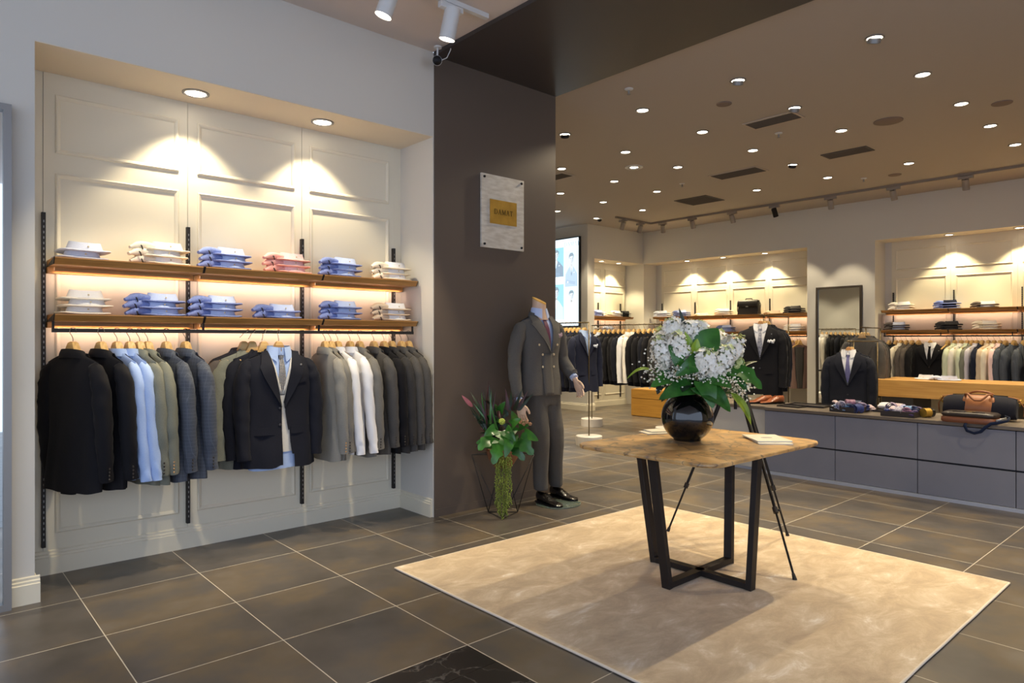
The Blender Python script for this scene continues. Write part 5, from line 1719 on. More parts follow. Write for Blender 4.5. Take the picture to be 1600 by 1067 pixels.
# ================================================================== easel tripod behind the table
ez = empty('tripod_easel', (4.18, 2.36, 0.0), 0, 'black telescopic tripod easel standing behind the stone-topped table', 'easel')
def epos(x, y, z): return Vector((x - 4.18, y - 2.36, z))
apex = epos(4.335, 2.505, 1.15)
for k, (fx, fy, fz) in enumerate(((3.765, 1.805, 0.014), (4.575, 2.245, 0.014), (4.045, 2.865, 0.014))):
    f = epos(fx, fy, fz)
    d = f - apex
    top = apex + d * 0.03 + Vector((d.x, d.y, 0)).normalized() * 0.02
    d = f - top
    lg = MB(); s = Vector((-d.y, d.x, 0)).normalized()
    # upper channel, middle tube, lower tube
    for o_ in (-0.014, 0.014):
        lg.tube([top + s * o_, top + d * 0.42 + s * o_], 0.012, 8)
    l_ = lg.build('leg', M_black, ez, smooth=True, angle=50)
    m = MB(); m.tube([top + d * 0.36, top + d * 0.70], 0.0095, 10); m.build('middle_section', M_black, l_, smooth=True, angle=50)
    m = MB(); m.tube([top + d * 0.68, top + d * 0.985], 0.0068, 10); m.build('lower_section', M_black, l_, smooth=True, angle=50)
    for t in (0.42, 0.70):
        m = MB(); c = top + d * t; m.tube([c - d.normalized() * 0.018, c + d.normalized() * 0.018], 0.016, 10); m.ball(c + s * 0.024, 0.009, 8, 5); m.build('locking_collar', M_blackm, l_, smooth=True, angle=50)
    m = MB(); m.tube([top + d * 0.975, f + Vector((0, 0, 0.0))], [0.009, 0.013], 10); m.build('rubber_foot', M_blackm, l_, smooth=True, angle=50)
m = MB(); m.tube([apex + Vector((0, 0, -0.26)), apex + Vector((0, 0, 0.06))], 0.011, 12); m.build('centre_post', M_black, ez, smooth=True, angle=50)
m = MB(); m.lathe([(0.02, -0.05), (0.038, -0.03), (0.038, 0.01), (0.022, 0.03)], 16, c=tuple(apex)); m.build('head', M_blackm, ez, smooth=True, angle=50)
rgt = Vector((0.746, -0.666, 0))
m = MB(); m.tube([apex + Vector((0, 0, 0.05)) - rgt * 0.06, apex + Vector((0, 0, 0.05)) + rgt * 0.06], 0.007, 8); m.build('crossbar', M_black, ez, smooth=True, angle=50)
# ================================================================== mannequin in a double-breasted suit
F_mann = fabric('wool_pewter_suit', '5d5a57', '4b4846', vs=240)
M_skin = mat('mannequin_skin', 'd9b79c', rough=0.45)
M_cap = mat('mannequin_cap', 'e8b552', rough=0.5)
M_shoe = mat('leather_black', '15110f', rough=0.22, coat=0.4)
M_shoeb = mat('leather_cognac', '9a552d', rough=0.3, var=0.6, vscale=20, c2='5f2f17', coat=0.3)
mn = empty('mannequin', (3.99, 4.06, 0.0), R(-4), 'headless mannequin in a grey double-breasted suit and maroon tie beside the dark column', 'mannequin')
ZN = 1.70
class BodyM(Body):
    pass
bm_ = Body([(-0.11, 0.205), (-0.20, 0.212), (-0.32, 0.200), (-0.48, 0.183), (-0.78, 0.208)], [(-0.11, 0.085), (-0.20, 0.112), (-0.32, 0.125), (-0.48, 0.108), (-0.78, 0.130)], -0.78, seed=5, fold=0.004, pw=2.3)
TOR = (-0.06, 0.0, ZN)
Vm = V(0.072, -0.11, -0.435, 0.0)
def cutm(x, z): return Vm(x - 0.035 * max(0, (-0.11 - z) / 0.325) , z)
jk = empty('suit_jacket', TOR, 0); jk.parent = mn
jk.location = TOR
link_mesh('body', bm_.mesh('body', n=60, rows=36, cutV=cutm, segs=[((-0.072, -0.11), (0.035, -0.435)), ((0.072, -0.11), (0.035, -0.435))]), F_mann, jk)
def arm_path(pts, rad):
    return pts, rad
sR = sleeve_mesh(1, 0.2, [(-0.160, 0.0, -0.200), (-0.196, 0.0, -0.235), (-0.226, 0.0, -0.31), (-0.252, 0.004, -0.42), (-0.262, 0.0, -0.52), (-0.272, -0.025, -0.64), (-0.278, -0.055, -0.74), (-0.280, -0.072, -0.79)], [(0.038, 0.036), (0.058, 0.056), (0.064, 0.060), (0.061, 0.055), (0.058, 0.052), (0.053, 0.048), (0.047, 0.043), (0.045, 0.042)], seed=3, n=18, wr=0.003)
sL = sleeve_mesh(1, 0.2, [(0.160, 0.0, -0.200), (0.196, 0.0, -0.235), (0.226, 0.004, -0.31), (0.256, 0.014, -0.42), (0.266, 0.006, -0.50), (0.270, -0.05, -0.565), (0.268, -0.10, -0.605), (0.266, -0.13, -0.63)], [(0.038, 0.036), (0.058, 0.056), (0.064, 0.060), (0.061, 0.055), (0.058, 0.054), (0.054, 0.050), (0.049, 0.045), (0.046, 0.043)], seed=6, n=18, wr=0.003)
link_mesh('sleeve', sR, F_mann, jk); link_mesh('sleeve', sL, F_mann, jk)
link_mesh('collar', collar_mesh(rx=0.082, ry=0.066, z0=-0.085, h=0.05), F_mann, jk)
link_mesh('lapel', lapel_mesh(-1, bm_, x_top=0.068, x_bot=-0.035, z_bot=-0.435, wmax=0.105, peak=True, lift=0.010), F_mann, jk)
link_mesh('lapel', lapel_mesh(1, bm_, x_top=0.068, x_bot=0.035, z_bot=-0.435, wmax=0.105, peak=True, lift=0.008), F_mann, jk)
fr = []
for i in range(12):   # overlapping front edge
    z = -0.435 - (0.345) * i / 11
    fr.append([Vector((x, bm_.yf(x, z) - 0.0045, z)) for x in (0.05, 0.02, -0.02, -0.058 + 0.01 * (i / 11) ** 3)])
link_mesh('front_edge', smooth(ribbon(fr, 0.003).mesh('front_edge')), F_mann, jk)
for x, z in ((-0.098, -0.365), (0.098, -0.365), (-0.058, -0.445), (0.062, -0.445), (-0.058, -0.545), (0.062, -0.545)):
    link_mesh('button', buttons_mesh([(x, bm_.yf(x, z) - 0.008, z)], 0.010), M_btn_pale, jk)
link_mesh('pocket_flap', flap_mesh(-0.125, -0.60, 0.13, 0.045, bm_, lift=0.003), F_mann, jk)
link_mesh('pocket_flap', flap_mesh(0.125, -0.60, 0.13, 0.045, bm_, lift=0.003), F_mann, jk)
link_mesh('chest_pocket', flap_mesh(0.13, -0.305, 0.09, 0.022, bm_, tilt=0.012), F_mann, jk)
m = MB(); rq = random.Random(3)
for k in range(6):
    m.ball((0.098 + 0.0105 * k, bm_.yf(0.125, -0.30) - 0.006, -0.288 + rq.uniform(-.004, .008)), (0.011, 0.008, 0.017), 8, 5, Matrix.Rotation(rq.uniform(-0.6, 0.6), 3, 'Y'))
m.build('pocket_square', fabric('silk_rose_print', 'c9b3b4', '8d6f86', var=0.9, vs=60), jk, smooth=True)
# shirt, tie
bsm = Body([(z_, w_ * 0.9) for z_, w_ in bm_.W], [(z_, d_ * 0.82) for z_, d_ in bm_.D], -0.6, seed=2, fold=0.0, top=-0.004, pw=2.3)
sh = empty('shirt', TOR); sh.parent = mn
link_mesh('body', bsm.mesh('body', n=44, rows=18), F_coll, sh)
link_mesh('collar', shirt_collar_mesh(rx=0.064, ry=0.060, z0=-0.058, h=0.048, zdrop=0.085), F_coll, sh)
for (x, y, z), d in (((-0.280, -0.076, -0.80), Vector((-0.002, -0.02, -0.03))), ((0.266, -0.136, -0.637), Vector((-0.002, -0.03, -0.022)))):
    m = MB(); c = Vector((x, y, z)); m.tube([c - d * 0.5, c + d * 0.35], (0.034), 16); m.build('cuff', F_coll, sh, smooth=True, angle=50)
F_maroon = fabric('silk_maroon', '6d3b52', '52283c', var=0.7, vs=200, rough=0.5)
te = link_mesh('tie', tie_mesh(bsm, z0=-0.128, z1=-0.46, w0=0.016, w1=0.040, lift=0.012), F_maroon, mn, loc=TOR)
# neck and cap
def neck_ring(r, z, tilt, n=28):
    return [Vector((TOR[0] + r * math.cos(2 * PI * j / n) + 0.0, TOR[1] + 1.08 * r * math.sin(2 * PI * j / n), TOR[2] + z + tilt * (0.46 * r * math.sin(2 * PI * j / n) - 0.24 * r * math.cos(2 * PI * j / n)))) for j in range(n)]
m = MB(); m.loft([neck_ring(0.075, -0.16, 0), neck_ring(0.062, -0.10, 0.1), neck_ring(0.056, -0.05, 0.5), neck_ring(0.055, -0.004, 1.0)]); m.build('neck', M_skin, mn, smooth=True, angle=50)
m = MB(); m.loft([neck_ring(0.0555, -0.004, 1.0), neck_ring(0.057, 0.002, 1.0), neck_ring(0.055, 0.007, 1.0)]); m.build('neck_cap', M_cap, mn, smooth=True, angle=40)
# trousers: pelvis and two legs melted into one surface
m = MB()
def leg_tube(m, pts, rr): m.tube(pts, rr, 16, up=(1, 0, 0))
m.tube([(-0.01, 0.02, 1.02), (-0.01, 0.02, 0.93), (0.0, 0.025, 0.84)], [(0.165, 0.105), (0.175, 0.118), (0.165, 0.112)], 24, up=(1, 0, 0))
leg_tube(m, [(-0.085, 0.02, 0.92), (-0.085, 0.01, 0.78), (-0.070, -0.02, 0.62), (-0.052, -0.015, 0.50), (-0.035, 0.01, 0.34), (-0.022, 0.03, 0.20), (-0.015, 0.03, 0.115)], [(0.090, 0.108), (0.091, 0.103), (0.080, 0.088), (0.070, 0.078), (0.063, 0.073), (0.058, 0.070), (0.056, 0.069)])
leg_tube(m, [(0.075, 0.03, 0.92), (0.085, 0.03, 0.78), (0.115, 0.01, 0.62), (0.140, 0.02, 0.50), (0.170, 0.06, 0.34), (0.195, 0.085, 0.20), (0.208, 0.095, 0.115)], [(0.090, 0.108), (0.091, 0.103), (0.080, 0.088), (0.070, 0.078), (0.063, 0.073), (0.058, 0.070), (0.056, 0.069)])
tr = m.build('trousers', F_mann, mn)
rm = tr.modifiers.new('join', 'REMESH'); rm.mode = 'VOXEL'; rm.voxel_size = 0.010; rm.use_smooth_shade = True
sm_ = tr.modifiers.new('soften', 'SMOOTH'); sm_.iterations = 8; sm_.factor = 0.6
for xc, yc, side in ((-0.09, -0.098, -1), (0.09, -0.098, 1)):
    pass
# shoes
def shoe_mesh(L_=0.29, w=0.098):
    m = MB()
    rings = []
    for i in range(19):
        t = i / 18                     # 0 heel .. 1 toe
        y = 0.5 * L_ - L_ * t
        hw = w / 2 * (0.66 + 0.34 * math.sin(PI * min(1, t * 1.25) ** 1.0) if t < 0.45 else 0.72 + 0.28 * math.sin(PI * (t - 0.2) / 0.95)) * (1 if t < 0.86 else max(0.12, (1 - ((t - 0.86) / 0.145) ** 2)) ** 0.5)
        if t < 0.04: hw *= 0.8
        h = 0.088 - 0.01 * t if t < 0.32 else 0.085 - 0.052 * min(1, (t - 0.32) / 0.36) - 0.010 * max(0, (t - 0.68) / 0.32)
        if t > 0.9: h *= 1 - 0.5 * ((t - 0.9) / 0.1) ** 2
        ring = []
        for j in range(14):
            a = 2 * PI * j / 14
            cx = math.copysign(abs(math.cos(a)) ** 0.7, math.cos(a)); cz = math.sin(a)
            zz = 0.012 + (h - 0.012) * (0.5 + 0.5 * (math.copysign(abs(cz) ** 0.8, cz)))
            ring.append(Vector((hw * cx * (1 - 0.35 * max(0, cz) ** 1.5), y, zz)))
        rings.append(ring)
    m.loft(rings)
    up = smooth(m.mesh('upper'), 60)
    m = MB()
    out = []
    for i in range(19):
        t = i / 18; y = 0.5 * L_ - L_ * t
        hw = w / 2 * (0.70 + 0.34 * math.sin(PI * min(1, t * 1.25)) if t < 0.45 else 0.76 + 0.28 * math.sin(PI * (t - 0.2) / 0.95)) * (1 if t < 0.86 else max(0.12, (1 - ((t - 0.86) / 0.145) ** 2)) ** 0.5)
        out.append((hw, y))
    poly = [(x, y) for x, y in out[::-1]] + [(-x, y) for x, y in out]
    m.prism(poly, 0.006, 0.014); m.prism([(x, y) for x, y in poly if y > 0.07], 0.0, 0.0065); m.prism([(x, y) for x, y in poly if y < 0.03], 0.0, 0.0065)
    so = m.mesh('sole')
    m = MB()
    for k in range(4):
        y = 0.045 - 0.022 * k; z = 0.083 - 0.0075 * k - (0.0 if k < 2 else 0.004)
        m.tube([(-0.018, y, z), (0, y + 0.002, z + 0.006), (0.018, y, z)], 0.002, 5)
    la = smooth(m.mesh('laces'))
    return up, so, la
SH = shoe_mesh()
def shoe(parent, loc, rz, m_, name='shoe', label=None, cat=None, group=None):
    e = empty(name, loc, rz, label, cat, group); e.parent = parent
    link_mesh('upper', SH[0], m_, e); link_mesh('sole', SH[1], M_black, e); link_mesh('laces', SH[2], M_black if m_ is M_shoe else M_shoeb, e)
    return e
def between(a, b):
    a = Vector(a); b = Vector(b); c = (a + b) / 2; d = b - a
    return (c.x, c.y, 0.012), math.atan2(d.y, d.x) + PI / 2
lc, rz_ = between((-0.01, 0.075, 0), (-0.01, -0.215, 0)); shoe(mn, lc, rz_, M_shoe)
lc, rz_ = between((0.215, 0.16, 0), (0.25, -0.125, 0)); shoe(mn, lc, rz_, M_shoe)
m = MB(); m.lathe([(0.0, 0.0), (0.19, 0.0), (0.19, 0.009), (0.186, 0.011), (0.0, 0.011)], 48, c=(0.10, -0.06, 0.0005), cap=False); m.build('glass_base', mat('glass_base_green', 'bcd4c8', rough=0.05, trans=0.85), mn, smooth=True, angle=40)
# hands
def hand_mesh(side=1, curl=0.35, spread=0.06):
    """wrist at the origin, fingers pointing down (-z), palm facing -x*side, thumb towards -y"""
    m = MB()
    m.tube([(0, 0, 0.03), (0, 0, 0.0), (0, -0.002, -0.035), (0.0, -0.002, -0.070), (0, 0, -0.092)], [(0.024, 0.019), (0.026, 0.018), (0.040, 0.016), (0.042, 0.015), (0.036, 0.012)], 14, up=(0, 1, 0))
    for k, (y, ln, c) in enumerate(((-0.029, 0.072, 0.8), (-0.010, 0.080, 0.95), (0.009, 0.075, 1.1), (0.028, 0.060, 1.3))):
        p = Vector((0, y, -0.085)); pts = [p]; a = 0.08
        for seg, f in enumerate((0.45, 0.32, 0.23)):
            a += curl * c * (0.5 if seg == 0 else 1.0)
            p = p + Vector((-side * math.sin(a) * ln * f, (y * 0.9 * spread), -math.cos(a) * ln * f)); pts.append(p)
        m.tube(pts, [0.0098, 0.0092, 0.0082, 0.0062], 10)
    th = [Vector((0.0, -0.026, -0.018)), Vector((-side * 0.010, -0.048, -0.045)), Vector((-side * 0.018, -0.058, -0.074)), Vector((-side * 0.024, -0.060, -0.096))]
    m.tube(th, [0.013, 0.012, 0.0105, 0.007], 10)
    return m
for nm, side, lc, rot in (('right', 1, (TOR[0] - 0.284, TOR[1] - 0.100, TOR[2] - 0.832), (R(-12), R(3), R(25))), ('left', -1, (TOR[0] + 0.264, TOR[1] - 0.165, TOR[2] - 0.672), (R(-28), R(0), R(10)))):
    h = hand_mesh(side if nm == 'right' else side).build('hand', M_skin, mn, loc=lc, rot=rot)
    # right hand: palm towards the thigh (+x); left: towards -x
    if nm == 'right': h.scale = (-1, 1, 1); 
    else: h.scale = (-1, 1, 1)
    h.scale = (-0.98, 0.98, 0.98)
    r_ = h.modifiers.new('join', 'REMESH'); r_.mode = 'VOXEL'; r_.voxel_size = 0.003; r_.use_smooth_shade = True
    s_ = h.modifiers.new('soften', 'SMOOTH'); s_.iterations = 3; s_.factor = 0.5

# ================================================================== plant stand and arrangement by the column
PX, PY = 3.50, 4.03
st = empty('wire_plant_stand', (PX, PY, 0), R(48.25 - 90), 'geometric black wire plant stand on the floor before the dark column', 'plant stand')
zt = 0.475; rt = 0.245; rb = 0.135
tops = [Vector((rt * math.cos(R(a)), rt * 0.8 * math.sin(R(a)), zt)) for a in (185, 355, 90)]
bots = [Vector((rb * math.cos(R(a)), rb * math.sin(R(a)), 0.005)) for a in (270, 150, 30)]
m = MB()
def wires(segs, r=0.0035):
    m = MB()
    for a, b in segs: m.tube([a, b], r, 6)
    return m
wires([(tops[i], tops[(i + 1) % 3]) for i in range(3)]).build('top_frame', M_blackm, st, smooth=True)
wires([(bots[i], bots[(i + 1) % 3]) for i in range(3)]).build('foot_frame', M_blackm, st, smooth=True)
for a, b in ((tops[0], bots[0]), (tops[0], bots[1]), (tops[1], bots[0]), (tops[1], bots[2]), (tops[2], bots[1]), (tops[2], bots[2])):
    wires([(a, b)]).build('strut', M_blackm, st, smooth=True)
pl = empty('planter_arrangement', (PX, PY, zt), R(48.25 - 90), 'arrangement of green leaves, dark spiky fronds and trailing vine in a low pot', 'plant')
m = MB(); m.lathe([(0.0, -0.10), (0.07, -0.10), (0.115, -0.03), (0.135, 0.035), (0.128, 0.035), (0.11, 0.01), (0.0, 0.01)], 28, cap=False); m.build('pot', mat('terracotta_brown', '7a5136', rough=0.6), pl, smooth=True, angle=50)
m = MB(); m.tube([(-0.20, 0.02, 0.0), (0.21, 0.0, 0.0)], 0.004, 6); m.build('support_rod', M_blackm, pl)
rl = random.Random(8)
def Q(px, py, dy=0.0): return Vector(((px - 786) / 203, dy, (710 - py) / 203))
def pleaf(b, t, w, m_, shape='lobed', up=(0, -1, 0.5), arch=0.1, cup=0.12, twist=0.0, nm='leaf'):
    mb = MB(); leaf(mb, Q(*b), Q(*t), w / 203, up, arch, shape, 14, 7 if w > 8 else 3, cup, twist)
    return mb.build(nm, m_, pl, smooth=True, angle=60)
for b, t, w, mt in [((770, 680, -.08), (748, 699, -.13), 26, L_mid), ((780, 690, -.10), (771, 720, -.17), 26, L_mid), ((792, 672, -.10), (797, 700, -.18), 34, L_mid), ((800, 676, -.12), (790, 708, -.2), 22, L_bright.copy() if False else L_mid),
                    ((812, 684, -.08), (834, 706, -.14), 28, L_mid), ((800, 690, -.06), (820, 716, -.12), 24, L_deep), ((820, 676, -.06), (842, 686, -.08), 20, L_mid), ((775, 668, -.08), (757, 678, -.1), 20, L_deep), ((765, 690, -.04), (744, 690, -.06), 22, L_deep),
                    ((800, 660, -.1), (815, 650, -.14), 16, L_mid), ((806, 655, -.08), (800, 638, -.12), 14, L_mid), ((812, 664, -.06), (830, 660, -.1), 16, L_mid), ((782, 640, -.05), (790, 624, -.1), 14, L_deep), ((776, 660, -.02), (770, 645, -.05), 16, L_dark), ((790, 668, -.12), (806, 684, -.18), 20, L_deep)]:
    pleaf(b, t, w, mt, 'lobed' if w > 22 else 'heart', (rl.uniform(-.3, .3), -1, 0.5))
for k in range(16):     # dark spiky fronds fanning up and left
    x = 775 + rl.uniform(-10, 14); a = rl.uniform(-1, 1)
    tx = 762 + a * 28 + rl.uniform(-6, 6); ty = 592 + abs(a) ** 1.5 * 34 + rl.uniform(0, 22)
    pleaf((x, 690, rl.uniform(-.03, .06)), (tx, ty, rl.uniform(-.08, .12)), rl.uniform(4, 7), (L_dark, L_deep, L_red)[k % 3], 'blade', (rl.uniform(-1, 1), -1, 0), 0.05 + 0.04 * (k % 3), nm='spiky_frond')
for k in range(12):
    pleaf((768, 680, rl.uniform(-.02, .08)), (732 + rl.uniform(0, 20), 612 + 8 * k, rl.uniform(-.05, .08)), rl.uniform(5, 10), (L_dark, L_red)[k % 2], 'blade', (0, -1, 0.6), 0.12, nm='spiky_frond')
for k in range(14):
    x0, y0 = rl.uniform(745, 800), rl.uniform(625, 680)
    pleaf((x0, y0, rl.uniform(-.02, .08)), (x0 + rl.uniform(-12, 12), y0 + rl.uniform(-14, 2), rl.uniform(-.1, .05)), rl.uniform(10, 16), (L_dark, L_deep, L_dark)[k % 3], 'heart', (rl.uniform(-.4, .4), -1, 0.3))
for k in range(6):
    pleaf((795 + 3 * k, 640, .0), (790 + 9 * k, 605 + 4 * (k % 3), rl.uniform(-.03, .06)), 7, (L_red, L_dark)[k % 2], 'blade', (0.2, -1, 0), 0.05, nm='spiky_frond')
pleaf((738, 634, -.02), (721, 615, -.04), 7, mat('bract_pink_red', 'b4636a', rough=0.5, var=0.5, vscale=20, c2='6c3a40'), 'ovate', (0.3, -1, 0), 0.05, nm='pink_bract')
m = MB(); c = Q(785, 654, -.15); m.ball(c, (0.022, 0.018, 0.022), 12, 8)
for i in range(30):
    nn = Vector((rl.uniform(-1, 1), rl.uniform(-1, .2), rl.uniform(-1, 1))).normalized(); floret(m, c + nn * 0.018, nn, 0.012, rl)
o = m.build('round_green_blossom', mat('petal_lime', 'bccb5c', rough=0.6), pl); o['label'] = 'pale green round blossom'
for k in range(4):
    m = MB(); c = Q(814 + 5 * k, 656 + 3 * (k % 2), -.10)
    for i in range(14):
        nn = Vector((rl.uniform(-1, 1), rl.uniform(-1, .2), rl.uniform(-1, 1))).normalized(); floret(m, c + nn * 0.008, nn, 0.010, rl)
    m.build('small_peach_blossom', mat('petal_peach', 'c99d78', rough=0.6, var=0.5, vscale=30, c2='8a5c3c'), pl)
L_trail = leaf_mat('leaf_trailing', '8c9a3c', '5a6a26', 0.5)
for k in range(11):     # trailing strands of little round leaves
    x = -0.045 + 0.0105 * k + rl.uniform(-.006, .006); y = -0.135 + rl.uniform(-.02, .025)
    zb = -0.30 - 0.16 * math.sin(PI * (0.15 + 0.07 * k)) * rl.uniform(0.75, 1.1)
    m = MB(); pts = [(x * 0.6, -0.09, 0.02), (x * 0.9, y * 0.95, 0.025), (x, y, -0.03)]
    z = -0.03
    while z > zb:
        z -= 0.03; pts.append((x + 0.004 * math.sin(z * 40 + k), y + 0.004 * math.cos(z * 31 + k), z))
    m.tube(pts, 0.0015, 4)
    z = 0.0
    while z > zb:
        a = rl.uniform(0, 6.28)
        m.ball((x + 0.007 * math.cos(a) + 0.004 * math.sin(z * 40 + k), y + 0.007 * math.sin(a), z), (0.0055, 0.0055, 0.0045), 6, 4); z -= 0.0065
    m.build('trailing_strand', L_trail, pl, smooth=True)

# ================================================================== grey drawer counter
M_cnt = mat('lacquer_blue_grey', '85858f', rough=0.6, var=0.35, vscale=5, c2='7b7b86', bump=0.05, bscale=30)
M_cap2 = mat('counter_top_taupe', '6d6257', rough=0.4, var=0.4, vscale=6, c2='60554b')
M_gap = mat('shadow_gap', '24242a', rough=0.8)
ct = empty('drawer_counter', (6.92, 1.4, 0), 0, 'long low blue-grey counter with two rows of handleless drawers', 'counter')
def cb(nm, lo, hi, m_, bev=0.0):
    m = MB(); m.box(tuple(a - b for a, b in zip(lo, (6.92, 1.4, 0))), tuple(a - b for a, b in zip(hi, (6.92, 1.4, 0)))); return m.build(nm, m_, ct, bevel=bev)
YL, YRt = 3.478, -0.76
cb('carcass', (6.62, YRt + .002, 0.03), (7.24, YL - .002, 0.645), M_gap)
cb('plinth', (6.590, YRt, 0.0), (7.24, YL, 0.03), mat('plinth_metal', 'b9bcc8', rough=0.45, metal=0.1))
cb('worktop', (6.585, YRt - .01, 0.652), (7.26, YL + .008, 0.682), M_cap2, 0.002)
cb('side_panel', (6.602, YL - 0.001, 0.03), (7.24, YL + .004, 0.652), M_cnt)
y1 = YL
for k in range(6):
    y0 = y1 - 0.706
    for z0, z1 in ((0.034, 0.318), (0.334, 0.645)):
        cb('drawer', (6.600, y0 + 0.003, z0), (6.62, y1 - 0.003, z1), M_cnt, 0.0015)
    y1 = y0
# white plinth to the left of it
pw = empty('display_plinth', (6.95, 3.91, 0), 0, 'whitish display plinth with a brown top at the left end of the grey counter', 'plinth')
def pb(nm, lo, hi, m_, bev=0.0):
    m = MB(); m.box(tuple(a - b for a, b in zip(lo, (6.95, 3.91, 0))), tuple(a - b for a, b in zip(hi, (6.95, 3.91, 0)))); return m.build(nm, m_, pw, bevel=bev)
pb('body', (6.66, 3.50, 0.03), (7.24, 4.31, 0.648), mat('lacquer_off_white', 'b9b6b2', rough=0.5), 0.002)
pb('plinth', (6.675, 3.50, 0.0), (7.24, 4.31, 0.03), mat('plinth_metal', '9a9ca8'))
pb('top', (6.645, 3.492, 0.65), (7.26, 4.32, 0.682), M_cap2, 0.002)
ZK = 0.683
# shoes on the plinth
shoe(None, (6.92, 3.72, ZK), R(-120), M_shoeb, 'leather_shoe', 'cognac leather shoe on the white plinth, the left one of the pair', 'shoe', 'cognac shoes')
shoe(None, (6.98, 3.60, ZK), R(-112), M_shoeb, 'leather_shoe', 'cognac leather shoe on the white plinth, the right one of the pair', 'shoe', 'cognac shoes')

# trays and soft accessories
M_tray = mat('tray_dark_leather', '2c2523', rough=0.5)
def tray(x, y, sx, sy, h, rz, label):
    e = empty('accessory_tray', (x, y, ZK), rz, label, 'tray')
    t = 0.008
    m = MB(); m.box((-sx, -sy, 0), (sx, sy, t)); m.build('bottom', M_tray, e)
    m = MB(); m.box((-sx, -sy, t), (-sx + t, sy, h)); m.box((sx - t, -sy, t), (sx, sy, h)); m.box((-sx + t, -sy, t), (sx - t, -sy + t, h)); m.box((-sx + t, sy - t, t), (sx - t, sy, h)); m.build('rim', M_tray, e)
    return e
tray(6.80, 2.72, 0.13, 0.135, 0.05, 0, 'dark tray of rolled pocket squares and ties, left one on the counter')
tray(6.76, 2.24, 0.13, 0.140, 0.05, 0, 'dark tray of rolled ties right of the white folded cloth')
tray(7.02, 3.22, 0.14, 0.20, 0.018, R(4), 'flat empty black tray near the left end of the counter')
tray(6.86, 3.30, 0.12, 0.12, 0.014, R(-6), 'small flat black tray at the front left corner of the counter')
tray(7.05, 2.47, 0.10, 0.11, 0.02, R(10), 'low dark dish holding the white folded cloth')
SILK = [('3d4a86', '27305c'), ('8f8fb8', 'c3c3dc'), ('51406f', '382a50'), ('c4a7ad', 'e0cfd0'), ('2f5a92', '8db3d8'), ('6d5f7c', 'b6a8c2'), ('b9b4c2', '77708a'), ('25283c', '505a80'), ('9ab0d2', 'dfe6f2'), ('70455e', 'a98298')]
SM = [fabric('silk_%d' % i, a, b, var=0.9, vs=70, rough=0.45) for i, (a, b) in enumerate(SILK)]
WD = ['navy', 'pale lilac', 'plum', 'dusty pink', 'blue', 'mauve', 'grey lilac', 'midnight', 'sky blue', 'burgundy']
def puff(rnd):
    m = MB()
    for k in range(4):
        d = Vector((rnd.uniform(-.018, .018), rnd.uniform(-.018, .018), 0.012 + 0.008 * k))
        m.ball(d, (0.030 - .003 * k, 0.020, 0.011), 9, 6, Matrix.Rotation(rnd.uniform(0, 3), 3, 'Z') @ Matrix.Rotation(rnd.uniform(-.5, .5), 3, 'X'))
    return m.mesh('crumpled_silk')
def roll(rnd):
    m = MB()
    # spiral of a rolled tie lying on its side, tail end flat
    rings = []
    for i in range(34):
        a = 2 * PI * i / 12; r = 0.008 + 0.0058 * i / 12 * 1.9
        c = Vector((r * math.cos(a), 0, r * math.sin(a) + 0.024)); n = Vector((math.cos(a), 0, math.sin(a)))
        rings.append([c - n * 0.0022 + Vector((0, -0.030, 0)), c + n * 0.0022 + Vector((0, -0.032, 0)), c + n * 0.0022 + Vector((0, 0.032, 0)), c - n * 0.0022 + Vector((0, 0.030, 0))])
    m.loft(rings)
    return m.mesh('rolled_silk')
rs = random.Random(12)
PF = [smooth(puff(rs)) for _ in range(4)]; RL = [smooth(roll(rs), 60) for _ in range(2)]
cnt = {}
for ti, (tx, ty) in enumerate(((6.80, 2.72), (6.76, 2.24))):
    for i in range(3):
        for j in range(5):
            k = (i * 5 + j + ti * 3)
            mi = (k * 7 + ti) % 10
            x = tx - 0.085 + 0.085 * i + rs.uniform(-.008, .008); y = ty - 0.100 + 0.050 * j + rs.uniform(-.008, .008)
            isr = (i + j + ti) % 3 == 0
            posn = ('front', 'middle', 'back')[i]; pc = ('rightmost', 'second from the right', 'central', 'second from the left', 'leftmost')[j]
            nm = 'rolled_tie' if isr else 'pocket_square'
            lab = '%s %s, %s tray of silks, %s row, %s' % (WD[mi], 'rolled tie' if isr else 'puffed pocket square', ('left', 'right')[ti], posn, pc)
            e = empty(nm, (x, y, ZK + 0.010 + (0.012 if i == 1 else 0.0) + (0.02 if (i + j) % 2 else 0)), rs.uniform(0, 3), lab, 'tie' if isr else 'pocket square', 'silk accessories in the trays')
            link_mesh('cloth', (RL[k % 2] if isr else PF[k % 4]), SM[mi], e, scale=(1.3, 1.3, 1.25))
e = empty('folded_cloth', (7.05, 2.47, ZK + 0.021), R(15), 'white folded cloth between the two trays of silks on the counter', 'cloth')
m = MB(); m.ball((0, 0, 0.030), (0.065, 0.085, 0.030), 14, 8); m.ball((0.01, 0.01, 0.052), (0.05, 0.06, 0.016), 12, 6); m.build('soft_folds', F_white, e, smooth=True)
e = empty('pocket_square', (6.99, 2.58, ZK + 0.001), R(40), 'pale pink pocket square beside the white folded cloth', 'pocket square'); link_mesh('cloth', PF[1], SM[3], e, scale=(1.3, 1.3, 1.3))
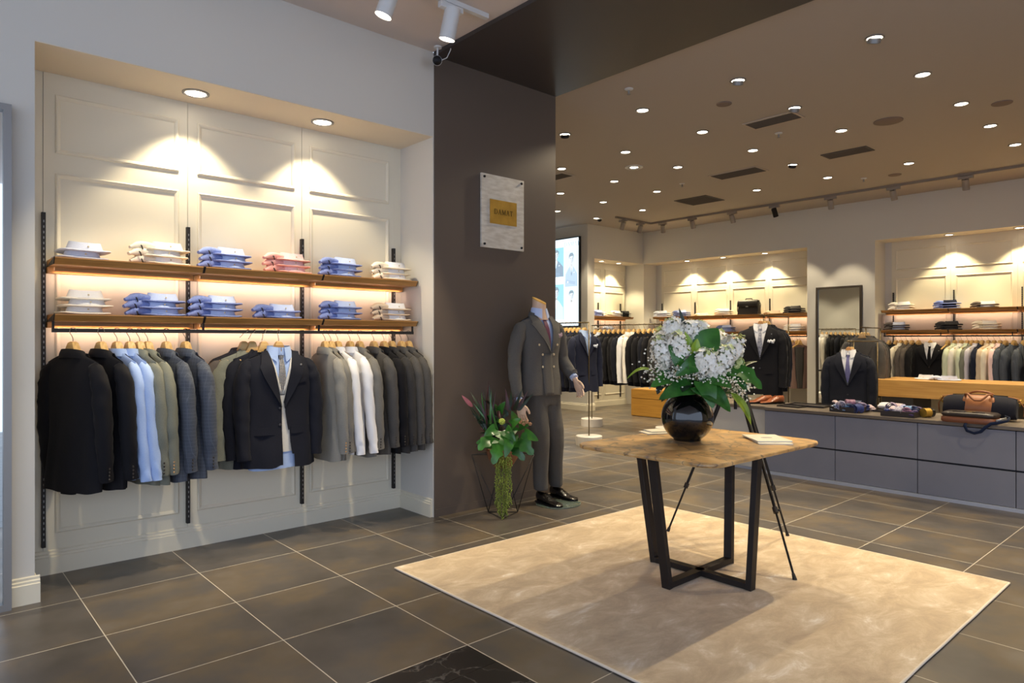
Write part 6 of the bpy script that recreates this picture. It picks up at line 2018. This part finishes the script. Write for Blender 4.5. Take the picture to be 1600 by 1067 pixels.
# gold tin
e = empty('gold_tin', (6.80, 2.045, ZK), R(-30), 'open gold cylinder box lying on its side on the counter', 'box')
TT = Matrix.Translation((0, 0, 0.042)) @ Matrix.Rotation(R(90), 4, 'Y')
m = MB(); m.lathe([(0.041, -0.05), (0.041, 0.012), (0.038, 0.012), (0.038, -0.046)], 28, m=TT, cap=False); m.lathe([(0.0, -0.05), (0.041, -0.05)], 28, m=TT, cap=False); m.build('body', M_brass, e, smooth=True, angle=40)
m = MB(); m.lathe([(0.039, 0.015), (0.040, 0.045), (0.0, 0.047)], 28, m=TT, cap=False); m.build('dark_inner', M_shoe, e, smooth=True, angle=40)

# ---- duffel bag
M_canvas = fabric('canvas_midnight', '23232c', '17171d', vs=200)
M_tan = mat('leather_tan', 'a4683c', rough=0.45, var=0.5, vscale=9, c2='8a5230')
db = empty('duffel_bag', (7.00, 1.70, ZK), R(-84), 'midnight duffel bag with tan leather panel and rolled handles on the counter', 'bag')
# local x along the bag (world -Y ... +), y depth
def duffel_rings(x0, x1, n, inflate=0.0):
    rings = []
    for i in range(n + 1):
        x = x0 + (x1 - x0) * i / n
        e_ = max(0, (abs(x) - 0.20) / 0.085)
        s = (1 - 0.35 * min(1, e_) ** 2.2)
        ring = []
        for j in range(24):
            a = 2 * PI * j / 24
            cx = math.copysign(abs(math.cos(a)) ** 0.75, math.cos(a)); cz = math.copysign(abs(math.sin(a)) ** 0.75, math.sin(a))
            top = 0.105 - 0.012 * (abs(x) / 0.28) ** 2
            wid = 0.115 * s * (1 - 0.25 * max(0, cz))
            ring.append(Vector((x + 0.004 * math.sin(5 * a), (wid + inflate) * cx + 0.004 * noise.noise(Vector((x * 12, a, 2))), 0.105 + (top * (s if cz > 0 else 1) + inflate) * cz * (1 if cz > 0 else 0.99) + 0.004 * noise.noise(Vector((x * 14, a * 1.5, 7))))))
        rings.append(ring)
    return rings
m = MB(); m.loft(duffel_rings(-0.262, 0.262, 26)); m.build('body', M_canvas, db, smooth=True, angle=60)
m = MB(); m.loft(duffel_rings(-0.095, 0.095, 8, 0.002)); m.build('centre_panel', M_tan, db, smooth=True, angle=60)
for sd in (-1, 1):
    m = MB()
    if sd < 0:   # front handle hanging forward
        pts = [(-0.095, -0.070, 0.200), (-0.090, -0.092, 0.222), (-0.070, -0.115, 0.222), (-0.050, -0.128, 0.195), (-0.022, -0.134, 0.172), (0.022, -0.134, 0.172), (0.050, -0.128, 0.195), (0.070, -0.115, 0.222), (0.090, -0.092, 0.222), (0.095, -0.070, 0.200)]
    else:
        pts = [(-0.095 * math.cos(PI * i / 14), 0.070 - 0.04 * math.sin(PI * i / 14), 0.195 + 0.045 * math.sin(PI * i / 14)) for i in range(15)]
    m.tube(pts, 0.0095, 10); m.build('handle', M_tan, db, smooth=True)
    for s2 in (-1, 1):
        m = MB(); m.tube([(s2 * 0.095, sd * 0.098, 0.12), (s2 * 0.095, sd * 0.088, 0.165), (s2 * 0.095, sd * 0.072, 0.196)], [(0.020, 0.004), (0.022, 0.005), (0.016, 0.008)], 8, up=(1, 0, 0)); m.build('handle_tab', M_tan, db, smooth=True)
for s2 in (-1, 1):
    m = MB(); m.tube([(s2 * 0.275, 0, 0.13), (s2 * 0.298, 0, 0.16), (s2 * 0.29, 0, 0.185), (s2 * 0.27, 0, 0.16)], 0.006, 8); m.build('side_ring', M_brass, db, smooth=True)
    m = MB(); m.tube([(s2 * 0.20, -0.02, 0.205), (s2 * 0.27, -0.01, 0.19), (s2 * 0.31, 0.0, 0.12), (s2 * 0.305, 0, 0.04)], [(0.014, 0.004)] * 4, 8); m.build('end_strap', M_tan, db, smooth=True)
m = MB(); m.tube([(-0.2, 0, 0.2085), (-0.1, 0, 0.2135), (0.1, 0, 0.2135), (0.2, 0, 0.2085)], [(0.010, 0.003)] * 4, 8, up=(0, 1, 0)); m.build('zip', M_black, db, smooth=True)

# ---- document case
bc = empty('document_case', (6.665, 1.685, ZK + 0.001), R(-90), 'dark document case with a cognac lower edge lying in front of the duffel bag', 'bag')
def soft_box(hx, hy, z0, z1, r=0.02, p=0.35):
    rings = []
    for (s, z) in ((0.94, z0), (1.0, z0 + 0.012), (1.0, (z0 + z1) / 2), (0.985, z1 - 0.010), (0.90, z1)):
        ring = []
        for j in range(36):
            a = 2 * PI * j / 36
            ring.append(Vector((hx * s * math.copysign(abs(math.cos(a)) ** p, math.cos(a)), hy * s * math.copysign(abs(math.sin(a)) ** p, math.sin(a)), z)))
        rings.append(ring)
    return rings
M_case = mat('leather_espresso', '2b201d', rough=0.4, bump=0.1, bscale=120)
M_casb = mat('leather_cognac_edge', '7c4a31', rough=0.45)
m = MB(); m.loft(soft_box(0.200, 0.125, 0.0, 0.052)); m.build('lower_case', M_casb, bc, smooth=True, angle=50)
m = MB(); m.loft(soft_box(0.198, 0.123, 0.050, 0.086)); m.build('flap', M_case, bc, smooth=True, angle=50)
m = MB(); m.prism([(-0.03, -0.006), (0.03, -0.006), (0.03, 0.006), (-0.03, 0.006)], 0.0865, 0.089); m.build('metal_badge', M_brass, bc)
for x_ in (-0.07, 0.07):
    m = MB(); m.tube([(x_ - 0.045, -0.06, 0.0875), (x_ + 0.045, -0.055, 0.0875)], [(0.003, 0.006)] * 2, 6); m.build('closure_strap', M_case, bc, smooth=True)
m = MB()
pts = [(0.225, 0.07, 0.06), (0.265, 0.03, 0.05), (0.258, -0.03, 0.035), (0.215, -0.085, 0.022), (0.17, -0.115, 0.012), (0.135, -0.128, -0.02), (0.10, -0.126, -0.060), (0.055, -0.124, -0.076), (0.005, -0.126, -0.060), (-0.01, -0.130, -0.02), (-0.005, -0.118, 0.0006)]
pts = [(x, y if z > 0.005 else min(y, -0.108), z) for x, y, z in pts]
m.tube(pts, [(0.004, 0.014)] * len(pts), 8); m.build('shoulder_strap', fabric('webbing_navy', '1f2a44', '182037'), bc, smooth=True)
m = MB(); m.tube([(0.20, -0.095, 0.03), (0.255, -0.035, 0.05)], [(0.006, 0.016)] * 2, 8); m.build('strap_buckle', M_steel, bc, smooth=True)
e = empty('leather_wallet', (6.83, 1.27, ZK), R(20), 'small silver and black item right of the bags at the picture edge', 'wallet')
m = MB(); m.loft(soft_box(0.05, 0.04, 0.0, 0.05)); m.build('body', M_black, e, smooth=True, angle=50); m = MB(); m.box((-0.012, -0.043, 0.01), (0.012, -0.039, 0.045)); m.build('clasp', M_steel, e)

# ================================================================== mirrors
def mirror(T, w, h, z0, t, fw, fm, label, gap=0.0):
    e = empty('wall_mirror', T @ Vector((0, 0, z0)), 0, label, 'mirror'); e.rotation_euler = T.to_euler()
    for nm, lo, hi in (('frame_side', (-w / 2, -t, 0), (-w / 2 + fw, -gap, h)), ('frame_side', (w / 2 - fw, -t, 0), (w / 2, -gap, h)), ('frame_top', (-w / 2 + fw, -t, h - fw), (w / 2 - fw, -gap, h)), ('frame_bottom', (-w / 2 + fw, -t, 0), (w / 2 - fw, -gap, fw))):
        m = MB(); m.box(lo, hi); m.build(nm, fm, e)
    m = MB(); m.box((-w / 2 + fw, -t * 0.5, fw), (w / 2 - fw, -gap, h - fw)); m.build('glass', M_mirror, e)
    return e
mirror(niche_T(11.477, 4.755, R(-90)), 0.735, 1.965, 0.285, 0.04, 0.032, mat('frame_bronze', '4c443c', rough=0.5, metal=0.5), 'tall framed mirror on the far wall between the two lit niches')
mirror(niche_T(0.0, 4.327, 0), 0.80, 2.575, 0.0, 0.055, 0.034, M_steel, 'steel framed mirror at the left edge of the picture')

# ================================================================== free-standing racks
M_disc = mat('marble_white_base', 'd8d2cc', rough=0.4, var=0.3, vscale=6, c2='c3bbb3')
M_rack = mat('metal_bronze_rack', '5c4f38', rough=0.4, metal=0.8)
def rack(p0, p1, z, label, posts=(0.0, 1.0), r=0.172, hd=0.12):
    p0 = Vector((*p0, 0)); p1 = Vector((*p1, 0)); c = (p0 + p1) / 2
    e = empty('garment_rack', c, 0, label, 'clothes rack', 'free-standing racks')
    a = p0 - c; b = p1 - c; up = Vector((0, 0, z))
    m = MB(); m.tube([a + up, b + up], 0.008, 8); m.build('bar', M_rack, e, smooth=True)
    for t in posts:
        q = a + (b - a) * t
        m = MB(); m.tube([q + Vector((0, 0, hd)), q + up], 0.008, 8); m.build('post', M_rack, e, smooth=True)
        m = MB(); m.lathe([(0.0, 0.0), (r, 0.0), (r, hd - 0.004), (r - 0.004, hd), (0.0, hd)], 32, c=tuple(q), cap=False); m.build('round_base', M_disc, e, smooth=True, angle=40)
    return e
HZ = 0.011
def hung(x, y, z, rz, kind, f, lab, group, s=0, det=1, hm=None):
    hanger((x, y, z), rz, 'hanger of the ' + lab, None, m_=hm)
    if kind == 'j': jacket((x, y, z), rz, f, lab, group, s, det)
    elif kind == 's': shirt((x, y, z), rz, f, lab, group, s)
    elif kind == 't': trousers((x, y, z - 0.03), rz, f, lab, group)
# rack 1, just right of the mannequin
rack((6.66, 5.95), (6.66, 7.15), 1.60, 'free-standing rack of navy jackets between mannequin and light box')
dressed((6.66, 6.03, 1.60 + HZ), R(-4), F_navy2, 'frontal navy jacket on the rack right of the mannequin', None, sm=F_blue, tie=None, square=F_ice, D=0.075, pin=False, zb=-0.44)
for k in range(7):
    hung(6.66, 6.13 + 0.075 * k, 1.60 + HZ, R(-6 + 3 * (k % 3)), 'j', (F_navy, F_navy2)[k % 2], 'navy jacket, %s behind the front one on the rack near the mannequin' % ORD[k], 'jackets on the rack near the mannequin', k)
# rack 2
rack((8.15, 7.22), (8.15, 5.78), 1.60, 'free-standing rack of dark jackets and white shirts left of the flowers')
R2 = [('j', F_black, 'black jacket, leftmost'), ('s', F_ice, 'icy blue shirt'), ('j', F_black, 'black jacket right of the icy blue shirt'), ('j', F_navy, 'midnight jacket, fourth'), ('j', F_black, 'black jacket, fifth'), ('j', F_black, 'black jacket, sixth'), ('j', F_navy, 'midnight jacket left of the white shirts'),
      ('s', F_white, 'white shirt, left one'), ('s', F_whc, 'white shirt, right one'), ('j', F_black, 'black jacket right of the white shirts'), ('j', F_black, 'black jacket second after the white shirts'), ('j', F_navy, 'midnight jacket beside the flowers'), ('j', F_black, 'black jacket next to last'), ('j', F_char, 'charcoal jacket, rightmost')]
for k, (kd, f, l_) in enumerate(R2):
    hung(8.15, 7.14 - 0.095 * k, 1.60 + HZ, R(-8 + 4 * (k % 3)), kd, f, l_ + ' on the rack left of the flowers', 'garments on the rack left of the flowers', k)
# rack 3: dark suit with grey tie
rack((7.50, 4.02), (8.50, 4.16), 1.665, 'rack carrying the black dinner suit right of the flowers', posts=(0.14, 1.0))
dressed((7.53, 4.025, 1.665 + HZ), R(-68), F_black, 'frontal black suit jacket right of the flowers', None, sm=F_white, tie=fabric('silk_silver_paisley', 'b6b6bf', '6c6f80', var=0.9, vs=60, rough=0.5), square=F_white, D=0.085, zb=-0.50, L=0.93, tname='silver patterned tie on the black suit right of the flowers', hm=mat('hanger_walnut', 'a5733e', rough=0.4))
for k in range(3):
    hung(7.62 + 0.08 * k, 4.04 + 0.011 * k, 1.665 + HZ, R(-68 + 2 * (k % 2)), 'j', F_black if k % 2 else F_navy, 'dark jacket, %s behind the frontal black suit right of the flowers' % ORD[k], 'dark jackets behind the frontal black suit', k, 2)
# rack 4: navy suit in front of the mirror
rack((8.26, 3.33), (9.10, 3.30), 1.355, 'low rack carrying the navy suit in front of the mirror', posts=(0.2, 1.0))
dressed((8.30, 3.33, 1.355 + HZ), R(-76), F_navy, 'navy suit jacket with lilac tie, frontal, before the mirror', None, sm=F_white, tie=fabric('silk_lilac', '77749f', '55527c', var=0.6, vs=120, rough=0.5), D=0.085, zb=-0.50, L=0.93, pin=False, tname='lilac tie on the navy suit before the mirror', hm=mat('hanger_walnut', 'a5733e', rough=0.4))
for k in range(1):
    hung(8.39 + 0.10 * k, 3.33, 1.355 + HZ, R(-76), 'j', F_navy, 'navy jacket, %s behind the frontal navy suit before the mirror' % ORD[k], 'navy jackets before the mirror', k)
# rack 5: grey jackets
rack((9.30, 3.58), (10.2, 3.66), 1.535, 'rack of grey jackets right beside the mirror', posts=(0.25, 1.0))
for k, f in enumerate((F_dgrey, F_taupe, F_dgrey, F_char)):
    hung(9.36 + 0.09 * k, 3.585 + 0.01 * k, 1.535 + HZ, R(-74 + 2 * k), 'j', f, 'dark grey jacket, %s on the rack beside the mirror' % ORD[k], 'grey jackets beside the mirror', k)

# ================================================================== far furniture
ow = empty('drawer_cabinet', (10.04, 7.35, 0), 0, 'low light oak cabinet with two drawers standing behind the rack', 'cabinet')
m = MB(); m.box((-0.23, -0.38, 0.0), (0.25, 0.38, 0.487)); m.build('carcass', M_oakbox, ow)
for z0, z1 in ((0.01, 0.315), (0.325, 0.480)):
    m = MB(); m.box((-0.25, -0.378, z0), (-0.231, 0.378, z1)); m.build('drawer', M_oakbox, ow, bevel=0.002)
ot = empty('oak_table', (9.6, 2.1, 0), 0, 'oak sales table with a very thick top before the far right niche', 'table')
m = MB(); m.box((-0.40, -1.5, 0.66), (0.40, 1.30, 0.872)); m.build('thick_top', M_oak2, ot, bevel=0.004)
M_base = mat('table_base_grey', '4f4c47', rough=0.7)
for y_ in (-1.35, -0.2, 0.85):
    m = MB(); m.box((-0.33, y_, 0.0), (0.33, y_ + 0.36, 0.66)); m.build('pedestal', M_base, ot)
ZO = 0.873
I4 = Matrix.Identity(4)
TW = niche_T(9.38, 0, R(-90))
folded_shirt(TW, -2.62, 0.10, ZO, F_silv, 'pale folded shirt lying on the oak table top', None, 0, True, 0.3)
folded_shirt(TW, -2.93, 0.16, ZO, F_white, 'white folded shirt at the left of the oak table top', None, 1, False, -0.2)

# far shelves
TFs = TF
M_bagk = mat('leather_bag_black', '1d191a', rough=0.4)
C1U = [(8.42, 3, F_silv, 'grey-blue', F_silv), (7.95, 3, F_coll, 'blue', F_ind), (7.44, 1, F_cream, 'beige', F_cream), (6.99, 3, F_white, 'white', F_whc), (5.98, 1, F_sand, 'sand coloured', F_sand), (5.60, 3, F_dgrey, 'dark olive', F_char)]
C1L = [(8.3, 2, F_silv, 'silver', F_silv), (6.95, 3, F_coll, 'blue and white', F_ind), (5.98, 1, F_sand, 'brown', F_brown), (5.60, 3, F_white, 'white', F_whc)]
for z, LL, nm in ((1.840, C1U, 'upper'), (1.522, C1L, 'lower')):
    for (y, n, f, w_, fi) in LL:
        stack(TF, -y, -0.265, z, n, f, w_ + ' shirt', 'on the %s shelf of the far middle niche' % nm, fi, True, 0.05, True, 0.036)
C2U = [(3.86, 3, F_white, 'white', F_whc), (3.23, 3, F_navy2, 'navy', F_ind), (2.75, 2, F_white, 'white with dark lining', F_taupe), (1.9, 3, F_coll, 'blue unseen', F_ind)]
C2L = [(3.93, 3, F_silv, 'grey', F_taupe), (3.21, 3, F_char, 'charcoal', F_char), (2.72, 3, F_whc, 'cream', F_cream), (1.9, 3, F_white, 'white unseen', F_white)]
for z, LL, nm in ((1.840, C2U, 'upper'), (1.522, C2L, 'lower')):
    for (y, n, f, w_, fi) in LL:
        stack(TF, -y, -0.265, z, n, f, w_ + ' shirt', 'on the %s shelf, far right niche' % nm, fi, True, 0.05, True, 0.036)
for (x, n, f, w_, fi) in ((10.36, 3, F_coll, 'blue', F_peri), (10.68, 2, F_sand, 'yellowish', F_cream), (10.95, 3, F_white, 'white', F_white), (11.22, 3, F_char, 'black', F_black)):
    stack(TS, x, -0.265, 1.840, n, f, w_ + ' shirt', 'on the upper shelf of the far corner niche', fi, True, 0.05, True, 0.034)
for (x, n, f, w_, fi) in ((10.2, 3, F_white, 'white', F_white), (10.7, 3, F_ice, 'pale blue', F_ice)):
    stack(TS, x, -0.265, 1.522, n, f, w_ + ' shirt', 'on the lower shelf of the far corner niche', fi, True, 0.05, True, 0.034)
# black bag on the far middle niche shelf
e = empty('leather_briefcase', (11.72, 6.49, 1.841), R(-90), 'black leather bag standing on the upper shelf of the far middle niche', 'bag')
m = MB(); m.loft([[Vector((sx * (0.205 - 0.02 * (z / 0.26)), sy * (0.065 - 0.02 * (z / 0.26)), z)) for sx, sy in ((-1, -1), (-.5, -1.12), (0, -1.18), (.5, -1.12), (1, -1), (1.05, 0), (1, 1), (0, 1.1), (-1, 1), (-1.05, 0))] for z in (0.0, 0.02, 0.12, 0.22, 0.26)]); m.build('body', M_bagk, e, smooth=True, angle=40)
m = MB(); m.loft([[Vector((sx * 0.198, y, z)) for sx in (-1, -.5, 0, .5, 1)] for (y, z) in ((0.05, 0.268), (-0.058, 0.268), (-0.078, 0.24), (-0.088, 0.15), (-0.084, 0.145), (-0.072, 0.24), (-0.05, 0.262))], False, False, closed=False); m.build('flap', M_bagk, e, smooth=True)
m = MB(); m.tube([(-0.07, -0.01, 0.262), (-0.06, -0.01, 0.295), (0.06, -0.01, 0.295), (0.07, -0.01, 0.262)], 0.008, 8); m.build('handle', M_bagk, e, smooth=True)
m = MB(); m.box((-0.022, -0.0915, 0.135), (0.022, -0.086, 0.155)); m.build('clasp', M_steel, e)
for s2 in (-1, 1):
    m = MB(); m.tube([(s2 * 0.20, 0, 0.25), (s2 * 0.235, -0.01, 0.18), (s2 * 0.23, -0.02, 0.08), (s2 * 0.20, -0.03, 0.01)], [(0.004, 0.012)] * 4, 6); m.build('strap_end', M_bagk, e, smooth=True)

# far rails
XR = 11.645
C1G = [(5.54, 'j', F_brown, 'rose-brown jacket at the right end'), (5.63, 'j', F_black, 'black jacket beside the rose-brown one'), (5.72, 's', F_white, 'white shirt beside the black jacket'), (5.81, 'j', F_navy, 'navy jacket hidden behind the black suit'), (5.95, 'j', F_black, 'black jacket, fifth from the right'), (6.10, 'j', F_dgrey, 'grey jacket, sixth from the right'), (6.9, 'j', F_navy, 'navy jacket behind the flowers'), (7.02, 's', F_white, 'white shirt behind the flowers'), (7.2, 'j', F_black, 'black jacket behind the flowers')]
for k, (y, kd, f, l_) in enumerate(C1G):
    hung(XR, y, Z0, R(-14 if k else -36), kd, f, l_ + ' on the rail of the far middle niche', 'garments on the rail of the far middle niche', k, 1)
hung(XR, 5.50, Z0, R(-20), 't', F_dgrey, 'grey trousers below the rose-brown jacket in the far middle niche', None)
C2G = [(4.05, 'j', F_char, 'charcoal jacket at the left end'), (3.95, 'j', F_black, 'black jacket, second from the left'), (3.875, 's', F_cream, 'cream shirt between dark jackets'), (3.80, 'j', F_taupe, 'taupe jacket right of the cream shirt'), (3.72, 'j', F_taupe, 'taupe jacket, the second one'),
       (3.63, 'j', F_black, 'black jacket left of the frontal black suit'), (3.235, 't', F_black, 'black trousers right of the frontal suit'), (3.145, 's', F_green, 'pale green shirt, the left one'), (3.06, 's', F_whc, 'cream white shirt'), (2.985, 's', F_green, 'pale green shirt, the right one'), (2.925, 'j', F_sage, 'green-grey jacket'),
       (2.865, 's', F_lilac, 'pale lilac shirt'), (2.80, 'j', F_navy2, 'navy jacket between lilac and sand shirts'), (2.725, 's', F_sand, 'sand coloured shirt, the left one'), (2.655, 's', F_cream, 'cream shirt with a buttoned front'), (2.585, 's', F_pinkc, 'pale pink shirt'), (2.52, 'j', F_slate, 'slate blue checked jacket, the left one'), (2.42, 'j', F_slate, 'slate blue checked jacket, the middle one'), (2.31, 'j', F_slate, 'slate blue checked jacket, the right one'),
       (2.15, 'j', F_grey, 'grey jacket just beyond the right edge'), (2.0, 'j', F_navy, 'navy jacket beyond the right edge')]
for k, (y, kd, f, l_) in enumerate(C2G):
    hung(XR, y, Z0, R(-16 - 4 * (k % 3)), kd, f, l_ + ' on the rail of the far right niche', 'garments on the rail of the far right niche', k, 1)
dressed((XR - 0.06, 3.45, Z0), R(-88), F_black, 'frontal black suit jacket in the far right niche', None, sm=F_white, tie=F_black, D=0.08, zb=-0.46, tname='black tie on the frontal suit in the far right niche')
